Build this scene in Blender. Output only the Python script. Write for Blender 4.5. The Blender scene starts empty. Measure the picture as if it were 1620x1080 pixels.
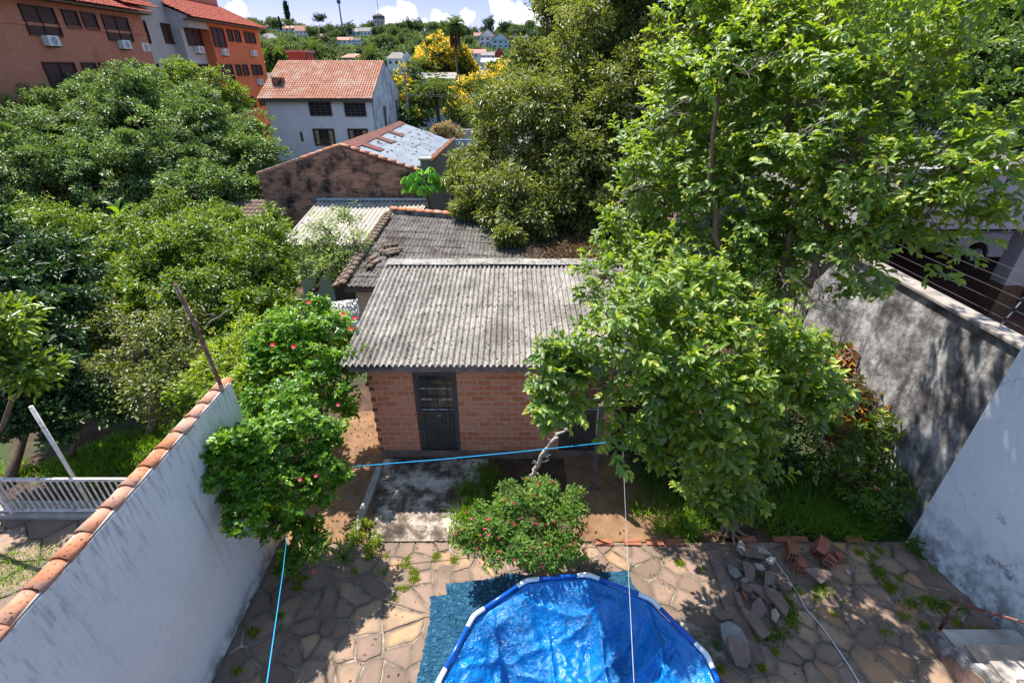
import bpy, math, random
import numpy as np
from mathutils import Vector, Matrix
R = math.radians
C = bpy.context.scene.collection
scene = bpy.context.scene

# ------------------------------------------------------------------ camera
CAMH, F, PITCH = 7.2, 765.0, R(29.4)          # focal length in pixels of a 1620 px wide frame
cd = bpy.data.cameras.new('camera'); cam = bpy.data.objects.new('camera', cd); C.objects.link(cam)
cd.sensor_width = 36.0; cd.lens = F / 1620 * 36; cd.clip_end = 6000; cd.clip_start = 0.05
cam.location = (0, 0, CAMH); cam.rotation_euler = (R(90) - PITCH, 0, 0)
scene.camera = cam
# ------------------------------------------------------------------ sun and sky
SUN = Vector((-0.35, 0.45, 1.0)).normalized()      # towards the sun
elev = math.asin(SUN.z)
sl = bpy.data.lights.new('sun', 'SUN'); so = bpy.data.objects.new('sun', sl); C.objects.link(so)
sl.energy = 4.4; sl.angle = R(0.6); sl.color = (1.0, 0.94, 0.84)
so.rotation_euler = SUN.to_track_quat('Z', 'Y').to_euler(); so.location = (0, 0, 60)
world = bpy.data.worlds.new('World'); scene.world = world; world.use_nodes = True
wn = world.node_tree.nodes; wl = world.node_tree.links
for n in list(wn): wn.remove(n)
wo = wn.new('ShaderNodeOutputWorld'); bg = wn.new('ShaderNodeBackground'); bg.inputs[1].default_value = 0.145
sky = wn.new('ShaderNodeTexSky'); sky.sky_type = 'NISHITA'; sky.sun_disc = False
sky.sun_elevation = elev; sky.sun_rotation = math.atan2(SUN.x, SUN.y); sky.altitude = 30; sky.air_density = 1.0; sky.dust_density = 0.4; sky.ozone_density = 2.5
tc = wn.new('ShaderNodeTexCoord')
nz = wn.new('ShaderNodeTexNoise'); nz.inputs['Scale'].default_value = 30.0; nz.inputs['Detail'].default_value = 8; nz.inputs['Roughness'].default_value = 0.6
wl.new(tc.outputs['Generated'], nz.inputs['Vector'])
def cloud_blob(px, py, rad):
    u = (px - 810) / F; v = (py - 540) / F
    d = Vector((u, math.cos(PITCH) - v * math.sin(PITCH), -(math.sin(PITCH) + v * math.cos(PITCH)))).normalized()
    s = wn.new('ShaderNodeVectorMath'); s.operation = 'DISTANCE'; s.inputs[1].default_value = d
    nm = wn.new('ShaderNodeVectorMath'); nm.operation = 'NORMALIZE'
    wl.new(tc.outputs['Generated'], nm.inputs[0]); wl.new(nm.outputs[0], s.inputs[0])
    m = wn.new('ShaderNodeMath'); m.operation = 'DIVIDE'; m.inputs[1].default_value = rad; wl.new(s.outputs['Value'], m.inputs[0])
    return m.outputs[0]
cur = None                                             # smallest distance to a cumulus puff, in puff radii
for a in [(615, 26, .020), (640, 22, .022), (628, 36, .024), (690, 26, .018), (705, 34, .018), (735, 30, .018), (672, 36, .012),
          (788, 8, .028), (800, 24, .030), (826, 18, .024), (850, 24, .032), (838, 40, .036), (805, 42, .03), (870, 36, .03), (378, 18, .016),
          (905, 10, .04), (1210, 6, .06), (1500, -20, .08)]:
    b = cloud_blob(*a)
    if cur is None: cur = b
    else:
        m = wn.new('ShaderNodeMath'); m.operation = 'MINIMUM'; wl.new(cur, m.inputs[0]); wl.new(b, m.inputs[1]); cur = m.outputs[0]
m1 = wn.new('ShaderNodeMath'); m1.operation = 'MULTIPLY_ADD'; m1.inputs[1].default_value = 2.6; m1.inputs[2].default_value = -1.15; wl.new(nz.outputs['Fac'], m1.inputs[0])
m2 = wn.new('ShaderNodeMath'); m2.operation = 'ADD'; wl.new(cur, m2.inputs[0]); wl.new(m1.outputs[0], m2.inputs[1])
mr = wn.new('ShaderNodeMapRange'); mr.inputs[1].default_value = 0.72; mr.inputs[2].default_value = 0.98; mr.inputs[3].default_value = 1.0; mr.inputs[4].default_value = 0.0
wl.new(m2.outputs[0], mr.inputs[0])
mx = wn.new('ShaderNodeMix'); mx.data_type = 'RGBA'; mx.inputs['B'].default_value = (4.4, 4.5, 4.6, 1)
sxyz = wn.new('ShaderNodeSeparateXYZ'); wl.new(tc.outputs['Generated'], sxyz.inputs[0])
er = wn.new('ShaderNodeValToRGB'); wl.new(sxyz.outputs[2], er.inputs[0]); ee = er.color_ramp.elements; ee[0].position = 0.0; ee[0].color = (.49, .40, .60, 1); ee[1].position = .35; ee[1].color = (1, .97, .89, 1); q_ = ee.new(.10); q_.color = (.38, .34, .56, 1)
em = wn.new('ShaderNodeMix'); em.data_type = 'RGBA'; em.blend_type = 'MULTIPLY'; em.inputs['Factor'].default_value = 1.0; wl.new(sky.outputs[0], em.inputs['A']); wl.new(er.outputs[0], em.inputs['B'])
wl.new(mr.outputs[0], mx.inputs['Factor']); wl.new(em.outputs['Result'], mx.inputs['A'])
wl.new(mx.outputs['Result'], bg.inputs[0]); wl.new(bg.outputs[0], wo.inputs[0])
vs = scene.view_settings; vs.view_transform = 'Standard'; vs.look = 'None'; vs.exposure = 1.14; vs.gamma = 1.0; vs.use_curve_mapping = False
cy = scene.cycles; cy.max_bounces = 6; cy.diffuse_bounces = 3; cy.glossy_bounces = 2; cy.transmission_bounces = 4; cy.transparent_max_bounces = 6; cy.caustics_reflective = False; cy.caustics_refractive = False; cy.use_denoising = True; cy.sample_clamp_indirect = 6

# ------------------------------------------------------------------ pixel rays -> points on real planes
cP, sP = math.cos(PITCH), math.sin(PITCH)
def pd(px, py, t):
    u = (px - 810) / F; v = (py - 540) / F
    return Vector((u * t, (cP - v * sP) * t, CAMH - (sP + v * cP) * t))
def pz(px, py, z=0.0): return pd(px, py, (CAMH - z) / (sP + (py - 540) / F * cP))
def pY(px, py, Y): return pd(px, py, Y / (cP - (py - 540) / F * sP))
def pX(px, py, X): return pd(px, py, X / ((px - 810) / F))
def project(p):
    dy, dz = p[1], p[2] - CAMH
    zc = dy * cP - dz * sP; up = dy * sP + dz * cP
    return 810 + F * p[0] / max(zc, .01), 540 - F * up / max(zc, .01), zc

# ------------------------------------------------------------------ objects
def tag(o, label=None, cat=None, group=None, kind=None):
    if label: o['label'] = label
    if cat: o['category'] = cat
    if group: o['group'] = group
    if kind: o['kind'] = kind
    return o
def thing(name, label, cat, loc=(0, 0, 0), rz=0.0, group=None):
    o = bpy.data.objects.new(name, None); C.objects.link(o)
    o.location = loc; o.rotation_euler = (0, 0, rz); o.empty_display_size = .2
    return tag(o, label, cat, group)
def copy_tree(o, parent=None):
    c = o.copy(); C.objects.link(c); c.parent = parent
    for ch in list(o.children): copy_tree(ch, c)
    return c
def kids_label(o, label, cat=None, group=None): return tag(o, label, cat, group)

class MB:
    """collects geometry, then links it as one mesh; uv in metres by face normal"""
    def __init__(s): s.v = []; s.f = []; s.m = None
    def add(s, verts, faces):
        n = len(s.v); s.v += [tuple(p) for p in verts]; s.f += [tuple(n + i for i in f) for f in faces]; return s
    def box(s, lo, hi, rz=0.0, c=None):
        x0, y0, z0 = lo; x1, y1, z1 = hi
        vs_ = [(x0, y0, z0), (x1, y0, z0), (x1, y1, z0), (x0, y1, z0), (x0, y0, z1), (x1, y0, z1), (x1, y1, z1), (x0, y1, z1)]
        if rz:
            cx, cy_ = c if c else ((x0 + x1) / 2, (y0 + y1) / 2); a, b = math.cos(rz), math.sin(rz)
            vs_ = [(cx + (x - cx) * a - (y - cy_) * b, cy_ + (x - cx) * b + (y - cy_) * a, z) for x, y, z in vs_]
        return s.add(vs_, [(0, 3, 2, 1), (4, 5, 6, 7), (0, 1, 5, 4), (1, 2, 6, 5), (2, 3, 7, 6), (3, 0, 4, 7)])
    def hexa(s, b, t):          # bottom 4 points, top 4 points, counter-clockwise from above
        return s.add(list(b) + list(t), [(0, 3, 2, 1), (4, 5, 6, 7), (0, 1, 5, 4), (1, 2, 6, 5), (2, 3, 7, 6), (3, 0, 4, 7)])
    def slab(s, quad, th):      # quad (ccw from above), thickness downwards
        t = [Vector(p) for p in quad]; b = [p - Vector((0, 0, th)) for p in t]
        return s.hexa(b, t)
    def poly(s, pts, z0, z1):
        n = len(pts); vv = [(x, y, z0) for x, y in pts] + [(x, y, z1) for x, y in pts]
        return s.add(vv, [tuple(range(n))[::-1], tuple(range(n, 2 * n))] + [(i, (i + 1) % n, n + (i + 1) % n, n + i) for i in range(n)])
    def prism(s, pts, d):       # pts planar 3D polygon, extruded by vector d
        n = len(pts); d = Vector(d); vv = [tuple(p) for p in pts] + [tuple(Vector(p) + d) for p in pts]
        return s.add(vv, [tuple(range(n))[::-1], tuple(range(n, 2 * n))] + [(i, (i + 1) % n, n + (i + 1) % n, n + i) for i in range(n)])
    def tube(s, pts, rad, n=6, cap=True):
        pts = [Vector(p) for p in pts]; k = len(pts)
        if not hasattr(rad, '__len__'): rad = [rad] * k
        base = len(s.v); ref = None
        for i, p in enumerate(pts):
            d = (pts[min(i + 1, k - 1)] - pts[max(i - 1, 0)])
            d = d.normalized() if d.length > 1e-9 else Vector((0, 0, 1))
            if ref is None: ref = d.orthogonal().normalized()
            ref = (ref - d * ref.dot(d)); ref = ref.normalized() if ref.length > 1e-6 else d.orthogonal().normalized()
            w = d.cross(ref)
            for j in range(n):
                a = 2 * math.pi * j / n; s.v.append(tuple(p + (ref * math.cos(a) + w * math.sin(a)) * rad[i]))
        for i in range(k - 1):
            for j in range(n):
                a = base + i * n + j; b = base + i * n + (j + 1) % n
                s.f.append((a, b, b + n, a + n))
        if cap:
            s.f.append(tuple(base + j for j in range(n))[::-1]); s.f.append(tuple(base + (k - 1) * n + j for j in range(n)))
        return s
    def lathe(s, c, prof, n=16):
        base = len(s.v)
        for r, z in prof:
            for j in range(n):
                a = 2 * math.pi * j / n; s.v.append((c[0] + r * math.cos(a), c[1] + r * math.sin(a), c[2] + z))
        for i in range(len(prof) - 1):
            for j in range(n):
                a = base + i * n + j; b = base + i * n + (j + 1) % n; s.f.append((a, b, b + n, a + n))
        s.f.append(tuple(base + j for j in range(n))[::-1]); s.f.append(tuple(base + (len(prof) - 1) * n + j for j in range(n)))
        return s
    def rock(s, c, r, seed=0, flat=1.0, n=1):
        rng = random.Random(seed); t = (1 + 5 ** .5) / 2
        V = [Vector(p).normalized() for p in [(-1, t, 0), (1, t, 0), (-1, -t, 0), (1, -t, 0), (0, -1, t), (0, 1, t), (0, -1, -t), (0, 1, -t), (t, 0, -1), (t, 0, 1), (-t, 0, -1), (-t, 0, 1)]]
        Fc = [(0, 11, 5), (0, 5, 1), (0, 1, 7), (0, 7, 10), (0, 10, 11), (1, 5, 9), (5, 11, 4), (11, 10, 2), (10, 7, 6), (7, 1, 8), (3, 9, 4), (3, 4, 2), (3, 2, 6), (3, 6, 8), (3, 8, 9), (4, 9, 5), (2, 4, 11), (6, 2, 10), (8, 6, 7), (9, 8, 1)]
        V = [Vector((p.x * r, p.y * r, p.z * r * flat)) * rng.uniform(.75, 1.15) + Vector(c) for p in V]
        return s.add(V, Fc)
    def build(s, name, m, parent=None, smooth=False, bevel=0.0, wloc=None):
        me = bpy.data.meshes.new(name); me.from_pydata(s.v, [], s.f); me.update()
        o = finish(name, me, m, parent, smooth)
        if bevel:
            b = o.modifiers.new('bevel', 'BEVEL'); b.width = bevel; b.segments = 2; b.limit_method = 'ANGLE'
        return o
def box_uv(me):
    nl = len(me.loops)
    if nl == 0: return
    vi = np.empty(nl, np.int32); me.loops.foreach_get('vertex_index', vi)
    co = np.empty(len(me.vertices) * 3, np.float32); me.vertices.foreach_get('co', co); co = co.reshape(-1, 3)
    npz = len(me.polygons); nr = np.empty(npz * 3, np.float32); me.polygons.foreach_get('normal', nr); nr = np.abs(nr.reshape(-1, 3))
    lt = np.empty(npz, np.int32); me.polygons.foreach_get('loop_total', lt); pn = np.repeat(nr, lt, axis=0)
    c = co[vi]; ax = np.argmax(pn * np.array([1, 1, .9]), axis=1)
    uv = np.where(ax[:, None] == 0, c[:, [1, 2]], np.where(ax[:, None] == 1, c[:, [0, 2]], c[:, [0, 1]]))
    l = me.uv_layers.new(name='UVMap'); l.data.foreach_set('uv', uv.astype(np.float32).ravel())
def finish(name, me, m, parent=None, smooth=False, uv=True):
    if uv: box_uv(me)
    if smooth: me.polygons.foreach_set('use_smooth', [True] * len(me.polygons))
    me.materials.append(m)
    o = bpy.data.objects.new(name, me); C.objects.link(o)
    if parent is not None: o.parent = parent
    return o
def np_mesh(name, V, Fq, m, parent=None, smooth=False, attr=None, uvl=None, nside=4):
    """fast mesh: V (n,3), Fq (k,nside)"""
    me = bpy.data.meshes.new(name); me.vertices.add(len(V)); me.vertices.foreach_set('co', np.asarray(V, np.float32).ravel())
    k = len(Fq); me.loops.add(k * nside); me.loops.foreach_set('vertex_index', np.asarray(Fq, np.int32).ravel())
    me.polygons.add(k); me.polygons.foreach_set('loop_start', np.arange(0, k * nside, nside, dtype=np.int32))
    me.polygons.foreach_set('loop_total', np.full(k, nside, np.int32)); me.update(calc_edges=True)
    if attr is not None:
        for an, av in attr.items():
            a = me.attributes.new(an, 'FLOAT', 'POINT'); a.data.foreach_set('value', np.asarray(av, np.float32))
    if uvl is not None:
        l = me.uv_layers.new(name='UVMap'); l.data.foreach_set('uv', np.asarray(uvl, np.float32)[np.asarray(Fq).ravel()].ravel())
    me.validate()
    return finish(name, me, m, parent, smooth, uv=False)

# ------------------------------------------------------------------ materials
class NT:
    def __init__(s, name):
        s.m = bpy.data.materials.new(name); s.m.use_nodes = True; s.t = s.m.node_tree
        s.b = s.t.nodes['Principled BSDF']; s.out = s.t.nodes['Material Output']
        s.b.inputs['Roughness'].default_value = .8; s.b.inputs['Specular IOR Level'].default_value = .3
    def n(s, typ, **kw):
        x = s.t.nodes.new('ShaderNode' + typ)
        for k, v in kw.items():
            if k.startswith('_'): setattr(x, k[1:], v)
        for k, v in kw.items():
            if k.startswith('_'): continue
            k2 = k.replace('__', ' ')
            i = x.inputs[int(k2[1:])] if (k2[0] == 'i' and k2[1:].isdigit()) else x.inputs[k2]
            if isinstance(v, bpy.types.NodeSocket): s.t.links.new(v, i)
            else: i.default_value = v
        return x
    def co(s, which='Object', scale=(1, 1, 1)):
        t = s.n('TexCoord'); mp = s.n('Mapping', Vector=t.outputs[which], Scale=scale); return mp.outputs[0]
    def noise(s, scale=5, detail=4, rough=.55, vec=None, dist=0.0):
        k = dict(Scale=scale, Detail=detail, Roughness=rough, Distortion=dist)
        if vec is not None: k['Vector'] = vec
        return s.n('TexNoise', **k).outputs['Fac']
    def ramp(s, fac, stops):
        r = s.n('ValToRGB', Fac=fac); e = r.color_ramp.elements
        while len(e) > 1: e.remove(e[-1])
        e[0].position = stops[0][0]; e[0].color = rgba(stops[0][1])
        for p, c in stops[1:]: q = e.new(p); q.color = rgba(c)
        return r.outputs[0]
    def rng(s, v, a, b, c=0.0, d=1.0): return s.n('MapRange', Value=v, i1=a, i2=b, i3=c, i4=d).outputs[0]
    def mix(s, f, a, b, mode='MIX'):
        x = s.t.nodes.new('ShaderNodeMix'); x.data_type = 'RGBA'; x.blend_type = mode
        for k, v in (('Factor', f), ('A', a), ('B', b)):
            i = x.inputs[k] if k == 'Factor' else [q for q in x.inputs if q.name == k and q.type == 'RGBA'][0]
            if isinstance(v, bpy.types.NodeSocket): s.t.links.new(v, i)
            elif k == 'Factor': i.default_value = v
            else: i.default_value = rgba(v)
        return [q for q in x.outputs if q.type == 'RGBA'][0]
    def math(s, op, a, b=0.0): return s.n('Math', _operation=op, i0=a, i1=b).outputs[0]
    def base(s, c):
        if isinstance(c, bpy.types.NodeSocket): s.t.links.new(c, s.b.inputs['Base Color'])
        else: s.b.inputs['Base Color'].default_value = rgba(c)
    def set(s, **kw):
        for k, v in kw.items():
            k = k.replace('__', ' ')
            if isinstance(v, bpy.types.NodeSocket): s.t.links.new(v, s.b.inputs[k])
            else: s.b.inputs[k].default_value = v
        return s
    def bump(s, h, strength=.5, dist=.02):
        s.t.links.new(s.n('Bump', Height=h, Strength=strength, Distance=dist).outputs[0], s.b.inputs['Normal'])
def rgba(c): return (c[0], c[1], c[2], 1.0) if len(c) == 3 else tuple(c)
M = {}
def simple(name, c, rough=.7, var=.18, scale=6, metal=0.0, bump=.15, dirt=None, dscale=1.5, spec=.3):
    t = NT(name); v = t.co('Object'); n1 = t.noise(scale, 6, .6, v)
    a = tuple(x * (1 - var) for x in c); b = tuple(min(1, x * (1 + var)) for x in c)
    col = t.ramp(n1, [(.3, a), (.7, b)])
    if dirt: col = t.mix(t.rng(t.noise(dscale, 8, .65, v), .5, .68), col, dirt)
    t.base(col); t.set(Roughness=rough, Metallic=metal, Specular__IOR__Level=spec)
    if bump: t.bump(t.noise(scale * 4, 5, .6, v), bump, .01)
    M[name] = t.m; return t.m
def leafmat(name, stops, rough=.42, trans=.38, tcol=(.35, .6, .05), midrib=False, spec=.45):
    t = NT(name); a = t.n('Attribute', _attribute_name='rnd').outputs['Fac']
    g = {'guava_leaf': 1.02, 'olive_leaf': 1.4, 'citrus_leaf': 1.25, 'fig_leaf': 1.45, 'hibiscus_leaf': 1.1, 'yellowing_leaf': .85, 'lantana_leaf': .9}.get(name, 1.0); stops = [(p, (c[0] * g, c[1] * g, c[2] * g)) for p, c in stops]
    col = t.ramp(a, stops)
    if midrib:
        uv = t.n('TexCoord').outputs['UV']; sx = t.n('SeparateXYZ', Vector=uv)
        u = t.math('ABSOLUTE', sx.outputs[0])
        rib = t.rng(u, .0, .1, 1, 0)
        w = t.math('ADD', t.math('MULTIPLY', sx.outputs[1], 44.0), t.math('MULTIPLY', u, -14.0))
        sv = t.math('SINE', w)
        col = t.mix(t.math('MULTIPLY', rib, .55), col, (.3, .42, .12))
        col = t.mix(t.rng(sv, .75, 1.0, 0, .22), col, (.25, .38, .1))
        t.bump(sv, .25, .004)
    t.base(col); t.set(Roughness=rough, Specular__IOR__Level=spec)
    tr = t.n('BsdfTranslucent', Color=t.mix(.55, col, tcol))
    tc2 = t.mix(1.0, t.mix(.5, col, tcol), (1.9, 1.9, 1.2), 'MULTIPLY'); t.t.links.new(tc2, tr.inputs['Color'])
    ms = t.n('MixShader', i0=trans); t.t.links.new(t.b.outputs[0], ms.inputs[1]); t.t.links.new(tr.outputs[0], ms.inputs[2])
    t.t.links.new(ms.outputs[0], t.out.inputs['Surface']); M[name] = t.m; return t.m
# leaves
leafmat('guava_leaf', [(0, (.010, .034, .007)), (.35, (.032, .078, .010)), (.62, (.088, .165, .014)), (.86, (.20, .28, .022)), (1, (.38, .36, .04))], rough=.36, trans=.28, tcol=(.46, .62, .03), midrib=True, spec=.5)
leafmat('fig_leaf', [(0, (.014, .038, .012)), (.45, (.065, .115, .032)), (1, (.20, .27, .085))], rough=.4, trans=.16, tcol=(.30, .45, .05), spec=.3)
leafmat('citrus_leaf', [(0, (.010, .030, .006)), (.45, (.042, .090, .010)), (.8, (.12, .195, .016)), (1, (.24, .29, .03))], rough=.36, trans=.2, tcol=(.44, .58, .03), spec=.32)
leafmat('dark_leaf', [(0, (.010, .026, .007)), (.6, (.024, .055, .012)), (1, (.06, .11, .022))], rough=.38, trans=.12, tcol=(.12, .3, .06), spec=.4)
leafmat('olive_leaf', [(0, (.016, .030, .008)), (.4, (.048, .072, .016)), (.75, (.12, .145, .030)), (.92, (.21, .20, .05)), (1, (.28, .18, .08))], rough=.38, trans=.2, tcol=(.45, .5, .06))
leafmat('hibiscus_leaf', [(0, (.012, .048, .006)), (.45, (.048, .14, .010)), (1, (.19, .32, .018))], rough=.34, trans=.22, tcol=(.40, .62, .02), spec=.32)
leafmat('yellowing_leaf', [(0, (.07, .14, .012)), (.5, (.16, .25, .016)), (1, (.40, .40, .03))], rough=.4, trans=.35, tcol=(.5, .6, .03))
leafmat('lantana_leaf', [(0, (.02, .06, .010)), (.5, (.075, .17, .018)), (1, (.20, .32, .04))], rough=.6, trans=.3, tcol=(.38, .52, .06))
leafmat('croton_leaf', [(0, (.015, .035, .010)), (.4, (.04, .05, .012)), (.65, (.14, .05, .014)), (.85, (.42, .14, .014)), (1, (.55, .32, .02))], rough=.3, trans=.25, tcol=(.6, .28, .03))
leafmat('papaya_leaf', [(0, (.045, .15, .015)), (1, (.11, .29, .03))], rough=.45, trans=.35, tcol=(.3, .65, .05))
leafmat('grass_blade', [(0, (.03, .075, .010)), (.6, (.07, .155, .014)), (1, (.17, .23, .03))], rough=.5, trans=.4, tcol=(.38, .62, .04))
leafmat('pale_leaf', [(0, (.06, .10, .03)), (.6, (.13, .19, .055)), (1, (.22, .28, .10))], rough=.5, trans=.35, tcol=(.45, .6, .15))
leafmat('yellow_flower', [(0, (.42, .27, .006)), (.5, (.68, .48, .008)), (1, (.85, .68, .02))], rough=.6, trans=.3, tcol=(.9, .6, .02))
leafmat('red_flower', [(0, (.55, .01, .02)), (1, (.75, .03, .05))], rough=.5, trans=.3, tcol=(.9, .05, .04))
leafmat('pink_flower', [(0, (.52, .02, .09)), (1, (.72, .09, .20))], rough=.5, trans=.25, tcol=(.8, .1, .2))
leafmat('far_leaf', [(0, (.026, .050, .022)), (.5, (.058, .095, .032)), (.85, (.10, .14, .04)), (1, (.16, .18, .05))], rough=.65, trans=.16, tcol=(.3, .42, .08), spec=.12)
leafmat('far_dark_leaf', [(0, (.012, .028, .018)), (.6, (.025, .052, .026)), (1, (.05, .085, .035))], rough=.6, trans=.15, tcol=(.15, .3, .08), spec=.2)
leafmat('oleander_leaf', [(0, (.06, .08, .025)), (.5, (.13, .14, .05)), (.75, (.33, .15, .13)), (1, (.5, .24, .22))], rough=.6, trans=.3, tcol=(.5, .35, .2))
leafmat('dry_litter', [(0, (.055, .030, .016)), (.6, (.13, .075, .038)), (1, (.26, .17, .09))], rough=.8, trans=.1, tcol=(.3, .18, .08))
simple('bark', (.115, .085, .06), .9, .35, 9, bump=.6)
simple('guava_bark', (.21, .13, .085), .8, .35, 5, bump=.4, dirt=(.09, .065, .05), dscale=5)
simple('dead_wood', (.46, .40, .33), .9, .3, 12, bump=.6, dirt=(.16, .13, .10), dscale=9)
simple('grey_wood', (.11, .095, .085), .85, .35, 8, bump=.5)
# painted walls
def plaster(name, c, dirt=(.10, .10, .10), streak=.5, patch=.0, pc=(.2, .15, .13), lo=.58, bump=.25, sc=1.0, pw=.05, top=0, crack=False, foot=0):
    t = NT(name); v = t.co('Object'); vs_ = t.co('Object', (5.5, 5.5, .35))
    n1 = t.noise(.9 * sc, 6, .6, v); col = t.ramp(n1, [(.3, tuple(x * .88 for x in c)), (.7, c)])
    st = t.math('MULTIPLY', t.rng(t.noise(2.0 * sc, 5, .6, vs_), lo, lo + .18), t.rng(t.noise(.8 * sc, 3, .5, v), .38, .62))
    col = t.mix(t.math('MULTIPLY', st, streak), col, dirt)
    sp = t.rng(t.noise(26 * sc, 4, .7, v), .66, .72); col = t.mix(t.math('MULTIPLY', sp, .5), col, dirt)
    if patch: col = t.mix(t.rng(t.noise(1.6 * sc, 9, .68, v), 1 - patch, 1 - patch + pw), col, pc)
    if foot:
        fz = t.n('SeparateXYZ', Vector=v).outputs[2]; col = t.mix(t.math('MULTIPLY', t.rng(fz, .0, foot, 1, 0), t.rng(t.noise(3.2, 9, .72, v), .42, .58)), col, (.17, .155, .16))
    if top:
        tz = t.n('SeparateXYZ', Vector=v).outputs[2]; fine = t.co('Object', (11, 11, 1.6))
        col = t.mix(t.math('MULTIPLY', t.rng(tz, top - 1.1, top, 0, .6), t.rng(t.noise(2.0, 5, .65, fine), .5, .68)), col, dirt)
    vo = t.n('TexVoronoi', _feature='DISTANCE_TO_EDGE', Scale=.55, Vector=t.n('MixRGB', Fac=.25, Color1=v, Color2=t.n('TexNoise', Vector=v, Scale=3.0, Detail=6.0).outputs['Color']).outputs[0]).outputs['Distance']
    col = t.mix(t.rng(vo, .0, .006, .45 if crack else 0.0, 0), col, tuple(x * .45 for x in c))
    t.base(col); t.set(Roughness=.75); t.bump(t.math('ADD', t.noise(12, 8, .7, v), t.math('MULTIPLY', n1, .6)), bump, .03)
    M[name] = t.m; return t.m
plaster('white_plaster', (.82, .81, .79), dirt=(.19, .19, .18), streak=.6, patch=.42, pc=(.60, .59, .57), pw=.25, top=3.25, foot=.35, bump=.6)
plaster('right_white_plaster', (.82, .84, .86), dirt=(.13, .14, .15), streak=.4, crack=True, foot=1.3, patch=.38, pc=(.26, .27, .30), bump=.45)
plaster('old_white_plaster', (.86, .85, .85), dirt=(.16, .15, .15), streak=.8, patch=.33, pc=(.36, .36, .37))
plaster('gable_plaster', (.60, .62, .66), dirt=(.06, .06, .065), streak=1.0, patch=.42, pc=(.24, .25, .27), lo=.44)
plaster('green_plaster', (.50, .66, .58), dirt=(.12, .14, .11), streak=.5)
plaster('olive_wall_plaster', (.13, .14, .115), dirt=(.05, .055, .045), streak=.7, patch=.3, pc=(.11, .12, .10))
plaster('cream_plaster', (.52, .47, .40), dirt=(.13, .11, .10), streak=.6)
plaster('grey_plaster', (.46, .43, .40), dirt=(.16, .15, .14), streak=.3)
plaster('clean_white', (.72, .73, .74), streak=.15)
plaster('pale_beam', (.40, .37, .365), streak=.2)
plaster('blue_plaster', (.28, .38, .52), streak=.4)
plaster('pale_blue_plaster', (.48, .62, .72), streak=.25)
plaster('red_plaster', (.36, .07, .05), dirt=(.12, .05, .04), streak=.4)
plaster('ochre_plaster', (.42, .34, .24), streak=.3)
t = NT('rough_plaster'); v = t.co('Object'); sv = t.co('Object', (3.0, 3.0, .5))
col = t.ramp(t.noise(1.5, 12, .78, v), [(.37, (.06, .056, .056)), (.47, (.22, .205, .20)), (.55, (.52, .50, .49)), (.64, (.82, .80, .78))])
col = t.mix(t.rng(t.noise(1.6, 8, .7, sv), .50, .66, 0, .8), col, (.06, .056, .056)); col = t.mix(t.rng(t.noise(2.6, 8, .7, v), .60, .66, 0, .7), col, (.30, .19, .15)); col = t.mix(t.rng(t.noise(24, 5, .7, v), .52, .68, 0, .7), col, (.09, .085, .085))
t.base(col); t.set(Roughness=.9); t.bump(t.noise(9, 12, .75, v), 1.0, .08); M['rough_plaster'] = t.m
def brickmat(name, c1, c2, mortar, w=.26, h=.13, ms=.012, dirt=None, dlo=.5, dhi=.62, dsc=1.0, bump=.6, rot=False, dark=None):
    t = NT(name); v = t.n('TexCoord').outputs['UV']
    wob = t.noise(3, 3, .5, v)
    b = t.n('TexBrick', Vector=v, Scale=1.0, Mortar__Size=ms, Brick__Width=w, Row__Height=h, Color1=rgba(c1), Color2=rgba(c2), Mortar=rgba(mortar), Bias=-.1); b.inputs['Mortar Smooth'].default_value = .3
    ob = t.co('Object')
    col = t.mix(t.rng(t.noise(14, 5, .7, ob), .35, .75, 0, .35), b.outputs['Color'], tuple(x * .45 for x in c1))
    if dirt: col = t.mix(t.rng(t.noise(dsc, 9, .7, ob), dlo, dhi), col, dirt)
    t.base(col); t.set(Roughness=.85, Specular__IOR__Level=.15)
    t.bump(t.math('SUBTRACT', t.math('MULTIPLY', t.noise(30, 5, .6, ob), .4), b.outputs['Fac']), bump, .015)
    M[name] = t.m; return t.m
brickmat('shed_brick', (.60, .20, .095), (.76, .33, .19), (.66, .48, .38), .27, .128, .010, dirt=(.20, .10, .07), dlo=.62, dhi=.8, dsc=1.2)
brickmat('old_brick', (.52, .24, .14), (.17, .09, .06), (.30, .22, .17), .30, .10, .020, dirt=(.030, .024, .022), dlo=.46, dhi=.62, dsc=1.5, bump=1.0)
brickmat('apartment_brick', (.52, .18, .10), (.62, .24, .15), (.48, .22, .15), .25, .075, .012, dirt=(.30, .10, .06), dlo=.55, dhi=.75, dsc=.3, bump=.3)
brickmat('orange_apartment_brick', (.68, .16, .06), (.74, .21, .09), (.60, .19, .09), .25, .075, .01, bump=.3)
brickmat('paver_brick', (.20, .085, .055), (.155, .07, .05), (.07, .045, .035), .2, .1, .01, dirt=(.09, .05, .035), bump=.4)
brickmat('square_tile', (.62, .66, .62), (.56, .61, .58), (.22, .24, .24), .22, .22, .012, bump=.3)
M['square_tile'].node_tree.nodes['Brick Texture'].offset = 0.0
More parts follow.
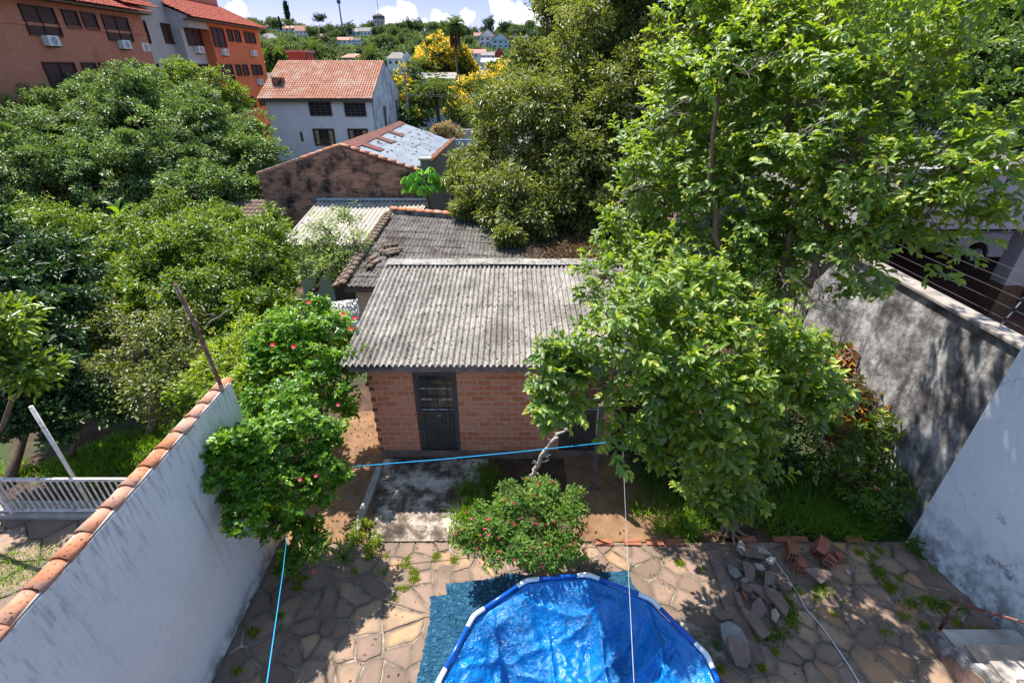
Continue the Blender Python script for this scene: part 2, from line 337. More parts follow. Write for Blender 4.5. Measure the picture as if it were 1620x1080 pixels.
# roofs
def roofmat(name, a, b, spot=(.02, .02, .02), slo=.64, big=None, rough=.85, sc=1.0, bigr=(.5, .62)):
    t = NT(name); v = t.co('Object'); st = t.co('Object', (6, .8, 1))
    col = t.ramp(t.noise(2.2 * sc, 8, .65, v), [(.3, a), (.72, b)])
    col = t.mix(t.rng(t.noise(1.3, 6, .6, st), .5, .72, 0, .5), col, tuple(x * .5 for x in a))
    if big: col = t.mix(t.rng(t.noise(.9 * sc, 7, .65, v), *bigr), col, big)
    col = t.mix(t.rng(t.noise(17 * sc, 3, .5, v), slo, slo + .05), col, spot)
    t.base(col); t.set(Roughness=rough, Specular__IOR__Level=.2); t.bump(t.noise(40, 6, .7, v), .5, .01); M[name] = t.m; return t.m
roofmat('cement_roof', (.19, .172, .155), (.42, .39, .355), (.03, .025, .022), .58, big=(.15, .135, .12), bigr=(.48, .64))
roofmat('dark_cement_roof', (.065, .058, .052), (.23, .21, .195), (.015, .013, .012), .54, big=(.065, .045, .033), bigr=(.56, .66))
roofmat('beige_roof', (.33, .295, .26), (.52, .475, .42), (.10, .085, .07), .68)
roofmat('terracotta', (.38, .16, .095), (.60, .32, .22), (.055, .035, .03), .60, big=(.52, .36, .28))
roofmat('ridge_tile', (.38, .13, .065), (.60, .26, .14), (.06, .035, .03), .62, big=(.42, .27, .21), sc=1.8, bigr=(.48, .66))
roofmat('mossy_tile', (.12, .085, .06), (.28, .20, .15), (.03, .025, .02), .56)
roofmat('apartment_tile', (.30, .055, .035), (.42, .10, .06), (.10, .03, .025), .7)
roofmat('grey_far_roof', (.26, .235, .22), (.36, .33, .31), (.1, .1, .1), .8)
roofmat('pink_far_roof', (.42, .20, .155), (.52, .28, .22), (.2, .1, .08), .8)
roofmat('dark_far_roof', (.10, .095, .09), (.17, .15, .14), (.1, .1, .1), .8)
t = NT('metal_roof'); v = t.co('Object')
sp = t.co('Object', (2.2, .8, 1)); col = t.ramp(t.noise(1.2, 5, .6, v), [(.3, (.17, .20, .245)), (.7, (.27, .31, .36))])
col = t.mix(t.rng(t.noise(2.0, 5, .55, sp), .615, .64), col, (.11, .045, .035))
sx = t.n('SeparateXYZ', Vector=t.n('TexCoord').outputs['Object'])

t.base(col); t.set(Roughness=.65); M['metal_roof'] = t.m
simple('rust_sheet', (.145, .05, .036), .85, .35, 6, dirt=(.08, .035, .028))
# stone and ground
t = NT('flagstone'); v = t.co('Object'); a = t.n('Attribute', _attribute_name='rnd').outputs['Fac']
col = t.ramp(a, [(0, (.16, .105, .078)), (.3, (.23, .15, .108)), (.55, (.29, .19, .14)), (.75, (.34, .225, .14)), (.9, (.42, .27, .15)), (1, (.42, .20, .09))])
col = t.mix(t.rng(t.noise(5, 6, .65, v), .4, .7, 0, .45), col, (.22, .16, .13))
col = t.mix(t.rng(t.noise(1.1, 7, .65, v), .44, .62, 0, .75), col, (.15, .11, .088))
col = t.mix(t.rng(t.noise(38, 3, .6, v), .66, .74, 0, .5), col, (.08, .06, .05))
e_ = t.n('Attribute', _attribute_name='edge').outputs['Fac']; col = t.mix(t.rng(t.math('ADD', e_, t.math('MULTIPLY', t.noise(6, 5, .6, v), .5)), .22, .62, .8, 0), col, (.13, .095, .07)); t.base(col); t.set(Roughness=.72, Specular__IOR__Level=.3); t.bump(t.math('ADD', t.noise(9, 7, .65, v), t.math('MULTIPLY', t.noise(45, 4, .6, v), .3)), .55, .02); M['flagstone'] = t.m
t = NT('mortar_bed'); v = t.co('Object'); col = t.ramp(t.noise(3, 8, .7, v), [(.3, (.06, .045, .032)), (.48, (.16, .125, .095)), (.65, (.40, .34, .29))])
col = t.mix(t.rng(t.noise(1.4, 7, .6, v), .57, .64), col, (.04, .07, .02)); t.base(col); t.bump(t.noise(30, 5, .7, v), .5, .02); M['mortar_bed'] = t.m
t = NT('soil'); v = t.co('Object'); col = t.ramp(t.noise(2.2, 9, .7, v), [(.3, (.06, .035, .022)), (.5, (.13, .075, .045)), (.7, (.23, .15, .10))])
col = t.mix(t.rng(t.noise(.55, 7, .6, v), .47, .56), col, (.035, .055, .014)); t.base(col); t.bump(t.noise(16, 8, .7, v), .9, .04); M['soil'] = t.m
t = NT('sandy_soil'); v = t.co('Object'); col = t.ramp(t.noise(2.5, 9, .7, v), [(.3, (.13, .072, .038)), (.7, (.31, .18, .095))])
col = t.mix(t.rng(t.noise(11, 6, .7, v), .62, .72, 0, .7), col, (.12, .07, .04)); t.base(col); t.bump(t.noise(14, 8, .7, v), .8, .03); M['sandy_soil'] = t.m
t = NT('old_concrete'); v = t.co('Object'); col = t.ramp(t.noise(1.6, 10, .72, v), [(.38, (.03, .024, .018)), (.47, (.12, .09, .07)), (.53, (.32, .27, .22)), (.62, (.60, .55, .48))])
col = t.mix(t.rng(t.noise(5, 6, .7, v), .6, .68, 0, .6), col, (.10, .05, .035)); t.base(col); t.set(Roughness=.8); t.bump(t.noise(18, 8, .7, v), .7, .02); M['old_concrete'] = t.m
simple('concrete', (.33, .29, .26), .85, .25, 6, dirt=(.14, .12, .10), bump=.5)
simple('pale_concrete', (.46, .42, .38), .85, .2, 6, dirt=(.2, .17, .15), bump=.5)
simple('light_stone', (.38, .30, .24), .8, .25, 6, bump=.5)
simple('dark_stone', (.215, .145, .115), .8, .3, 5, dirt=(.10, .08, .07), bump=.6)
simple('grey_stone', (.24, .225, .215), .85, .25, 5, dirt=(.17, .15, .14), bump=.8)
simple('loose_brick', (.34, .125, .07), .85, .3, 8, dirt=(.12, .06, .045), dscale=5, bump=.6)
simple('asphalt', (.16, .155, .15), .9, .2, 3)
simple('hill_ground', (.06, .09, .03), .95, .4, .08, bump=0)
# metal, plastic, glass
simple('dark_door', (.075, .068, .062), .5, .3, 8, dirt=(.10, .08, .065), dscale=4)
simple('iron_frame', (.10, .085, .075), .6, .3, 8)
simple('rusty_pipe', (.17, .075, .055), .75, .35, 18, bump=.4, dirt=(.30, .22, .20), dscale=10)
simple('white_metal', (.62, .61, .60), .5, .12, 10, dirt=(.3, .2, .15), dscale=9, bump=.05)
simple('grey_metal', (.30, .31, .33), .5, .2, 8, metal=.2)
simple('galvanised', (.42, .47, .52), .45, .2, 4, metal=.5)
simple('white_plastic', (.72, .73, .74), .4, .06, 4, bump=.05)
simple('ac_white', (.66, .65, .62), .5, .08, 4, bump=0)
simple('black_plastic', (.02, .02, .022), .5, .1, 5, bump=0)
simple('shutter_brown', (.055, .022, .018), .6, .25, 10, bump=.1)
simple('wood_brown', (.13, .075, .045), .7, .3, 8)
simple('fascia_wood', (.22, .185, .165), .8, .3, 9, dirt=(.09, .07, .06), dscale=5)
simple('car_white', (.62, .60, .56), .25, .04, 2, bump=0, spec=.6)
simple('tyre', (.016, .016, .016), .8, .1, 9)
simple('blue_rope', (.01, .30, .62), .6, .1, 40)
simple('pale_rope', (.30, .33, .38), .6, .1, 40)
simple('white_cable', (.66, .66, .64), .5, .1, 20, bump=0)
simple('wire', (.10, .10, .11), .5, .1, 20, bump=0)
simple('bare_twig', (.30, .25, .20), .85, .3, 12)
t = NT('glass'); t.base((.03, .035, .04)); t.set(Roughness=.08, Specular__IOR__Level=.8); M['glass'] = t.m
t = NT('pool_liner'); v = t.co('Object'); n1 = t.noise(2.6, 8, .62, v, .6); n2 = t.noise(6.5, 3, .55, v, 2.2)
n3 = t.noise(15, 3, .6, v, 2.5); msk = t.rng(t.noise(1.7, 4, .5, v), .45, .6, .15, 1.0); t.base(t.ramp(n1, [(.3, (.0, .135, .42)), (.7, (.002, .19, .54))])); t.set(Roughness=.22, Specular__IOR__Level=.6); t.bump(t.math('ADD', t.math('MULTIPLY', n2, .7), t.math('MULTIPLY', n3, t.math('MULTIPLY', msk, .8))), 1.0, .05); M['pool_liner'] = t.m
t = NT('pool_tube'); t.base((.004, .085, .42)); t.set(Roughness=.3, Specular__IOR__Level=.5); M['pool_tube'] = t.m
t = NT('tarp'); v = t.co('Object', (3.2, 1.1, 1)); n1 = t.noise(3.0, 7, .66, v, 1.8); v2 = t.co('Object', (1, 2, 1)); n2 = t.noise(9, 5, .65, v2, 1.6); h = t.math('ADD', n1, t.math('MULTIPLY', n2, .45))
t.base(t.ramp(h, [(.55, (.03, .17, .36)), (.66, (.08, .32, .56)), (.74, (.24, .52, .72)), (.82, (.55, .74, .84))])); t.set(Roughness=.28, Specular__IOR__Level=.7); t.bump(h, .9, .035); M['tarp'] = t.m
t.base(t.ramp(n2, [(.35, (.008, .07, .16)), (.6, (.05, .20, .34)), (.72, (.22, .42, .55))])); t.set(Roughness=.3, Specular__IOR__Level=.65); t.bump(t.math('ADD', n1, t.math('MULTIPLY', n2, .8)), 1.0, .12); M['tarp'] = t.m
# ------------------------------------------------------------------ foliage
def unit(a): return a / np.maximum(np.linalg.norm(a, axis=-1, keepdims=True), 1e-9)
# leaf templates: (along 0..1, across -.5..5, lift) and faces of 4
def tmpl_quad():   # folded rhombus of two triangles-as-quads (4 verts, 1 face) for small leaves
    return np.array([(0, 0, 0), (.45, -.5, .08), (1, 0, -.05), (.45, .5, .08)]), np.array([(0, 1, 2, 3)]), None
def tmpl_mid():    # 6 verts, 2 quads folded on the midrib
    V = np.array([(0, 0, 0), (.3, -.46, .10), (.75, -.36, .06), (1, 0, -.12), (.75, .36, .06), (.3, .46, .10)])
    return V, np.array([(0, 1, 2, 3), (0, 3, 4, 5)]), None
def tmpl_big():    # oval leaf with a sunken midrib and a drooping tip
    rows = [(.02, .04, 0), (.2, .36, .02), (.45, .5, .03), (.72, .42, -.02), (.92, .18, -.10), (1.0, .01, -.16)]
    V = []; U = []
    for a, w, z in rows:
        V += [(a, -w, z + w * .28), (a, 0, z), (a, w, z + w * .28)]; U += [(-w, a), (0, a), (w, a)]
    Fq = []
    for i in range(len(rows) - 1):
        b = i * 3; Fq += [(b, b + 3, b + 4, b + 1), (b + 1, b + 4, b + 5, b + 2)]
    return np.array(V), np.array(Fq), np.array(U)
def tmpl_blade():
    return np.array([(0, -.5, 0), (0, .5, 0), (.55, .35, .06), (.55, -.35, .06), (1, .03, -.10), (1, -.03, -.10)]), np.array([(0, 1, 2, 3), (3, 2, 4, 5)]), None
TM = dict(quad=tmpl_quad(), mid=tmpl_mid(), big=tmpl_big(), blade=tmpl_blade())
def leaves(name, pos, axis, normal, length, width, rnd, m, parent=None, kind='mid', smooth=True):
    V, Fq, U = TM[kind]; n = len(pos)
    axis = unit(axis); side = unit(np.cross(normal, axis)); up = np.cross(axis, side)
    L = np.broadcast_to(np.asarray(length, float), (n,))[:, None, None]; W = np.broadcast_to(np.asarray(width, float), (n,))[:, None, None]
    P = pos[:, None, :] + axis[:, None, :] * (V[None, :, 0:1] * L) + side[:, None, :] * (V[None, :, 1:2] * W) + up[:, None, :] * (V[None, :, 2:3] * L)
    k = len(V); FF = (Fq[None] + (np.arange(n) * k)[:, None, None]).reshape(-1, 4)
    uvl = None if U is None else np.tile(U, (n, 1))
    return np_mesh(name, P.reshape(-1, 3), FF, m, parent, smooth, {'rnd': np.repeat(rnd, k)}, uvl)
def sphere_dirs(rs, n): return unit(rs.normal(size=(n, 3)))
def clump_points(blobs, dens, rs, shell=.62, zmin=None, rough=.16):
    """points in the outer shell of each ellipsoid (x,y,z,rx,ry,rz), their outward direction"""
    P = []; O = []; K = []
    for bi, b in enumerate(blobs):
        c = np.array(b[:3]); r = np.array(b[3:6]) if len(b) >= 6 else np.array([b[3]] * 3)
        area = 4 * math.pi * float(np.prod(r)) ** (2 / 3); n = max(6, int(area * dens))
        d = sphere_dirs(rs, n); rad = shell + (1.0 - shell) * rs.random(n) ** .6
        wob = 1 + rough * (np.sin(d[:, 0] * 5 + bi) + np.sin(d[:, 1] * 6 + bi * 2.3) + np.sin(d[:, 2] * 5.5 + bi * 1.7)) * .6
        p = c + d * r * (rad * wob)[:, None]
        P.append(p); O.append(unit(d / r)); K.append(np.full(n, bi))
    P = np.concatenate(P); O = np.concatenate(O); K = np.concatenate(K)
    if zmin is not None: k = P[:, 2] > zmin; P, O, K = P[k], O[k], K[k]
    return P, O, K
def lump(blobs, k=7, f=.42, core=.70, seed=1, up=.15):
    rs = np.random.RandomState(seed); out = []
    for b in blobs:
        r = b[3:6]; out.append((b[0], b[1], b[2], r[0] * core, r[1] * core, r[2] * core))
        for i in range(k):
            d = rs.normal(size=3); d[2] += up; d /= np.linalg.norm(d); s = f * rs.uniform(.65, 1.15); q = rs.uniform(.62, .85)
            out.append((b[0] + d[0] * r[0] * q, b[1] + d[1] * r[1] * q, b[2] + d[2] * r[2] * q, r[0] * s, r[1] * s, r[2] * s * .85))
    return out
def crown(name, blobs, m, parent, dens=6, per=22, cr=.28, ll=.11, lw=.05, seed=1, kind='mid', shell=.62, zmin=None, up=.9, droop=.15, tipb=0.0, rough=.16):
    """clumps of leaves: every clump a small tuft fanning outward"""
    rs = np.random.RandomState(seed)
    P, O, K = clump_points(blobs, dens, rs, shell, zmin, rough)
    n = len(P); tone = np.clip(rs.normal(.42, .2, n), 0, 1)
    off = sphere_dirs(rs, n * per) * (rs.random(n * per) ** .45)[:, None] * cr * np.repeat(rs.uniform(.6, 1.25, n), per)[:, None]
    off[:, 2] *= .65
    pos = np.repeat(P, per, 0) + off; Or = np.repeat(O, per, 0)
    ax = unit(off) * .8 + Or * .55 + rs.normal(size=pos.shape) * .45; ax[:, 2] -= droop
    nm = np.array([0, 0, up]) + Or * .75 + rs.normal(size=pos.shape) * .42
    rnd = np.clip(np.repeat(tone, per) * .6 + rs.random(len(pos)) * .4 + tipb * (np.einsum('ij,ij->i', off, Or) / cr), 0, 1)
    s = rs.uniform(.55, 1.4, len(pos))
    leaves(name, pos, ax, nm, ll * s, lw * s, rnd, m, parent, kind)
    return P, K
def sprigs(name, blobs, m, parent, dens=9, pairs=4, stem=.30, ll=.15, lw=.065, seed=1, shell=.55, droop=.25, twig_m=None, zmin=None, extra=None, rough=.16, kind='big', nb=.6):
    """opposite leaves in pairs along short shoots (guava, hibiscus)"""
    rs = np.random.RandomState(seed); P, O, K = clump_points(blobs, dens, rs, shell, zmin, rough)
    if extra is not None: P = np.concatenate([P, extra[0]]); O = np.concatenate([O, extra[1]]); K = np.concatenate([K, np.zeros(len(extra[0]), int)])
    n = len(P); d = unit(O * .8 + rs.normal(size=(n, 3)) * .55 + np.array([0, 0, .25]))
    pos = []; ax = []; nm = []; rn = []; sz = []
    tone = rs.random(n)
    for i in range(pairs + 1):
        t = i / pairs; q = P + d * stem * (t - .35); q[:, 2] -= droop * stem * t * t * 1.2
        base_side = unit(np.cross(d, np.array([0, 0, 1.0]) + rs.normal(size=(n, 3)) * .35))
        for sgn in (-1, 1):
            if i == pairs and sgn == 1: a = d * 1.0 + base_side * .25
            else: a = base_side * sgn * (1.0 - .45 * t) + d * (.35 + .6 * t)
            a = a + rs.normal(size=(n, 3)) * .16; a[:, 2] -= droop * (1 - t) + rs.random(n) * .15
            N = np.array([0, 0, .95]) + O * nb + rs.normal(size=(n, 3)) * .3
            keep = rs.random(n) < .93
            pos.append(q[keep]); ax.append(a[keep]); nm.append(N[keep]); sz.append((rs.uniform(.78, 1.12, n) * (1 - .42 * t ** 3))[keep])
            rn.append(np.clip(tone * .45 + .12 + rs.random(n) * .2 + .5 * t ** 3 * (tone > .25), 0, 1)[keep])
    pos = np.concatenate(pos); s = np.concatenate(sz)
    leaves(name, pos, np.concatenate(ax), np.concatenate(nm), ll * s, lw * s, np.concatenate(rn), m, parent, kind)
    return P, K, d
def curve_pts(a, b, rng, wob=.12, n=5, sag=0.0):
    a = Vector(a); b = Vector(b); L = (b - a).length; out = [a]
    for i in range(1, n):
        t = i / n; p = a.lerp(b, t) + Vector((rng.uniform(-1, 1), rng.uniform(-1, 1), rng.uniform(-.6, .6))) * wob * L * .35
        p.z += sag * L * math.sin(math.pi * t); out.append(p)
    return out + [b]
def limbs(base, fork, blobs, r0, seed=1, P=None, K=None, twigs=0, mb=None, n=7, split=3):
    """trunk from base to fork, limbs to the blob centres, twigs to some clumps"""
    rng = random.Random(seed); mb = mb or MB(); base = Vector(base); fork = Vector(fork)
    tp = curve_pts(base, fork, rng, .12, 6); mb.tube([tp[0] - Vector((0, 0, .15))] + tp, [r0 * 1.6, r0 * 1.25] + [r0 * (1.05 - .06 * i) for i in range(len(tp) - 1)], n)
    cs = [Vector(b[:3]) for b in blobs]
    order = sorted(range(len(cs)), key=lambda i: (cs[i] - fork).length); mains = []
    for i in order:                                   # join the nearest limb already drawn
        src = fork; r = r0 * .62
        best = (cs[i] - fork).length * .95
        for (p, pr) in mains:
            dd = (cs[i] - p).length
            if dd < best: best = dd; src = p; r = pr * .8
        pts = curve_pts(src, cs[i], rng, .3, 6, .05); k = len(pts)
        rr = [r * (1 - .55 * j / (k - 1)) for j in range(k)]; mb.tube(pts, rr, 6)
        for j in range(2, k): mains.append((pts[j], rr[j]))
        mains[-1] = (pts[-1], rr[-1])
    if P is not None and twigs:
        idx = [rng.randrange(len(P)) for _ in range(twigs)]
        for i in idx:
            c = cs[min(K[i], len(cs) - 1)]; pts = curve_pts(c, Vector(P[i]), rng, .25, 4)
            mb.tube(pts, [r0 * .14, r0 * .11, r0 * .085, r0 * .06, r0 * .03], 4, cap=False)
    return mb
def B(px, py, zc, r, ry=None, rz=None):
    p = pd(px, py, zc); return (p.x, p.y, p.z, r, ry or r, rz or r)
# ------------------------------------------------------------------ corrugated and tiled sheets
def corrugated(name, quad, pitch, amp, m, parent, th=.008, rows=1, jit=.0, seed=1, sub=8, lap=.008):
    """quad: eave-left, eave-right, top-right, top-left; waves run up the slope; rows and sheets overlap"""
    a, b, c, d = [Vector(p) for p in quad]; rng = random.Random(seed)
    w = ((b - a).length + (c - d).length) / 2; nw = max(2, round(w / pitch)); nx = nw * sub
    nrm = ((b - a).cross(d - a)).normalized(); V = []; Fq = []
    for r in range(rows):
        t0 = r / rows; t1 = (r + 1) / rows + .03 / rows; per = max(4, round(1.0 / pitch)); i0 = rng.randrange(per) - per
        while i0 < nw:
            s0, s1 = max(0, i0) * sub, min(nw, i0 + per) * sub; i0 += per
            if s1 <= s0: continue
            of = rng.uniform(-1, 1) * jit / max(.2, (d - a).length / rows) / rows; tz = rng.uniform(0, 1) * min(.012, jit * .8); tilt = rng.uniform(-.5, .5) * jit * .6
            for side in (0, 1):
                base = len(V); ny = 2
                for j in range(ny + 1):
                    tt = t0 + (t1 - t0) * j / ny + (of if j == 0 else 0)
                    for i in range(s0, s1 + 1):
                        u = i / nx; p = a.lerp(b, u).lerp(d.lerp(c, u), tt)
                        V.append(tuple(p + nrm * (amp * math.sin(2 * math.pi * i / sub) + lap * (1 - j / ny) + tz + tilt * (i - s0) / (s1 - s0) * .5 - th * side)))
                k = s1 - s0 + 1
                for j in range(ny):
                    for i in range(k - 1):
                        q = base + j * k + i; f = (q, q + 1, q + k + 1, q + k); Fq.append(f if side == 0 else f[::-1])
            k = s1 - s0 + 1; top = base - 3 * k; e = len(V)
            V += [V[top + i] for i in range(k)] + [V[base + i] for i in range(k)]
            for i in range(k - 1): Fq.append((e + k + i, e + k + i + 1, e + i + 1, e + i))
            e = len(V); V += [V[top + j * k] for j in range(3)] + [V[base + j * k] for j in range(3)] + [V[top + j * k + k - 1] for j in range(3)] + [V[base + j * k + k - 1] for j in range(3)]
            for j in range(2): Fq.append((e + j, e + j + 1, e + 3 + j + 1, e + 3 + j)); Fq.append((e + 9 + j, e + 9 + j + 1, e + 6 + j + 1, e + 6 + j))
    me = bpy.data.meshes.new(name); me.from_pydata(V, [], Fq); me.update()
    return finish(name, me, m, parent, True)
def tiled(name, quad, m, parent, pitch=.22, row=.36, amp=.045, step=.03, seed=1, sub=6, th=.03):
    a, b, c, d = [Vector(p) for p in quad]; rng = random.Random(seed)
    w = ((b - a).length + (c - d).length) / 2; h = ((d - a).length + (c - b).length) / 2
    nw = max(2, round(w / pitch)); nr = max(1, round(h / row)); nx = nw * sub
    nrm = ((b - a).cross(d - a)).normalized(); V = []; Fq = []
    jit = [[rng.uniform(-1, 1) for _ in range(nw + 1)] for _ in range(nr)]
    for r in range(nr):
        base = len(V)
        for j in (0, 1):
            for i in range(nx + 1):
                u = i / nx; k = min(i // sub, nw); t = (r + j * 1.04) / nr
                if j == 0: t += jit[r][k] * .05 / nr
                p = a.lerp(b, u).lerp(d.lerp(c, u), min(t, 1.0))
                z = amp * abs(math.sin(math.pi * i / sub)) ** .7 + (step if j == 0 else 0) + jit[r][k] * .004
                V.append(tuple(p + nrm * z))
        for i in range(nx):
            q = base + i; Fq.append((q, q + 1, q + nx + 2, q + nx + 1))
        for i in range(nx + 1): V.append(tuple(Vector(V[base + i]) - nrm * step))
        e = base + 2 * (nx + 1)
        for i in range(nx): Fq.append((e + i, e + i + 1, base + i + 1, base + i))
    me = bpy.data.meshes.new(name); me.from_pydata(V, [], Fq); me.update()
    o = finish(name, me, m, parent, False); s = o.modifiers.new('solid', 'SOLIDIFY'); s.thickness = th; s.offset = -1
    return o
def ridge_tiles(mb, a, b, r=.10, L=.42, seed=1, lift=.02, side=None):
    """half-round cap tiles laid end over end from a to b"""
    a = Vector(a); b = Vector(b); d = (b - a); n = max(1, round(d.length / (L * .88))); dn = d.normalized(); w = Vector((-dn.y, dn.x, 0)).normalized(); rng = random.Random(seed)
    up = w.cross(dn) * -1
    if up.z < 0: up = -up
    for i in range(n):
        s0 = a + d * (i / n); s1 = a + d * ((i + 1.12) / n); r0, r1 = r * 1.12, r * .92; jj = rng.uniform(-.012, .012); V = []; K = 8
        for (s_, rr, lf) in ((s0, r0, lift + .012), (s1, r1, lift)):
            for rad in (rr, rr - .018):
                for k in range(K + 1):
                    t = math.pi * k / K; V.append(s_ + w * (math.cos(t) * rad + jj) + up * (math.sin(t) * rad * .72 + lf))
        Fc = []; q = K + 1
        for k in range(K):
            Fc += [(k, k + 1, 2 * q + k + 1, 2 * q + k), (q + k + 1, q + k, 3 * q + k, 3 * q + k + 1), (k + 1, k, q + k, q + k + 1), (2 * q + k, 2 * q + k + 1, 3 * q + k + 1, 3 * q + k)]
        Fc += [(0, 2 * q, 3 * q, q), (K, q + K, 3 * q + K, 2 * q + K)]
        mb.add(V, Fc)
    return mb
# ------------------------------------------------------------------ the ground
PR = [(-60, -.08), (20, -.08), (34, -.3), (55, -.8), (110, -.4), (180, 3), (260, 9.5), (330, 19.5), (400, 27.5), (450, 30), (520, 26), (700, 5), (1200, -20), (4000, -90)]
def terrain(x, y):
    z = PR[-1][1]
    for (a, za), (b, zb) in zip(PR, PR[1:]):
        if y < a: z = za; break
        if a <= y <= b:
            t = (y - a) / (b - a); z = za + (zb - za) * t; break
    if y > 120:
        k = min(1, (y - 120) / 150)
        z += k * (1.6 * math.sin(x * .021 + 1.2) + 1.2 * math.sin(x * .05 + y * .013)) - k * (x + 75) * .03
    return z
xs = sorted(set([-3000, -1800, -1000, -600, -400] + list(range(-300, 301, 12)) + [400, 700, 1200, 2200, 3000])); ys = sorted(set(list(range(-60, 121, 12)) + list(range(120, 560, 10)) + [620, 700, 900, 1200, 2000, 3500]))
g = MB(); nx = len(xs)
for y in ys:
    for x in xs: g.v.append((x, y, terrain(x, y)))
for j in range(len(ys) - 1):
    for i in range(nx - 1): g.f.append((j * nx + i, j * nx + i + 1, (j + 1) * nx + i + 1, (j + 1) * nx + i))
t = NT('ground_mix'); ob = t.n('TexCoord').outputs['Object']; sx = t.n('SeparateXYZ', Vector=ob)
sc_ = t.co('Object'); near = t.ramp(t.noise(2.2, 9, .7, sc_), [(.3, (.03, .018, .012)), (.5, (.075, .042, .027)), (.7, (.17, .105, .07))])
near = t.mix(t.rng(t.noise(.55, 7, .6, sc_), .5, .56), near, (.035, .06, .014))
far = t.ramp(t.noise(.06, 6, .6, sc_), [(.3, (.04, .065, .022)), (.7, (.08, .11, .035))])
t.base(t.mix(t.rng(sx.outputs[1], 45, 60), near, far)); t.bump(t.noise(16, 6, .7, sc_), .8, .03)
tag(g.build('ground', t.m, smooth=True), kind='structure')
# patio of irregular flagstones: every stone is real, in one sheet
def clip(poly, n, c):
    out = []
    for i in range(len(poly)):
        p, q = poly[i], poly[(i + 1) % len(poly)]; dp = p[0] * n[0] + p[1] * n[1] - c; dq = q[0] * n[0] + q[1] * n[1] - c
        if dp <= 0: out.append(p)
        if (dp < 0 < dq) or (dq < 0 < dp):
            t_ = dp / (dp - dq); out.append((p[0] + (q[0] - p[0]) * t_, p[1] + (q[1] - p[1]) * t_))
    return out
def flagstones(name, bounds, holes, cell, seed, z0=0.0, parent=None, rot=0.0, edge=None, inset=.005):
    rng = random.Random(seed); x0, x1, y0, y1 = bounds; S = []
    ny = int((y1 - y0) / cell); nx_ = int((x1 - x0) / cell)
    for j in range(-1, ny + 2):
        for i in range(-1, nx_ + 2):
            S.append((x0 + (i + .5 + .5 * (j % 2) + rng.uniform(-.42, .42)) * cell, y0 + (j + .5 + rng.uniform(-.42, .42)) * cell))
    S = [s for s in S if rng.random() > .30]; mb = MB(); rn = []; ed = []
    for s in S:
        if not (x0 - .2 < s[0] < x1 + .2 and y0 - .2 < s[1] < y1 + .2): continue
        if any(h(s[0], s[1]) for h in holes): continue
        poly = [(x0, y0), (x1, y0), (x1, y1), (x0, y1)]
        poly = [(min(x1, max(x0, s[0] + dx)), min(y1, max(y0, s[1] + dy))) for dx, dy in ((-1.2, -1.2), (1.2, -1.2), (1.2, 1.2), (-1.2, 1.2))]
        for q in S:
            dx, dy = q[0] - s[0], q[1] - s[1]; d = math.hypot(dx, dy)
            if 1e-6 < d < 2.4 * cell:
                n = (dx / d, dy / d); poly = clip(poly, n, (n[0] * (s[0] + q[0]) / 2 + n[1] * (s[1] + q[1]) / 2) - inset * rng.uniform(.6, 1.5))
                if len(poly) < 3: break
        if edge and len(poly) >= 3:
            for (n, c) in edge: poly = clip(poly, n, c)
        if len(poly) < 3: continue
        # subdivide and roughen the outline
        out = []
        for i in range(len(poly)):
            p, q = poly[i], poly[(i + 1) % len(poly)]; L = math.hypot(q[0] - p[0], q[1] - p[1])
            if L < .012: continue
            out.append((p[0] + (s[0] - p[0]) * .02, p[1] + (s[1] - p[1]) * .02)); k = int(L / .09)
            nn = ((q[1] - p[1]) / L, -(q[0] - p[0]) / L)
            for m_ in range(1, k + 1):
                t_ = m_ / (k + 1); o_ = rng.uniform(-.016, .003); out.append((p[0] + (q[0] - p[0]) * t_ + nn[0] * o_, p[1] + (q[1] - p[1]) * t_ + nn[1] * o_))
        if len(out) < 3: continue
        zt = z0 + rng.uniform(-.006, .006); tx, ty = rng.uniform(-.012, .012), rng.uniform(-.012, .012); n = len(out)
        top = [(x + (s[0] - x) * .03, y + (s[1] - y) * .03, zt + (x - s[0]) * tx + (y - s[1]) * ty) for x, y in out]
        mid = [(x, y, zt - .007 + (x - s[0]) * tx + (y - s[1]) * ty) for x, y in out]; bot = [(x, y, z0 - .05) for x, y in out]
        mb.add([(s[0] + (sum(p[0] for p in out) / n - s[0]), sum(p[1] for p in out) / n, zt)] + top + mid + bot, [(0, 1 + i, 1 + (i + 1) % n) for i in range(n)] + [(1 + a_, 1 + b_, 1 + c_, 1 + d_) for a_, b_, c_, d_ in [(n + i, n + (i + 1) % n, (i + 1) % n, i) for i in range(n)] + [(2 * n + i, 2 * n + (i + 1) % n, n + (i + 1) % n, n + i) for i in range(n)]])
        rn += [rng.random()] * (3 * n + 1); ed += [1.0] + [0.0] * (3 * n)
    me = bpy.data.meshes.new(name); me.from_pydata(mb.v, [], mb.f); me.update()
    a = me.attributes.new('rnd', 'FLOAT', 'POINT'); a.data.foreach_set('value', rn); a = me.attributes.new('edge', 'FLOAT', 'POINT'); a.data.foreach_set('value', ed)
    return finish(name, me, M['flagstone'], parent)
PX0, PX1, PY1 = -4.06, 7.0, 5.66
patio = MB().poly([(PX0, -1.5), (7.6, -1.5), (7.35, 3.9), (6.92, 5.66), (PX0, 5.60)], -.10, -.009).build('patio_bed', M['mortar_bed']); tag(patio, kind='structure')
pit = lambda x, y: 2.55 < x < 3.15 and 3.62 < y < 4.22
st_ = flagstones('patio', (PX0 + .02, 7.5, -.6, 5.64), [pit], .285, 7, edge=[((.971, .238), 8.03)]); tag(st_, kind='structure')
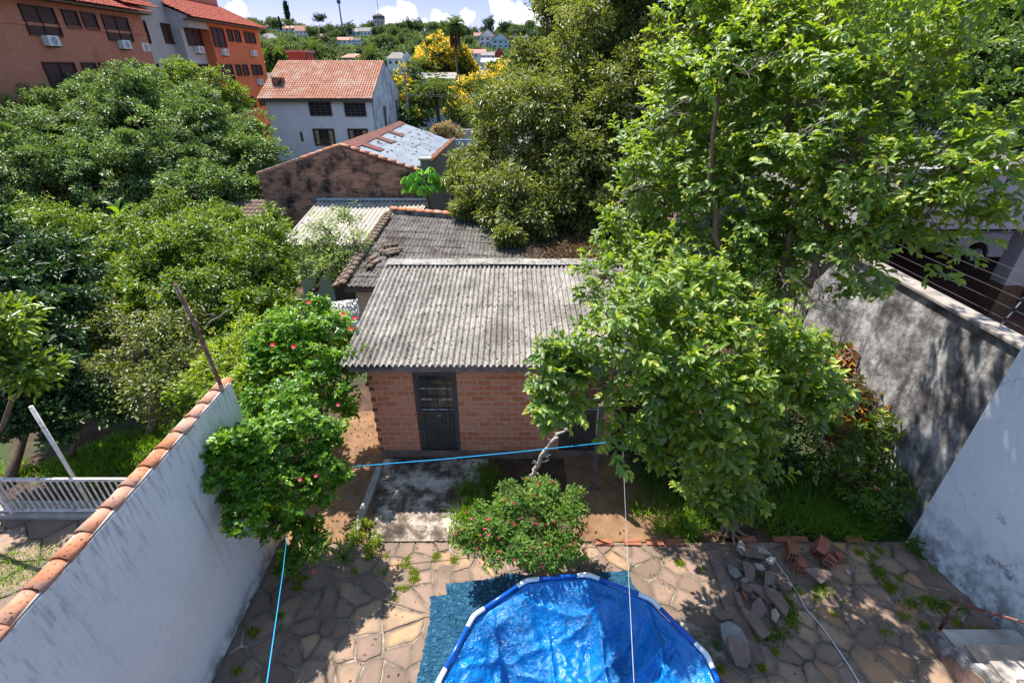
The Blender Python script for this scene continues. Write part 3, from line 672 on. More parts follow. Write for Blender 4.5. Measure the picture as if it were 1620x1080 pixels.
# concrete pad, kerb and sandy strips in front of the shed
pad = MB().poly([(-2.48, 5.66), (-.72, 5.68), (-.55, 6.6), (-.5, 7.72), (-2.72, 7.72), (-2.62, 6.4)], -.10, -.005).build('concrete_pad', M['old_concrete']); tag(pad, kind='structure')
for i, (x0, x1, y0, y1, nm) in enumerate([(-4.0, -2.55, 5.62, 9.4, 'left'), (1.1, 3.1, 5.68, 7.9, 'right')]):
    tag(MB().box((x0, y0, -.09), (x1, y1, -.03)).build('sandy_path', M['sandy_soil']), kind='structure')
kb = MB(); kb.hexa([(-2.86, 5.75, -.06), (-2.72, 5.72, -.06), (-2.66, 7.5, -.06), (-2.80, 7.5, -.06)], [(-2.86, 5.75, .07), (-2.72, 5.72, .07), (-2.66, 7.5, .07), (-2.80, 7.5, .07)])
tag(kb.build('kerb', M['concrete'], bevel=.015), kind='structure')
tag(MB().box((2.9, 10.2, -.08), (7.2, 26, -.05)).build('soil_bed', M['soil']), kind='structure') if False else None
# next door: paved path on the left
lp = flagstones('neighbour_path', (-9.6, -4.45, 4.15, 6.45), [], .55, 21, z0=.02); tag(lp, kind='structure')
tag(MB().box((-9.8, 4.1, -.09), (-4.40, 6.5, -.01)).build('neighbour_path_bed', M['mortar_bed']), kind='structure')
# street behind the white house
tag(MB().slab([(-14, 62, terrain(0, 62) + .05), (16, 62, terrain(0, 62) + .05), (16, 70, terrain(0, 70) + .05), (-14, 70, terrain(0, 70) + .05)], .05).build('road', M['asphalt']), kind='structure')
# ------------------------------------------------------------------ walls round the yard
w = thing('boundary_wall', 'smooth white plastered boundary wall capped with orange clay tiles on the left of the patio', 'wall', (-4.16, 3, 0))
def rel(o, w):                     # keep world placement under an Empty
    o.matrix_parent_inverse = Matrix.Identity(4); o.location = -Matrix.Translation(w.location).translation if w.rotation_euler.z == 0 else o.location
    return o
def part(mb, name, m, par, smooth=False, bevel=0.0, label=None):
    o = mb.build(name, m, par, smooth, bevel); o.location = (-par.location.x, -par.location.y, -par.location.z) if par.type == 'EMPTY' else (0, 0, 0)
    if label: o['label'] = label
    return o
def part_o(o, par):
    o.parent = par
    if par.type == 'EMPTY': o.location = (-par.location.x, -par.location.y, -par.location.z)
    return o
part(MB().box((-4.26, .2, -.1), (-4.06, 5.80, 3.24)), 'wall_panel', M['white_plaster'], w)
part(ridge_tiles(MB(), (-4.16, .2, 3.25), (-4.16, 5.86, 3.22), r=.092, L=.34, seed=3, lift=.0), 'cap_tiles', M['ridge_tile'], w, smooth=True)
part(MB().box((-4.25, .2, 3.24), (-4.07, 5.78, 3.265)), 'mortar', M['pale_concrete'], w)
# white wall on the right, splayed towards the house
w = thing('white_wall', 'white painted wall splayed along the right edge of the patio with dappled sun on it', 'wall', (7.1, 4, 0))
part(MB().poly([(6.90, 5.66), (7.95, .8), (8.15, .8), (7.34, 5.66)], -.1, 4.35), 'wall_panel', M['right_white_plaster'], w)
w = thing('rough_wall', 'tall weathered grey and white boundary wall with crumbling plaster behind the croton', 'wall', (7.4, 9, 0))
part(MB().box((7.3, 5.68, -.1), (7.52, 18.5, 3.70)), 'wall_panel', M['rough_plaster'], w)
part(MB().box((7.24, 5.68, 3.702), (7.56, 18.5, 3.77)), 'coping', M['concrete'], w, bevel=.015)
# electric fence on the coping
w = thing('electric_fence', 'thin wire electric fence on slanted rods above the weathered wall', 'electric fence', (7.45, 9, 3.78))
mb = MB()
for k in range(5):
    z = 3.9 + .16 * k; x = 7.47 + .05 * k
    mb.tube([(x, 5.7, z), (x, 9.3, z - .02), (x, 13.5, z), (x, 17.8, z)], .004, 4)
part(mb, 'wires', M['wire'], w)
for y in (6.55, 10.4, 14.2, 17.8):
    part(MB().tube([(7.45, y, 3.77), (7.70, y, 4.66)], .012, 6), 'rod', M['galvanised'], w)
    for k in range(5): part(MB().lathe((7.47 + .05 * k, y, 3.87 + .16 * k), [(.02, 0), (.028, .02), (.02, .06)], 8), 'insulator', M['black_plastic'], w)
# thin poles
a = Vector((-4.16, 5.64, 3.24)); tag(MB().tube([(-4.15, 5.74, 2.55), (-4.16, 5.70, 3.4), (-4.14, 5.62, 4.2), (-4.17, 5.56, 4.88)], [.028, .027, .026, .024], 8).build('rusty_pole', M['rusty_pipe'], smooth=True), 'thin rusty pole standing against the far end of the tiled white wall', 'pole')
tag(MB().tube([(-7.86, 6.36, -.05), (-7.86, 6.36, 2.4)], .032, 10).build('steel_pole', M['white_metal'], smooth=True), 'pale metal pole rising behind the white railing next door', 'pole')
# railing next door
w = thing('railing', 'low white metal railing of upright bars in front of the neighbouring garden', 'railing', (-7.2, 6.25, 0))
part(MB().box((-11.5, 6.2, .88), (-4.5, 6.24, .94)), 'top_rail', M['white_metal'], w)
part(MB().box((-11.5, 6.2, .12), (-4.5, 6.24, .16)), 'bottom_rail', M['white_metal'], w)
x = -11.5; bars = []
while x < -4.5:
    bars.append(x); x += .115
for x in bars: part(MB().box((x, 6.211, .16), (x + .022, 6.229, .88)), 'bar', M['white_metal'], w)
for x in (-9.2, -6.62): part(MB().box((x, 6.17, -.05), (x + .07, 6.25, 1.0)), 'post', M['white_metal'], w)
tag(MB().box((-11.5, 6.12, -.09), (-4.4, 6.5, .10)).build('kerb_wall', M['concrete'], bevel=.02), 'low concrete kerb under the white railing', 'kerb wall')
# ------------------------------------------------------------------ brick shed
SY = 7.84
shed = thing('brick_shed', 'small orange hollow-brick shed with corrugated grey cement roof and dark metal doors', 'shed', (-.3, SY, 0))
mb = MB(); T = .14; H = 2.47
def zt(y): return 2.42 + (y - 7.45) * .112
for x0, x1, z0, z1 in [(-2.80, -1.94, -.1, H), (-1.94, -1.08, 2.12, H), (-1.08, .98, -.1, H), (.98, 1.87, 2.12, H), (1.87, 2.08, -.1, H)]:
    mb.box((x0, SY, z0), (x1, SY + T, z1))
for x in (-2.80, 1.94): mb.prism([(x, SY + T, -.1), (x, 11.4, -.1), (x, 11.4, zt(11.4)), (x, SY + T, zt(SY + T))], (.14, 0, 0))
mb.box((-2.66, 11.26, -.1), (1.94, 11.4, zt(11.26)))
part(mb, 'wall', M['shed_brick'], shed)
# toothed hollow brick ends at the left corner
mb = MB(); mh = MB()
for k in range(8):
    z = .12 + k * .256; mb.box((-2.808, SY - .010, z), (-2.70, SY - .001, z + .115))
    for i in range(2):
        for j in range(3): mh.box((-2.815 + j * .036, SY - .016, z + .018 + i * .045), (-2.815 + j * .036 + .024, SY - .013, z + .018 + i * .045 + .032))
part(mb, 'corner_bricks', M['shed_brick'], shed); part(mh, 'brick_holes', M['black_plastic'], shed)
part(MB().box((-2.78, SY - .03, -.09), (2.06, SY - .002, .13)), 'plinth', M['dark_stone'], shed)
part_o(corrugated('roof', [(-3.14, 7.42, 2.50), (2.75, 7.42, 2.50), (2.75, 11.56, 2.97), (-3.14, 11.56, 2.97)], .112, .031, M['cement_roof'], None, th=.008, rows=2, jit=.012, seed=5), shed)
rt = MB()
rng = random.Random(4); x = -3.1
while x < 2.7:
    L = rng.uniform(.85, 1.0); dz = rng.uniform(0, .02)
    rt.hexa([(x, 11.30, 2.985 + dz), (x + L, 11.30, 2.98 + dz), (x + L, 11.60, 3.0 + dz), (x, 11.60, 3.0 + dz)], [(x, 11.30, 3.005 + dz), (x + L, 11.30, 3.0 + dz), (x + L, 11.60, 3.05 + dz), (x, 11.60, 3.05 + dz)]); x += L - .04
part(rt, 'ridge_cap', M['cement_roof'], shed, bevel=.01)
part(MB().hexa([(-3.0, 7.50, 2.33), (2.6, 7.50, 2.33), (2.6, 7.54, 2.33), (-3.0, 7.54, 2.33)], [(-3.0, 7.50, 2.47), (2.6, 7.50, 2.47), (2.6, 7.54, 2.47), (-3.0, 7.54, 2.47)]), 'fascia_board', M['fascia_wood'], shed)
part(MB().box((-3.02, 7.46, 2.40), (-2.2, 7.497, 2.46)), 'batten', M['grey_wood'], shed)
for x in (-2.7, -.9, .9, 2.3): part(MB().prism([(x, 7.545, 2.36), (x, 11.2, 2.79), (x, 11.2, 2.87), (x, 7.545, 2.44)], (.06, 0, 0)), 'rafter', M['grey_wood'], shed)
def shed_door(x0, x1, number=False):
    fr = MB(); y = SY + .03
    fr.box((x0, y, 0), (x0 + .06, y + .08, 2.11)); fr.box((x1 - .06, y, 0), (x1, y + .08, 2.11)); fr.box((x0 + .06, y, 2.05), (x1 - .06, y + .08, 2.11))
    d = part(MB().box((x0 + .065, y + .04, .05), (x1 - .065, y + .06, 1.06)), 'door', M['dark_door'], shed)
    part(fr, 'door_frame', M['grey_wood'], shed)
    rib = MB(); x = x0 + .10
    while x < x1 - .10: rib.hexa([(x, y + .025, .06), (x + .035, y + .025, .06), (x + .05, y + .04, .06), (x - .015, y + .04, .06)], [(x, y + .025, 1.05), (x + .035, y + .025, 1.05), (x + .05, y + .04, 1.05), (x - .015, y + .04, 1.05)]); x += .085
    part(rib, 'ribs', M['dark_door'], d)
    rl = MB(); rl.box((x0 + .065, y + .02, 1.062), (x1 - .065, y + .05, 1.11)); rl.box((x0 + .062, y + .022, .0), (x0 + .105, y + .05, 2.045)); rl.box((x1 - .105, y + .022, 0), (x1 - .062, y + .05, 2.045)); rl.box((x0 + .105, y + .022, 1.99), (x1 - .105, y + .05, 2.045)); rl.box((x0 + .105, y + .022, .0), (x1 - .105, y + .05, .05))
    part(rl, 'rail', M['iron_frame'], d)
    gr = MB(); cx = (x0 + x1) / 2; cz = 1.58
    for z in (1.3, 1.45, 1.71, 1.86): gr.box((x0 + .11, y + .005, z), (x1 - .11, y + .015, z + .012))
    for x in (x0 + .22, x1 - .23): gr.box((x, y + .006, 1.12), (x + .012, y + .016, 1.98))
    gr.box((cx - .006, y + .004, 1.12), (cx + .006, y + .014, 1.98))
    for sx_ in (-1, 1):
        for sz in (-1, 1):
            gr.tube([(cx + sx_ * (.02 + .10 * math.sin(a_)) * (1 - a_ / 9), y + .008, cz + sz * (.04 + .17 * (1 - math.cos(a_)) / 2 * (1.1 - a_ / 8))) for a_ in [i * .5 for i in range(10)]], .006, 4)
    part(gr, 'grille', M['iron_frame'], d)
    part(MB().box((x0 + .105, y + .052, 1.112), (x1 - .105, y + .058, 1.988)), 'glass', M['glass'], d)
    sl_ = MB()
    for z in (1.14, 1.40, 1.66): sl_.box((x0 + .11, y + .038, z), (x1 - .11, y + .048, z + .018))
    part(sl_, 'glazing_bars', M['white_metal'], d)
    part(MB().box((x0 + .075, y + .005, 1.0), (x0 + .10, y + .018, 1.12)).tube([(x0 + .09, y + .005, 1.05), (x0 + .09, y - .03, 1.05), (x0 + .18, y - .03, 1.05)], .007, 6), 'handle', M['rusty_pipe'], d)
    return d
d1 = shed_door(-1.94, -1.08); d2 = shed_door(.98, 1.87)
# a small painted mark, '14', on the left door rail
bt = bpy.data.curves.new('door_number', 'FONT'); bt.body = '14'; bt.size = .085; bt.extrude = .001; tob = bpy.data.objects.new('door_number', bt); C.objects.link(tob)
bpy.context.view_layer.update(); dg = bpy.context.evaluated_depsgraph_get(); me = bpy.data.meshes.new_from_object(tob.evaluated_get(dg)); bpy.data.objects.remove(tob)
me.materials.clear(); num = finish('door_number', me, M['white_metal'], None); num.rotation_euler = (R(90), 0, R(0)); num.parent = d1; num.location = (-1.545, SY + .045, .985)
part(MB().box((-1.93, SY - .01, -.02), (-1.09, SY + .02, .045)), 'doorstep', M['concrete'], shed); part(MB().box((.99, SY - .01, -.02), (1.86, SY + .02, .045)), 'doorstep', M['concrete'], shed)
# ------------------------------------------------------------------ low building behind with the dark roof
b2 = thing('outbuilding', 'low outbuilding behind the brick shed with a dark mossy cement roof edged in clay tiles', 'outbuilding', (-.5, 12, 0))
BL = Vector((-4.35, 17.8, 2.56)); BR = Vector((3.6, 15.55, 2.50)); FL = Vector((-4.35, 11.72, 2.24)); FR = Vector((3.6, 11.72, 2.24))
part_o(corrugated('roof', [FL, FR, BR, BL], .125, .016, M['dark_cement_roof'], None, rows=10, jit=.025, seed=8, lap=.016), b2)
part(MB().poly([(-4.2, 12.0), (3.4, 12.0), (3.4, 15.3), (-4.2, 17.5)], -.1, 2.20), 'wall', M['cream_plaster'], b2)
part(MB().hexa([(-4.4, 11.76, 2.06), (-2.6, 11.76, 2.06), (-2.6, 11.80, 2.06), (-4.4, 11.80, 2.06)], [(-4.4, 11.76, 2.2), (-2.6, 11.76, 2.2), (-2.6, 11.80, 2.2), (-4.4, 11.80, 2.2)]), 'fascia_board', M['grey_wood'], b2)
part(ridge_tiles(ridge_tiles(MB(), FL + Vector((-.08, -.12, .05)), BL + Vector((-.08, .1, .05)), r=.105, L=.34, seed=5), FL + Vector((-.26, -.12, -.02)), BL + Vector((-.26, .1, -.02)), r=.09, L=.34, seed=9), 'verge_tiles', M['mossy_tile'], b2, smooth=True)
pw = MB(); pw.hexa([BL + Vector((0, .02, -.3)), BR + Vector((0, .02, -.3)), BR + Vector((0, .2, -.3)), BL + Vector((0, .2, -.3))], [BL + Vector((0, .02, .12)), BR + Vector((0, .02, .12)), BR + Vector((0, .2, .12)), BL + Vector((0, .2, .12))])
part(pw, 'parapet', M['rough_plaster'], b2)
part(ridge_tiles(MB(), BL + Vector((-.1, .1, .12)), BR + Vector((0, .1, .12)), r=.12, L=.40, seed=6), 'parapet_tiles', M['ridge_tile'], b2, smooth=True)
lt = MB(); rng = random.Random(3)
for k, (px, py, a_) in enumerate([(606, 392, .5), (612, 398, .4), (600, 401, .3), (609, 405, .7), (584, 414, 1.4), (587, 421, 1.3), (583, 427, 1.5)]):
    p = pd(px, py, 13.6); p = pz(px, py, 2.24 + (pz(px, py, 2.34).y - 11.72) * .052 + .04)
    q = p + Vector((math.cos(a_), math.sin(a_), .02)) * .42; lt2 = ridge_tiles(MB(), p, q, r=.085, L=.45, seed=k); o = lt2.build('broken_roof_tile', M['mossy_tile'], smooth=True)
    tag(o, 'loose broken clay tile lying on the dark roof by its left verge', 'roof tile', 'loose tiles on the dark roof')
# green-walled lean-to with the pale corrugated roof
b3 = thing('lean_to', 'pale green lean-to with a light corrugated roof against the old brick warehouse', 'lean-to', (-6, 15.6, 0))
part_o(corrugated('roof', [(-7.6, 15.3, 2.18), (-4.66, 15.3, 2.18), (-4.66, 20.08, 2.48), (-7.95, 20.08, 2.48)], .165, .03, M['beige_roof'], None, rows=2, jit=.01, seed=11), b3)
part_o(corrugated('rear_roof', [(-4.64, 18.0, 2.34), (-3.45, 17.8, 2.34), (-3.45, 20.08, 2.48), (-4.64, 20.08, 2.48)], .165, .03, M['beige_roof'], None, rows=1, seed=12), b3)
part(MB().box((-7.3, 15.6, -.1), (-4.6, 15.75, 2.12)).box((-7.3, 15.75, -.1), (-7.15, 20.0, 2.12)), 'wall', M['green_plaster'], b3)
part(MB().box((-6.2, 15.56, .0), (-5.5, 15.595, 1.9)), 'door', M['grey_wood'], b3)
part(MB().box((-7.95, 19.98, 2.52), (-3.4, 20.085, 2.62)), 'flashing', M['galvanised'], b3)
tag(MB().hexa([(-5.5, 12.9, .3), (-4.7, 13.2, .3), (-4.9, 14.2, .75), (-5.7, 13.9, .75)], [(-5.5, 12.9, .34), (-4.7, 13.2, .34), (-4.9, 14.2, .79), (-5.7, 13.9, .79)]).box((-5.4, 13.2, -.08), (-5.34, 13.26, .42)).box((-4.95, 13.9, -.08), (-4.89, 13.96, .62)).build('white_board', M['clean_white']), 'white board propped on stakes beside the lean-to', 'board')
# ------------------------------------------------------------------ old brick warehouse
WY = 20.1
wh = thing('brick_warehouse', 'old soot-stained brick warehouse with a grey metal and rust roof', 'warehouse', (-6.7, WY, 0))
A0 = (-10.14, WY); part(MB().prism([(-10.14, WY, -.2), (-3.6, WY, -.2), (-3.6, WY, 3.56), (-6.68, WY, 4.56), (-10.14, WY, 3.5)], (0, .24, 0)), 'gable_wall', M['old_brick'], wh)
part(MB().prism([(-3.6, WY + .241, -.2), (-3.13, 28.9, -.2), (-3.13, 28.9, 3.76), (-3.6, WY + .241, 3.80)], (-.22, 0, 0)), 'side_wall', M['olive_wall_plaster'], wh)
part(MB().prism([(-10.1, WY + .241, -.2), (-9.7, 28.7, -.2), (-9.7, 28.7, 3.3), (-10.1, WY + .241, 3.4)], (.2, 0, 0)).prism([(-9.7, 28.71, -.2), (-3.14, 28.71, -.2), (-3.14, 28.71, 3.6), (-6.13, 28.71, 4.5), (-9.7, 28.71, 3.3)], (0, .2, 0)), 'rear_walls', M['old_brick'], wh)
RF, RB = Vector((-6.68, WY + .26, 4.58)), Vector((-6.13, 28.95, 4.66)); EF, EB = Vector((-3.84, WY + .26, 3.66)), Vector((-3.37, 28.95, 3.70)); WF, WB = Vector((-10.3, WY + .26, 3.46)), Vector((-9.9, 28.95, 3.46))
def rows_y(name, quad, m, pitch, amp, par): return part_o(corrugated(name, quad, pitch, amp, m, None, th=.006, rows=3, jit=.015, seed=13, sub=6), par)
rows_y('roof', [EF, EB, RB, RF], M['metal_roof'], .30, .018, wh)
rows_y('rear_roof', [WB, WF, RF, RB], M['rust_sheet'], .2, .02, wh)
def on_roof(u, v, h=.05):     # u from ridge to eave, v front to back
    p = RF.lerp(EF, u).lerp(RB.lerp(EB, u), v); return p + Vector((.28, 0, .95)).normalized() * h
rs_ = MB(); rs_.hexa([on_roof(-.01, -.01, .02), on_roof(.17, -.01, .02), on_roof(.10, 1.0, .02), on_roof(-.01, 1.0, .02)], [on_roof(-.01, -.01), on_roof(.17, -.01), on_roof(.10, 1.0), on_roof(-.01, 1.0)])
for (u0, u1, v0, v1) in [(.15, .42, .10, .17), (.13, .38, .34, .41), (.12, .36, .58, .65)]:
    rs_.hexa([on_roof(u0, v0, .02), on_roof(u1, v0, .02), on_roof(u1, v1, .02), on_roof(u0, v1, .02)], [on_roof(u0, v0, .046), on_roof(u1, v0, .046), on_roof(u1, v1, .046), on_roof(u0, v1, .046)])
rng = random.Random(8)
for _ in range(26):
    u0 = rng.uniform(.2, .92); v0 = rng.uniform(.03, .95); du = rng.uniform(.01, .05); dv = rng.uniform(.008, .02)
    rs_.hexa([on_roof(u0, v0, .02), on_roof(u0 + du, v0, .02), on_roof(u0 + du, v0 + dv, .02), on_roof(u0, v0 + dv, .02)], [on_roof(u0, v0, .042), on_roof(u0 + du, v0, .042), on_roof(u0 + du, v0 + dv, .042), on_roof(u0, v0 + dv, .042)])
part(rs_, 'rusted_sheets', M['rust_sheet'], wh)
cp = MB(); ridge_tiles(cp, (-8.3, WY + .12, 4.08), (-6.68, WY + .12, 4.58), r=.12, L=.40, seed=1); ridge_tiles(cp, (-3.6, WY + .12, 3.58), (-6.68, WY + .12, 4.58), r=.12, L=.40, seed=2); ridge_tiles(cp, (-3.5, WY + .3, 3.8), (-3.24, 28.9, 3.78), r=.12, L=.40, seed=3)
part(cp, 'coping_tiles', M['ridge_tile'], wh, smooth=True)
cp = MB(); ridge_tiles(cp, (-10.2, WY + .12, 3.5), (-8.32, WY + .12, 4.08), r=.1, L=.42, seed=4); part(cp, 'mossy_coping', M['mossy_tile'], wh, smooth=True)
ch = part(MB().box((-3.62, WY - .02, 3.2), (-3.24, WY + .36, 4.06)), 'chimney', M['olive_wall_plaster'], wh, bevel=.02); part(MB().box((-3.68, WY - .08, 4.062), (-3.18, WY + .42, 4.14)), 'chimney_cap', M['concrete'], ch, bevel=.015)
# low tiled roof glimpsed left of the warehouse
o = thing('tiled_shed', 'low shed with a worn red tile roof half hidden behind the garden trees', 'shed', (-12.5, 21.5, 0))
part_o(tiled('roof', [(-14.0, 21.4, 1.3), (-10.5, 21.4, 1.3), (-10.5, 23.4, 1.75), (-14.0, 23.4, 1.75)], M['mossy_tile'], None), o); part(MB().box((-13.8, 21.6, -.1), (-10.7, 23.2, 1.28)), 'wall', M['old_brick'], o)
# ------------------------------------------------------------------ windows helper
def window(par, plane, a0, a1, z0, z1, pos, out, m_frame, m_pane, nx=2, nz=1, th=.08, name='window', t=.06):
    """plane 'X' or 'Y': constant coordinate pos, out = +1/-1 the side it faces"""
    fr = MB(); pn = MB(); e = out * th
    def bx(mb, u0, u1, w0, w1, d0, d1):
        lo, hi = sorted((pos + d0 * out, pos + d1 * out))
        if plane == 'X': mb.box((lo, u0, w0), (hi, u1, w1))
        else: mb.box((u0, lo, w0), (u1, hi, w1))
    bx(fr, a0 - t, a0, z0 - t, z1 + t, .0, th); bx(fr, a1, a1 + t, z0 - t, z1 + t, .0, th); bx(fr, a0, a1, z1, z1 + t, .0, th); bx(fr, a0, a1, z0 - t, z0, .0, th)
    for i in range(1, nx): u = a0 + (a1 - a0) * i / nx; bx(fr, u - t * .4, u + t * .4, z0, z1, .012, th * .8)
    for j in range(1, nz): z = z0 + (z1 - z0) * j / nz; bx(fr, a0, a1, z - t * .3, z + t * .3, .013, th * .75)
    bx(pn, a0, a1, z0, z1, .004, .02)
    f = part(fr, name, m_frame, par); part(pn, 'pane', m_pane, f); return f
def bxX(mb, x0, x1, y0, y1, z0, z1): mb.box((x0, y0, z0), (x1, y1, z1)); return mb
# ------------------------------------------------------------------ white two-storey house
hx0, hx1, hy0, hy1 = -22.9, -12.85, 50.0, 62.0; hm = 56.0
wh2 = thing('white_house', 'weathered white two-storey house with an orange clay tile roof and stained gable', 'house', (-18, 50, -.7))
part(MB().box((hx0, hy0, -1.2), (hx1 - .2, hy1, 4.98)), 'wall', M['old_white_plaster'], wh2)
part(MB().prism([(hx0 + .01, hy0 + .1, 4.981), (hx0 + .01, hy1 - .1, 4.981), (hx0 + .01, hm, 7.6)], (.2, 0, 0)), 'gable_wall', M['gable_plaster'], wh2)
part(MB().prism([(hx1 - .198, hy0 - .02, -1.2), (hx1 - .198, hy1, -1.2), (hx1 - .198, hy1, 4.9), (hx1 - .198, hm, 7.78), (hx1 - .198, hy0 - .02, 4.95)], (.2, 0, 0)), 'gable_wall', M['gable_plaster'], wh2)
part_o(tiled('roof', [(hx0 - .5, hy0 - .55, 4.78), (hx1 + .02, hy0 - .55, 4.78), (hx1 + .02, hm, 7.86), (hx0 - .5, hm, 7.86)], M['terracotta'], None, pitch=.24, row=.40, amp=.10, step=.025, seed=4, sub=6), wh2)
part_o(tiled('rear_roof', [(hx1 + .02, hy1 + .4, 4.8), (hx0 - .5, hy1 + .4, 4.8), (hx0 - .5, hm, 7.86), (hx1 + .02, hm, 7.86)], M['terracotta'], None, pitch=.24, row=.5, seed=5, sub=4), wh2)
part(MB().box((hx0 - .45, hy0 - .52, 4.56), (hx1 + .0, hy0 - .005, 4.70)), 'eaves', M['grey_wood'], wh2)
def zY(px, py, Y): return pY(px, py, Y)
for (x0, y0, x1, y1, n1, n2) in [(489, 163, 525, 182, 4, 4), (545, 164, 579, 183, 4, 4), (496, 205, 531, 229, 4, 3), (551, 205, 583, 224, 4, 3)]:
    a = zY(x0, y0, 50); b = zY(x1, y1, 50); window(wh2, 'Y', a.x, b.x, b.z, a.z, 49.995, -1, M['wood_brown'] if y0 > 200 else M['iron_frame'], M['glass'], n1, n2, t=.08)
    if y0 > 200:
        part(MB().box((a.x + .12, 49.955, b.z + .05), (a.x + .45, 49.97, a.z - .1)).box((b.x - .45, 49.955, b.z + .05), (b.x - .1, 49.97, a.z - .1)), 'curtain', M['ochre_plaster'], wh2)
a = zY(474, 209, 50); b = zY(481, 224, 50)
part(MB().prism([(a.x, 49.97, b.z), (b.x, 49.97, b.z), (b.x, 49.97, a.z - .1), ((a.x + b.x) / 2, 49.97, a.z + .1), (a.x, 49.97, a.z - .1)], (0, .05, 0)), 'arched_window', M['wood_brown'], wh2)
for (y0, y1, z0, z1) in [(53.3, 54.1, 1.8, 3.9), (59.2, 59.9, 1.5, 4.2)]: window(wh2, 'X', y0, y1, z0, z1, hx1 + .006, 1, M['grey_metal'], M['glass'], 1, 2)
part(MB().box((hx1 + .005, 50.0, 1.0), (hx1 + .16, 61.9, 1.16)).box((hx1 + .005, 50, .45), (hx1 + .12, 61.9, .95)), 'ledge', M['pale_concrete'], wh2)
part(MB().box((hx0 + .4, 51.4, 5.3), (hx0 + 1.3, 52.2, 6.5)), 'chimney', M['old_brick'], wh2)
# red tank room behind it
o = thing('tank_room', 'small dark red box-shaped tower rising behind the ridge of the white house', 'tower', (-24, 66, 0))
a = pY(457, 98, 66); b = pY(481, 83, 66); part(MB().box((a.x, 66, -1), (b.x, 69, b.z)), 'wall', M['red_plaster'], o); part(MB().box((a.x - .2, 65.8, b.z + .002), (b.x + .2, 69.2, b.z + .22)), 'roof', M['pink_far_roof'], o)
part(MB().box((b.x + .2, 66, 2), (b.x + .8, 67, b.z - .5)), 'chimney', M['red_plaster'], o)
# ------------------------------------------------------------------ apartment building
ap = thing('apartment_building', 'long red brick apartment block with grey plaster bays and dark shutters', 'apartment building', (-28, 40, -.5))
XA, XG1, XG2, XO = -27.9, -28.3, -27.5, -26.7; ZT = 10.9
part(MB().box((-40, 20, -1), (XA, 43.6, ZT)), 'brick_wall', M['apartment_brick'], ap)
part(MB().box((-40, 43.602, -1), (XG1, 47.6, ZT + 1.2)).box((-40, 47.602, -1), (XG2, 50.6, ZT + .2)), 'plaster_wall', M['grey_plaster'], ap)
part(MB().box((-40, 50.602, -1), (XO, 60.2, ZT)), 'orange_wall', M['orange_apartment_brick'], ap)
part(MB().box((XA + .002, 20, 9.4), (XA + .05, 43.6, 9.55)), 'brick_band', M['apartment_brick'], ap)
part_o(tiled('roof', [(XO + .75, 60.9, ZT - .02), (XO + .75, 47.2, ZT - .02), (-32.0, 48.5, 13.3), (-32.0, 57.5, 13.3)][::1], M['apartment_tile'], None, pitch=.26, row=.42, seed=6, sub=4), ap) if False else None
def slope_roof(name, x_e, y0, y1, ze, x_r, zr, par, m=M['apartment_tile']):
    return part_o(tiled(name, [(x_e, y0, ze), (x_e, y1, ze), (x_r, y1, zr), (x_r, y0, zr)], m, None, pitch=.26, row=.42, amp=.06, step=.05, seed=6, sub=4), par)
slope_roof('roof', XO + .8, 47.4, 60.9, ZT - .05, -32.5, 13.6, ap)
slope_roof('roof', XA + .8, 18.0, 43.9, ZT - .05, -33.0, 13.4, ap)
slope_roof('roof', XG1 + .9, 41.6, 45.4, ZT + .35, -33.0, 14.2, ap)
gf = MB()
for xe, y0, y1, zr, xr in ((XO, 47.7, 60.6, 13.45, -32.5), (XA, 20, 43.7, 13.25, -33.0), (XG1, 43.0, 47.6, 14.0, -33.0)): gf.prism([(xe - .05, y0, 10.2), (xe - .05, y0, ZT + .12), (xr, y0, zr - .25), (xr, y0, 10.2)], (0, y1 - y0, 0))
part(gf, 'attic_walls', M['grey_plaster'], ap)
part(MB().box((XO - .3, 47.5, ZT - .2), (XO + .72, 60.8, ZT - .1)).box((XA - .3, 18, ZT - .2), (XA + .72, 43.8, ZT - .1)), 'eaves', M['wood_brown'], ap)
part(MB().box((-40, 61, -1), (-32.8, 45.5, 13.55)) if False else MB().box((-36, 52.5, 12.6), (-30.6, 61.0, 14.0)), 'rooftop_room', M['apartment_brick'], ap)
part(MB().box((-34.5, 46.2, 12.2), (-31, 49.5, 15.2)), 'water_tank', M['ochre_plaster'], ap)
def ywin(px, py, X): return pX(px, py, X)
wins = [(34, 10, 86, 54, XA), (99, 18, 121, 42, XA), (129, 21, 150, 44, XA), (163, 26, 202, 62, XA), (205, 33, 231, 67, XG1), (257, 42, 273, 72, XG1), (293, 44, 316, 72, XG2), (335, 47, 354, 75, XO), (360, 51, 367, 65, XO), (371, 52, 379, 66, XO), (387, 54, 403, 78, XO)]
rowz = [0, -2.85, -5.7, -8.55]
for (x0, y0, x1, y1, X) in wins:
    a = ywin(x0, (y0 * .75 + y1 * .25), X); b = ywin(x1, (y0 * .6 + y1 * .4), X); c = ywin((x0 + x1) / 2, y0, X); d = ywin((x0 + x1) / 2, y1, X)
    ya, yb = a.y, b.y; small = (x1 - x0) < 25 and X in (XA, XO) and (y1 - y0) < 26; ztop = 10.35; zb = ztop - (.85 if small else 1.38)
    if X == XG1 and x0 > 250: zb = ztop - 1.3
    for r in rowz: window(ap, 'X', ya, yb, zb + r, ztop + r, X + .004, 1, M['shutter_brown'], M['shutter_brown'], 2 if (yb - ya) > 1.4 else (2 if not small else 1), 1, th=.10)
labels = {0: 'nearest to the left edge, under the wide shutters', 1: 'under the shutters beside the grey plaster bay', 2: 'under the narrow shutters of the first grey bay', 3: 'under the shutters of the second grey bay', 4: 'under the left shutters of the orange block, two-part', 5: 'under the right shutters of the orange block, top floor', 6: 'under the right shutters of the orange block, one floor down'}
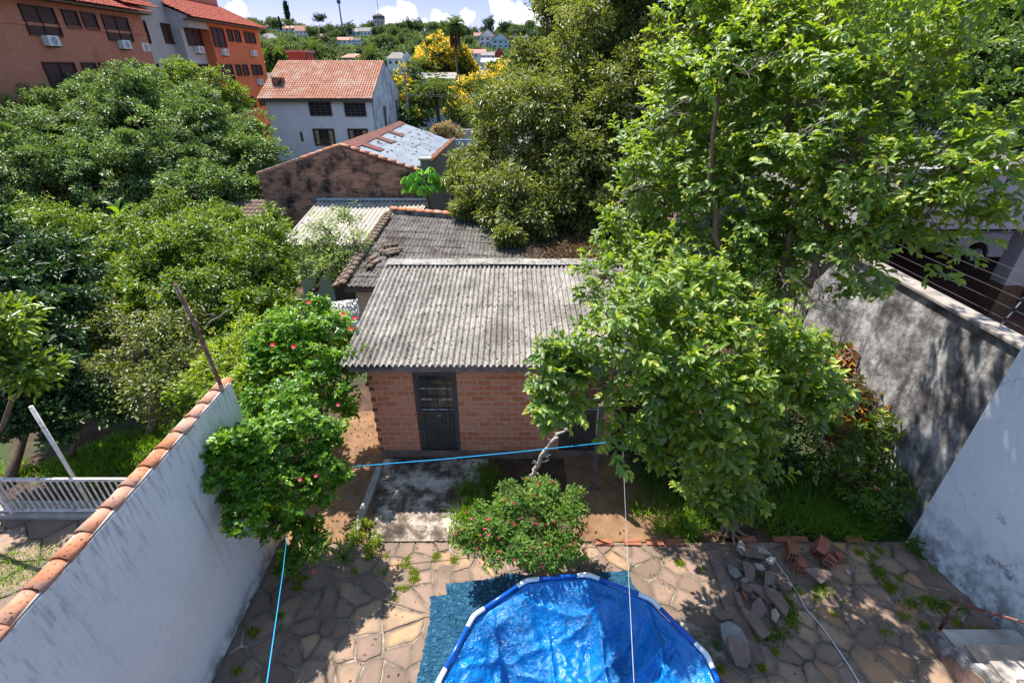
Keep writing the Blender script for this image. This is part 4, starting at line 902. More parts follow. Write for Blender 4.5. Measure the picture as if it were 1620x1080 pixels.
ac_list = [(82, 65, XA), (198, 71, XA), (228, 75, XG1), (316, 79, XG2), (356, 83, XO), (402, 85, XO), (412, 130, XO)]
for i, (px, py, X) in enumerate(ac_list):
    p = ywin(px, py, X + .25); a = thing('air_conditioner', 'white air conditioner ' + labels[i], 'air conditioner', (X, p.y, p.z), 0, 'air conditioners on the apartment wall')
    wd = .42 if X != XO else .36
    part(MB().box((X + .008, p.y - wd, p.z - .27), (X + .42, p.y + wd, p.z + .27)), 'casing', M['ac_white'], a, bevel=.03)
    part(MB().prism([(X + .426, p.y + .12 * 0 + .22 * math.cos(k * math.pi / 8), p.z + .22 * math.sin(k * math.pi / 8)) for k in range(16)], (.01, 0, 0)), 'fan_grille', M['grey_metal'], a)
    part(MB().box((X + .008, p.y - wd * .8, p.z - .34), (X + .40, p.y - wd * .7, p.z - .275)).box((X + .008, p.y + wd * .7, p.z - .34), (X + .40, p.y + wd * .8, p.z - .275)), 'bracket', M['iron_frame'], a)
# ------------------------------------------------------------------ garage next door on the right
ga = thing('garage', 'open garage next door with a pale concrete beam, brick paved floor and square pillar', 'garage', (12, 11, 1.9))
part(MB().box((7.6, 4.2, 1.2), (24, 20, 1.9)), 'floor', M['paver_brick'], ga)
part(MB().box((8.3, 10.75, 4.05), (24, 11.05, 5.35)), 'beam', M['pale_beam'], ga); part(MB().box((8.3, 11.052, 4.35), (24, 20, 4.6)), 'ceiling', M['dark_far_roof'], ga)
part(MB().box((8.3, 19.8, 1.902), (24, 20, 4.348)).box((8.1, 11.2, 1.902), (8.298, 20, 4.348)), 'back_wall', M['grey_plaster'], ga)
pl_ = part(MB().box((11.75, 10.72, 2.7), (12.25, 11.12, 4.048)), 'pillar', M['pale_beam'], ga); part(MB().box((11.74, 10.71, 1.902), (12.26, 11.13, 2.698)), 'pillar_base', M['wood_brown'], pl_)

tag(MB().box((12.85, 8.0, 1.902), (13.05, 10.70, 3.9)).build('tiled_wall', M['square_tile']), 'wall of small pale square tiles at the right of the garage pillar', 'wall')
car = thing('parked_car', 'cream white car parked in the shade of the open garage', 'car', (15.6, 15.1, 1.902))
def car_prof(pts, y0, y1, z=1.902): return MB().prism([(13.55 + x, y0, z + zz) for x, zz in pts], (0, y1 - y0, 0))
part(car_prof([(0, .42), (.06, .28), (.32, .22), (.36, .42), (.50, .62), (.72, .70), (.94, .62), (1.08, .42), (1.12, .22), (2.86, .22), (2.90, .42), (3.04, .62), (3.26, .70), (3.48, .62), (3.62, .42), (3.66, .25), (4.0, .3), (4.08, .5), (4.02, .82), (3.2, .95), (1.0, 1.0), (.1, .92), (.0, .7)], 14.3, 15.95), 'body', M['car_white'], car, bevel=.04)
part(car_prof([(.25, .98), (3.05, .94), (2.35, 1.42), (.75, 1.44)], 14.4, 15.85), 'cabin', M['car_white'], car, bevel=.05)
part(car_prof([(.55, 1.02), (1.45, 1.02), (1.45, 1.36), (.85, 1.36)], 14.385, 14.398), 'side_window', M['glass'], car); part(car_prof([(1.55, 1.02), (2.8, .99), (2.3, 1.34), (1.55, 1.36)], 14.385, 14.398), 'side_window', M['glass'], car)
for wx in (.72, 3.26):
    for wy in (14.28, 15.78):
        wv = part(MB().tube([(13.55 + wx, wy, 2.22), (13.55 + wx, wy + .2, 2.22)], .315, 24), 'wheel', M['tyre'], car); rm = MB().tube([(13.55 + wx, wy - .012, 2.22), (13.55 + wx, wy + .03, 2.22)], .19, 20)
        for k in range(5): a_ = k * 2 * math.pi / 5; rm.tube([(13.55 + wx, wy - .018, 2.22), (13.55 + wx + .17 * math.cos(a_), wy - .018, 2.22 + .17 * math.sin(a_))], .02, 5)
        part(rm, 'rim', M['grey_metal'], wv)
part(car_prof([(3.95, .55), (4.07, .55), (4.05, .72), (3.9, .74)], 14.45, 14.75), 'headlight', M['glass'], car)
# corrugated sheet fence seen through the guava branches, and pale building at the top right
tag(corrugated('metal_fence', [(3.8, 17.0, -.1), (7.2, 17.0, -.1), (7.2, 17.0, 2.4), (3.8, 17.0, 2.4)], .2, .025, M['galvanised'], None, rows=1), 'grey corrugated sheet fence glimpsed through the branches behind the dark roof', 'fence')
tw = thing('tower_block', 'pale building with blue-tinted windows glimpsed over the treetops at upper right', 'building', (34, 40, 0))
part(MB().box((24, 40, -1), (46, 52, 15)), 'wall', M['clean_white'], tw)
for i in range(6):
    for j in range(3): window(tw, 'Y', 25.2 + i * 3.4, 27.4 + i * 3.4, 3.2 + j * 4, 5.0 + j * 4, 39.995, -1, M['blue_plaster'], M['pale_blue_plaster'], 2, 2)
# ------------------------------------------------------------------ street behind: fence, walls, house, poles and wires
w = thing('slat_fence', 'grey fence of horizontal slats along the street by the pink oleander', 'fence', (-7, 52, -.7)); gz = -.75
a, b = pY(664, 210, 54), pY(727, 210, 54)
for k in range(5): part(MB().box((a.x, 54, gz + .4 + k * .55), (b.x, 54.06, gz + .52 + k * .55)), 'slat', M['grey_metal'], w)
for k in range(4): x = a.x + (b.x - a.x) * k / 3; part(MB().box((x - .05, 54.062, gz - .3), (x + .05, 54.14, gz + 3.0)), 'post', M['grey_metal'], w)
a, b = pY(668, 218, 46), pY(754, 218, 46); top = pY(700, 221, 46).z; tag(MB().box((-8.7, 46, -1), (b.x, 46.25, top)).build('blue_wall', M['blue_plaster']), 'low blue-grey wall behind the metal-roofed warehouse', 'wall')
a, b = pY(725, 205, 57), pY(765, 190, 57); o = tag(MB().box((a.x, 57, -1), (b.x + 3, 57.3, a.z)).build('garden_wall', M['pale_concrete']), 'pale garden wall beside the street behind the oleander', 'wall')
o = thing('low_annex', 'low grey corrugated roof beyond the right side of the warehouse', 'shed', (-2, 32, 0)); a = pz(722, 262, 1.9)
part_o(corrugated('roof', [(-3.0, 27.5, 2.3), (-.6, 27.5, 2.3), (-.6, 35, 2.7), (-3.0, 35, 2.7)], .18, .03, M['cement_roof'], None, rows=2), o); part(MB().box((-2.9, 27.7, -.2), (-.8, 34.8, 2.22)), 'wall', M['cream_plaster'], o)
def street_person(px, py, Y, m_top, lab, m_bot='dark_far_roof'):
    p = pY(px, py, Y)
wr = thing('power_lines', 'three thin power lines strung across the street above the yellow trees', 'power lines', (-8, 60, 4))
for k, (y0, y1) in enumerate([(149, 150), (152, 151), (118, 119)]):
    a = pY(640, y0, 60); b = pY(830, y1, 60); m_ = (a + b) / 2 - Vector((0, 0, .12)); part(MB().tube([a, m_, b], .022, 4), 'wire', M['pale_concrete'], wr)
for px in (640, 830):
    a = pY(px, 116, 60.0); tag(MB().tube([(a.x, 60, -1), (a.x, 60, a.z + .3)], [.16, .11], 8).box((a.x - .8, 59.95, a.z - .2), (a.x + .8, 60.05, a.z - .1)).build('utility_pole', M['concrete']), 'concrete utility pole ' + ('behind the white house gable' if px < 700 else 'hidden among the trees by the street'), 'utility pole')
o = thing('blue_house', 'low house with a blue wall and grey roof under the tall palm', 'house', (-9, 82, 0)); a = pY(655, 126, 82); b = pY(718, 137, 82)
part(MB().box((a.x, 82, -1), (b.x, 90, a.z)), 'wall', M['blue_plaster'], o); part(MB().hexa([(a.x - .3, 81.6, a.z), (b.x + .3, 81.6, a.z), (b.x + .3, 90.4, a.z), (a.x - .3, 90.4, a.z)], [(a.x - .3, 81.6, a.z + .15), (b.x + .3, 81.6, a.z + .15), (b.x + .3, 86, a.z + .9), (a.x - .3, 86, a.z + .9)]), 'roof', M['grey_far_roof'], o)
# ------------------------------------------------------------------ houses on the hill
def hit_terrain(px, py):
    d = pd(px, py, 1.0) - Vector((0, 0, CAMH)); o_ = Vector((0, 0, CAMH)); t_ = 60.0
    while t_ < 800:
        p = o_ + d * t_
        if p.z <= terrain(p.x, p.y) + .0: return p
        t_ += 2.0
    return o_ + d * 430
HOUSES = []
def far_house(px, pb, wpx, hpx, roof, wall, label, Y=None, kind='gable', d=None, yaw=0.0, win=3, storeys=1):
    p = hit_terrain(px, pb) if Y is None else pY(px, pb, Y)
    zc = project(p)[2]; W = wpx * zc / F; Hh = hpx * zc / F * 1.02; D = d or W * .7; hw = Hh * .52
    HOUSES.append((px - wpx * .5, pb - hpx, px + wpx * .5, pb - hpx * .12, p.y))
    h = thing('hillside_house', label, 'house', (p.x, p.y, p.z + (1.2 if Y is None else 0)), yaw)
    def ch(mb, nm, m, par=h): return mb.build(nm, m, par)
    ch(MB().box((-W / 2, 0, -4), (W / 2, D, hw)), 'wall', M[wall]); ov = W * .05
    if kind == 'gable': rf = ch(MB().prism([(-W / 2 - ov, -ov, hw), (-W / 2 - ov, D + ov, hw), (-W / 2 - ov, D / 2, Hh)], (W + 2 * ov, 0, 0)), 'roof', M[roof])
    elif kind == 'front': rf = ch(MB().prism([(-W / 2 - ov, -ov, hw), (W / 2 + ov, -ov, hw), (0, -ov, Hh)], (0, D + 2 * ov, 0)), 'roof', M[roof])
    else:
        q = W * .18; rf = ch(MB().add([(-W / 2 - ov, -ov, hw), (W / 2 + ov, -ov, hw), (W / 2 + ov, D + ov, hw), (-W / 2 - ov, D + ov, hw), (-W / 2 + q * 1.4, D / 2, Hh), (W / 2 - q * 1.4, D / 2, Hh)], [(0, 3, 2, 1), (0, 1, 5, 4), (1, 2, 5), (2, 3, 4, 5), (3, 0, 4)]), 'roof', M[roof])
    if kind == 'front': ch(MB().prism([(-W / 2 + ov, -ov - .05, hw + .02), (W / 2 - ov, -ov - .05, hw + .02), (0, -ov - .05, Hh - W * .05)], (0, .04, 0)), 'gable_wall', M[wall])
    for s in range(storeys):
        for i in range(win):
            x = -W / 2 + W * (i + .5) / win; z0 = hw * (.25 + s) / storeys; z1 = hw * (.7 + s) / storeys
            ch(MB().box((x - W * .07, -.06, z0), (x + W * .07, -.005, z1)), 'window', M['dark_far_roof'])
    return h
far_house(425, 75, 25, 15, 'grey_far_roof', 'clean_white', 'small white house with a grey hipped roof nearest the orange apartment corner', kind='hip', win=2)
far_house(433, 50, 26, 7, 'pink_far_roof', 'clean_white', 'long low pinkish roof high on the hill left of the dark cypress', kind='gable')
far_house(478, 62, 18, 15, 'pink_far_roof', 'clean_white', 'white two-storey house with arched openings on the hillside behind the ridge of the white house', storeys=2)
far_house(455, 53, 24, 8, 'pink_far_roof', 'old_white_plaster', 'long red-roofed wing left of the arched white hillside house')
far_house(506, 68, 17, 9, 'pink_far_roof', 'ochre_plaster', 'small red-roofed house left of the dark round tree on the hill')
far_house(561, 60, 22, 10, 'grey_far_roof', 'pale_blue_plaster', 'pale house with a flat grey gable under the hilltop trees, left of a twin')
far_house(579, 60, 18, 11, 'grey_far_roof', 'clean_white', 'white gabled house on the hill below the water tower')
far_house(546, 73, 24, 9, 'pink_far_roof', 'clean_white', 'low house with pinkish roof right of the dark round tree')
far_house(564, 72, 14, 7, 'dark_far_roof', 'pale_blue_plaster', 'small dark-roofed house on the hill beside the pinkish roof')
far_house(558, 98, 34, 11, 'terracotta', 'ochre_plaster', 'orange tiled roof just above the ridge of the white house', kind='hip', Y=150)
far_house(628, 104, 30, 18, 'grey_far_roof', 'clean_white', 'white house with a grey hipped roof left of the yellow flowering tree', kind='hip', Y=160)
far_house(644, 102, 12, 17, 'grey_far_roof', 'clean_white', 'narrow white wing beside the grey hipped roof', Y=158, kind='front', win=1)
far_house(663, 52, 14, 5, 'grey_far_roof', 'clean_white', 'tiny flat-roofed house on the hilltop between trees')
far_house(772, 76, 26, 22, 'grey_far_roof', 'clean_white', 'large house with a broad grey gabled roof right of the tall palm', kind='front', storeys=2)
far_house(792, 80, 26, 20, 'pink_far_roof', 'pale_blue_plaster', 'big white house with a dark red roof edge on the right hillside', kind='front', storeys=2)
far_house(758, 66, 16, 9, 'pink_far_roof', 'clean_white', 'low pinkish-roofed house left of the large grey gable')
far_house(815, 70, 16, 12, 'pink_far_roof', 'ochre_plaster', 'tan roofed house at the right end of the hill', kind='front')
far_house(832, 70, 16, 11, 'grey_far_roof', 'clean_white', 'pale roofed house partly hidden by the big tree on the right')
far_house(753, 92, 30, 12, 'pink_far_roof', 'clean_white', 'long white house with pink tiled roof right of the palm', Y=190)
far_house(773, 94, 22, 10, 'grey_far_roof', 'clean_white', 'white block beside the pink tiled roof', Y=186)
far_house(790, 96, 14, 18, 'red_plaster', 'red_plaster', 'small brown brick house with a steep pointed gable', kind='front', Y=180, win=1)
far_house(776, 106, 28, 12, 'clean_white', 'clean_white', 'bright white low roof in front of the pointed brown gable', Y=150, win=2)
far_house(755, 112, 20, 14, 'dark_far_roof', 'pale_blue_plaster', 'dark gabled roof with pale blue wall right of the yellow tree', kind='front', Y=140, win=1)
far_house(797, 104, 22, 8, 'terracotta', 'ochre_plaster', 'low orange roof at the edge of the big tree', Y=155)
far_house(424, 134, 16, 16, 'grey_far_roof', 'pale_blue_plaster', 'small pale blue house between the orange block and the white house', Y=95, win=1)
far_house(420, 106, 14, 8, 'terracotta', 'ochre_plaster', 'small orange roof above the pale blue house', Y=130, win=1)
# water tower and mast
p = pY(601, 45, 430); s = project(p)[2] / F
wt = thing('water_tower', 'round grey concrete water tower with an antenna on the hilltop', 'water tower', tuple(p))
MB().lathe((0, 0, 0), [(5 * s, -8), (5 * s, 4 * s), (9 * s, 8 * s), (9 * s, 12 * s), (9 * s, 12.01 * s)], 20).build('tank_base', M['pale_concrete'], wt); MB().lathe((0, 0, 0), [(9.4 * s, 12.1 * s), (9.4 * s, 16 * s), (5 * s, 18.5 * s), (1 * s, 19.5 * s)], 20).build('tank_roof', M['dark_far_roof'], wt)
for k in range(10):
    a_ = k * math.pi / 5; MB().box((-.35, -.35, -4), (.35, .35, 7.5 * s)).build('column', M['clean_white'], wt).location = (7.5 * s * math.cos(a_), 7.5 * s * math.sin(a_), 0)
MB().tube([(0, 0, 19 * s), (0, 0, 43 * s)], [.35, .12], 6).build('antenna', M['grey_metal'], wt)
p = pY(541, 40, 420); s = project(p)[2] / F
mt = thing('radio_mast', 'tall thin radio mast with antennas rising over the hilltop', 'mast', tuple(p)); MB().tube([(0, 0, -8), (0, 0, 62 * s)], [1.3 * s, .8 * s], 8).build('pole', M['dark_far_roof'], mt)
an = MB()
for z in (28, 33, 39, 45):
    for k in range(6): a_ = k * math.pi / 3; an.box((2.0 * s * math.cos(a_) - .35, 2.0 * s * math.sin(a_) - .35, z * s), (2.0 * s * math.cos(a_) + .35, 2.0 * s * math.sin(a_) + .35, (z + 4.2) * s))
an.build('antennas', M['dark_far_roof'], mt)
# ------------------------------------------------------------------ trees
def tree(name, label, cat, base, fork, blobs, r0, leaf, bark='bark', group=None, twigs=60, seed=1, style='crown', cname='crown', mb=None, **kw):
    t = thing(name, label, cat, tuple(base), 0, group)
    if style == 'crown': lf = kw.pop('lf', None); P, K = crown(cname, blobs if lf is None else lump(blobs, lf[0], lf[1], lf[2] if len(lf) > 2 else .70, seed=seed), M[leaf], None, seed=seed, **kw); K = K * 0 if lf else K
    else: lf = kw.pop('lf', None); P, K, _ = sprigs(cname, blobs if lf is None else lump(blobs, lf[0], lf[1], seed=seed), M[leaf], None, seed=seed, **kw); K = K * 0 if lf else K
    global LAST; LAST = (P, K)
    part_o(C.objects[-1], t)
    if kw is not None and len(P):
        cb = np.array([b[:3] for b in blobs]); K = np.argmin(np.linalg.norm(P[:, None] - cb[None], axis=2), axis=1)
    tr = limbs(base, fork, blobs, r0, seed, P, K, twigs, mb).build('trunk', M[bark], None, True); part_o(tr, t)
    return t
# the guava tree over the right of the patio
G = [B(905, 600, 6.30, 0.55), B(985, 560, 6.20, 0.80), B(1085, 530, 6.30, 0.85), B(1010, 650, 6.50, 0.65), B(1130, 630, 6.40, 0.80), B(1235, 590, 6.60, 0.70), B(1150, 715, 7.00, 0.60), B(1055, 700, 6.90, 0.50), B(1290, 610, 6.50, 0.45),
     B(1130, 775, 7.70, 0.42), B(1170, 790, 7.60, 0.28), B(1180, 700, 7.00, 0.55), B(1060, 455, 6.80, 0.80), B(875, 655, 6.60, 0.28), B(880, 580, 6.10, 0.30), B(1200, 555, 6.30, 0.70),
     B(1010, 380, 9.04, 0.84), B(1090, 400, 8.59, 1.01), B(1010, 300, 9.27, 0.78), B(1080, 290, 8.59, 1.06), B(1190, 300, 7.91, 1.34), B(1080, 190, 8.59, 1.23), B(1150, 120, 8.14, 1.34), B(1260, 190, 7.34, 1.34),
     B(1130, 460, 7.7, .75), B(1060, 430, 7.9, .7), B(1200, 395, 7.7, .75), B(1290, 330, 7.46, 1.12), B(1300, 60, 7.46, 1.34), B(1420, 130, 6.30, 0.95), B(1210, 30, 7.91, 1.34), B(1100, 40, 8.59, 1.23),
     B(1230, 400, 7.80, 0.84), B(960, 440, 8.14, 0.56)]
G2 = [B(1540, 200, 5.8, .5), B(1580, 320, 5.5, .35), B(1340, 330, 6.9, .6), B(1470, 250, 6.0, .6), B(1390, 250, 6.2, 1.0), B(1380, 400, 6.6, .62), B(1470, 340, 6.2, .62), B(1490, 400, 6.4, .35), B(1520, 250, 5.6, .65), B(1590, 290, 5.3, .5), B(1600, 170, 5.2, .4), B(1430, 30, 6.4, .5), B(1440, 280, 6.0, .6), B(1400, 320, 6.4, .6), B(1530, 320, 5.8, .4), B(1340, 260, 6.4, .8), B(1480, -60, 5.6, .7), B(1600, -50, 5.2, .55), B(1560, 250, 5.4, .45), B(1610, 240, 5.0, .4), B(1350, 440, 7.0, .35), B(1250, 450, 7.2, .35)]  # the boughs above the frame are added to dapple the white wall
gb = pz(1150, 842, -.08); fork = pd(1165, 640, 8.1)
tg = thing('guava_tree', 'large leafy guava tree with bright oval leaves leaning over the right of the patio', 'tree', tuple(gb))
P2, K2, _ = sprigs('outer_boughs', G2, M['guava_leaf'], None, dens=5.4, pairs=4, stem=.28, ll=.145, lw=.072, seed=12, shell=.42, droop=.2, rough=.25); part_o(C.objects[-1], tg)
G_LOW = G[:17]; G_UP = G[17:]
P3, K3, _ = sprigs('lower_boughs', lump(G_LOW, 6, .44, .72, 5), M['guava_leaf'], None, dens=8.6, pairs=4, stem=.27, ll=.16, lw=.078, seed=13, shell=.5, droop=.10, rough=.26, nb=.38); part_o(C.objects[-1], tg)
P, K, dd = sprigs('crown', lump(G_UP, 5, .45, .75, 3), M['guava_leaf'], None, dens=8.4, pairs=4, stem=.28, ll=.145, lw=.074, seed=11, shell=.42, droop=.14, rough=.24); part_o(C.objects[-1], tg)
cb = np.array([b[:3] for b in G_UP]); K = np.argmin(np.linalg.norm(P[:, None] - cb[None], axis=2), axis=1) + 17
mb = MB(); rng = random.Random(5)
def limb(pts, r0, r1, n=8):
    q = [pts[0]]
    for a, b in zip(pts, pts[1:]):
        q += curve_pts(a, b, rng, .10, 4)[1:]
    k = len(q); mb.tube(q, [r0 + (r1 - r0) * i / (k - 1) for i in range(k)], n)
limb([gb - Vector((0, 0, .1)), gb + Vector((.02, .03, .25)), gb + Vector((-.03, .1, .6)), pd(1150, 690, 8.2), pd(1180, 570, 7.9)], .15, .085)
limb([pd(1150, 700, 8.2), pd(1210, 500, 7.5), pd(1285, 440, 7.2), pd(1420, 330, 6.6), pd(1500, 270, 6.2)], .085, .03)
limb([pd(1180, 590, 7.9), pd(1150, 450, 7.9), pd(1120, 300, 7.8), pd(1140, 120, 7.4)], .075, .025)
limb([pd(1165, 640, 8.1), pd(1240, 470, 7.6), pd(1260, 300, 7.1), pd(1290, 120, 6.7)], .07, .025)
limb([gb + Vector((.02, .05, .9)), pd(1090, 640, 7.2), pd(1010, 590, 6.6), pd(900, 600, 6.4)], .055, .018)
limb([pd(1285, 440, 7.2), pd(1330, 300, 6.8), pd(1400, 130, 6.5)], .05, .02)
limbs(gb + Vector((0, 0, .0)), fork, G, .085, 4, P, K, 420, mb); limbs(pd(1285, 440, 7.2), pd(1400, 340, 6.6), G2, .035, 5, P2, K2, 160, mb)
part_o(mb.build('trunk', M['guava_bark'], None, True), tg)
dt = MB(); rng = random.Random(44)
def twigs_at(px, py, zc, n, L):
    for i in range(n):
        a = pd(px + rng.uniform(-25, 25), py + rng.uniform(-15, 15), zc); d = Vector((rng.uniform(-1, 1), rng.uniform(-.8, .3), rng.uniform(-.5, .5))).normalized(); b = a + d * L * rng.uniform(.5, 1.1); p_ = curve_pts(a, b, rng, .35, 5)
        dt.tube(p_, [.009, .008, .006, .005, .004, .002], 4, cap=False)
        for k in (2, 3, 4): e = p_[k] + (d + Vector((rng.uniform(-1, 1), rng.uniform(-1, 1), rng.uniform(-1, 1))) * .8).normalized() * L * .3; dt.tube(curve_pts(p_[k], e, rng, .3, 3), [.005, .004, .003, .002], 4, cap=False)
for q_ in [(1300, 470, 6.9, 9, .6), (1380, 430, 6.5, 6, .5), (1240, 430, 7.2, 5, .5), (1430, 290, 6.0, 6, .5), (1060, 180, 7.5, 5, .5), (1180, 110, 6.9, 6, .5), (1300, 200, 6.0, 5, .45), (1210, 520, 6.5, 4, .4), (1010, 300, 7.9, 5, .5)]: twigs_at(*q_)
part_o(dt.build('dead_twigs', M['bare_twig'], None, True), tg)
rt = MB()
for k in range(7):
    a_ = -2.9 + k * .45; L = rng.uniform(.25, .5); rt.tube(curve_pts(gb + Vector((0, 0, .25)), gb + Vector((math.cos(a_) * L, math.sin(a_) * L, .02)), rng, .35, 6), [.06, .045, .032, .024, .018, .014, .01], 6)
part_o(rt.build('roots', M['guava_bark'], None, True), tg)
# brown-green tree behind
O = [B(790, 300, 17.5, 1.5), B(850, 200, 17.5, 2.2), B(770, 240, 18.5, 1.0), B(900, 290, 16.5, 1.8), B(920, 110, 17.5, 2.3), B(830, 120, 19.0, 1.2), B(980, 200, 16.5, 2.0), B(760, 310, 17.0, .9), B(840, 355, 15.6, .9),
     B(800, 335, 16.0, .8), B(805, 378, 14.9, .32), B(740, 260, 18.5, .8), B(745, 330, 17, .6), B(820, 320, 16, 1.2), B(1000, 300, 16, 1.3), B(1010, 380, 15, .7), B(940, 230, 16, 1.6), B(780, 200, 19, .8), B(950, 20, 18.0, 1.9), B(1020, 60, 17.0, 2.2), B(880, 20, 20, 1.2), B(880, 340, 15.8, 1.1), B(960, 330, 15.2, .9), B(1050, 130, 16, 1.8), B(1000, -60, 17, 2.2), B(730, 290, 18, .5), B(1150, 60, 17, 2.2), B(1080, 250, 16, 1.8)]
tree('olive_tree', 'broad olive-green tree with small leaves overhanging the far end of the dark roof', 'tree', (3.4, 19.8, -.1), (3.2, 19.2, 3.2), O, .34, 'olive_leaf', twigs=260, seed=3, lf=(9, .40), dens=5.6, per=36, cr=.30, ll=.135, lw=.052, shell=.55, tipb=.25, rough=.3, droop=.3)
# the dense dome-shaped tree in front of the apartments
D = [B(230, 224, 27, 3.35), B(120, 228, 26, 3.16), B(340, 233, 27, 2.70), B(250, 184, 29, 2.70), B(150, 184, 28, 2.42), B(40, 214, 26, 2.51), B(400, 258, 26, 1.58), B(320, 308, 23, 1.77), B(180, 298, 23, 2.23), B(60, 288, 22, 2.42), B(-40, 248, 25, 2.79), B(260, 258, 24.5, 2.33), B(390, 218, 29, 1.30), B(120, 154, 31, 1.49), B(230, 154, 31.5, 1.40), B(385, 308, 23.5, 1.02), B(60, 184, 29, 1.67), B(330, 199, 30, 1.30), B(10, 258, 24, 2.23)]
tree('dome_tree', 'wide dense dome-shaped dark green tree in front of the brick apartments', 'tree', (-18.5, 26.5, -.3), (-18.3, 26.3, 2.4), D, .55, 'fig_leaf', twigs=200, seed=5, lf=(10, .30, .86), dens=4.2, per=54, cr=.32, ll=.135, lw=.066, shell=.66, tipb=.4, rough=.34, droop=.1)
T2 = [B(285, 110, 33, .9), B(300, 128, 32.5, .9), B(345, 140, 31, 1.1), B(375, 155, 31, .8), B(265, 125, 33, .8)]
tree('young_tree', 'light green young tree poking above the dome-shaped tree by the orange block', 'tree', (-20.5, 34, -.3), (-20, 33.6, 4), T2, .14, 'citrus_leaf', twigs=60, seed=6, dens=6, per=26, cr=.3, ll=.16, lw=.07, tipb=.3)
# garden trees next door
def garden(label, blobs, leaf, base, seed, r0=.09, **kw):
    z = min(b[2] for b in blobs); fk = (sum(b[0] for b in blobs) / len(blobs), sum(b[1] for b in blobs) / len(blobs), max(.7, z - .3)); k = dict(lf=(7, .42), dens=8.5, per=34, cr=.20, ll=.09, lw=.048, shell=.6, tipb=.4, rough=.42); k.update(kw)
    return tree('citrus_tree', label, 'tree', base, fk, blobs, r0, leaf, 'bark', 'garden trees next door', twigs=110, seed=seed, **k)
def gnd(px, py): return tuple(pz(px, py, -.08))
garden('bright citrus tree in the middle of the neighbouring garden behind the rusty pole', [B(340, 415, 13.5, 1.3), B(400, 430, 13, 1.0), B(280, 420, 13, 1.1), B(340, 470, 12.2, 1.1), B(420, 380, 14, .8), B(250, 480, 12, .8), B(420, 490, 12.2, .6)], 'citrus_leaf', gnd(345, 600), 21); garden('low citrus shrub in the shade right behind the rusty pole', [B(300, 640, 9.4, .35), B(330, 560, 10.6, .5), B(380, 500, 11.6, .5), B(240, 440, 12.6, .6), B(300, 500, 11.6, .6)], 'citrus_leaf', gnd(330, 660), 29, r0=.05)
garden('dark shrub under the glossy tree behind the white railing', [B(130, 610, 9.4, .45), B(100, 660, 9.0, .35), B(40, 650, 8.8, .4), B(170, 650, 9.4, .3)], 'dark_leaf', gnd(110, 720), 30, r0=.05)
garden('bushy citrus tree between the dome-shaped tree and the warehouse corner', [B(290, 345, 17.5, .9), B(240, 350, 17.5, .8), B(430, 360, 17, .6), B(330, 350, 17.5, .8)], 'citrus_leaf', gnd(290, 440), 34)
garden('tall round citrus tree under the dome-shaped tree with a banana plant to its right', [B(100, 385, 15.5, 1.3), B(170, 385, 15.2, 1.2), B(60, 365, 16.5, 1.1), B(150, 430, 14, 1.1), B(215, 385, 14.8, .8), B(20, 370, 16, 1.1)], 'citrus_leaf', gnd(125, 560), 22)
garden('pointed citrus tree nearest the left end of the brick warehouse', [B(350, 370, 16, .9), B(390, 385, 15.8, .8), B(360, 348, 16.5, .55), B(430, 400, 15.2, .6), B(300, 370, 16, .8)], 'citrus_leaf', gnd(380, 480), 23)
garden('thin-branched shrubby tree with yellowish leaves above the shaded soil, left of the rusty pole', [B(230, 560, 10.2, .75), B(290, 580, 10, .7), B(180, 590, 9.8, .55), B(250, 620, 9.6, .6), B(300, 520, 10.8, .6), B(170, 520, 11, .6)], 'olive_leaf', gnd(235, 690), 24, dens=11, per=18, ll=.075, lw=.038)
garden('dark glossy-leaved tree at the left edge of the picture', [B(30, 470, 10.5, .9), B(70, 430, 11.2, .9), B(20, 390, 11.6, .9), B(60, 530, 9.6, .75), B(20, 590, 8.8, .7), B(80, 600, 9.2, .45), B(-30, 520, 9, .8), B(110, 480, 10.8, .5)], 'dark_leaf', gnd(10, 770), 25, ll=.12, lw=.055, dens=12)
garden('dark shaded tree between the bright citrus trees', [B(160, 480, 12.6, .9), B(110, 540, 11.8, .7), B(200, 450, 13.2, .7), B(230, 500, 12.2, .5)], 'citrus_leaf', gnd(150, 640), 26)
garden('light-leaved branch of a tree sprouting at the left edge below the glossy tree', [B(15, 500, 6.6, .2), B(0, 560, 6.2, .3), B(45, 585, 6.3, .22), B(-30, 520, 6, .4)], 'citrus_leaf', gnd(-60, 800), 27, r0=.04, ll=.10, lw=.045, dens=22, per=12)
garden('small leafy bush between the lean-to and the hibiscus', [B(440, 440, 13.6, .5), B(405, 480, 12.8, .45), B(380, 520, 12, .5), B(440, 480, 13, .4)], 'citrus_leaf', gnd(420, 560), 28, r0=.05)
# undergrowth in front of it, yellowing
tree('yellowing_shrub', 'yellow-green weedy shrub between the rusty pole and the hibiscus', 'shrub', gnd(370, 640), tuple(pd(370, 590, 9.6)), [B(365, 570, 9.6, .5), B(330, 600, 9.2, .4), B(400, 540, 10.2, .5), B(360, 620, 8.8, .35), B(395, 600, 9, .35)], .04, 'yellowing_leaf', twigs=60, seed=31, dens=20, per=24, cr=.16, ll=.075, lw=.04)
# sparse young tree over the lean-to roof
S_ = [B(520, 365, 14.8, .55), B(560, 385, 14.5, .5), B(500, 390, 14.5, .5), B(545, 340, 15, .4), B(490, 430, 14, .45), B(530, 420, 14.2, .45), B(470, 410, 14.2, .4)]
tree('sparse_tree', 'small sparse pale-leaved tree growing in front of the lean-to roof', 'tree', gnd(487, 480), tuple(pd(510, 430, 14.3)), S_, .07, 'pale_leaf', twigs=220, seed=33, dens=14, per=14, cr=.2, ll=.085, lw=.042, shell=.3)
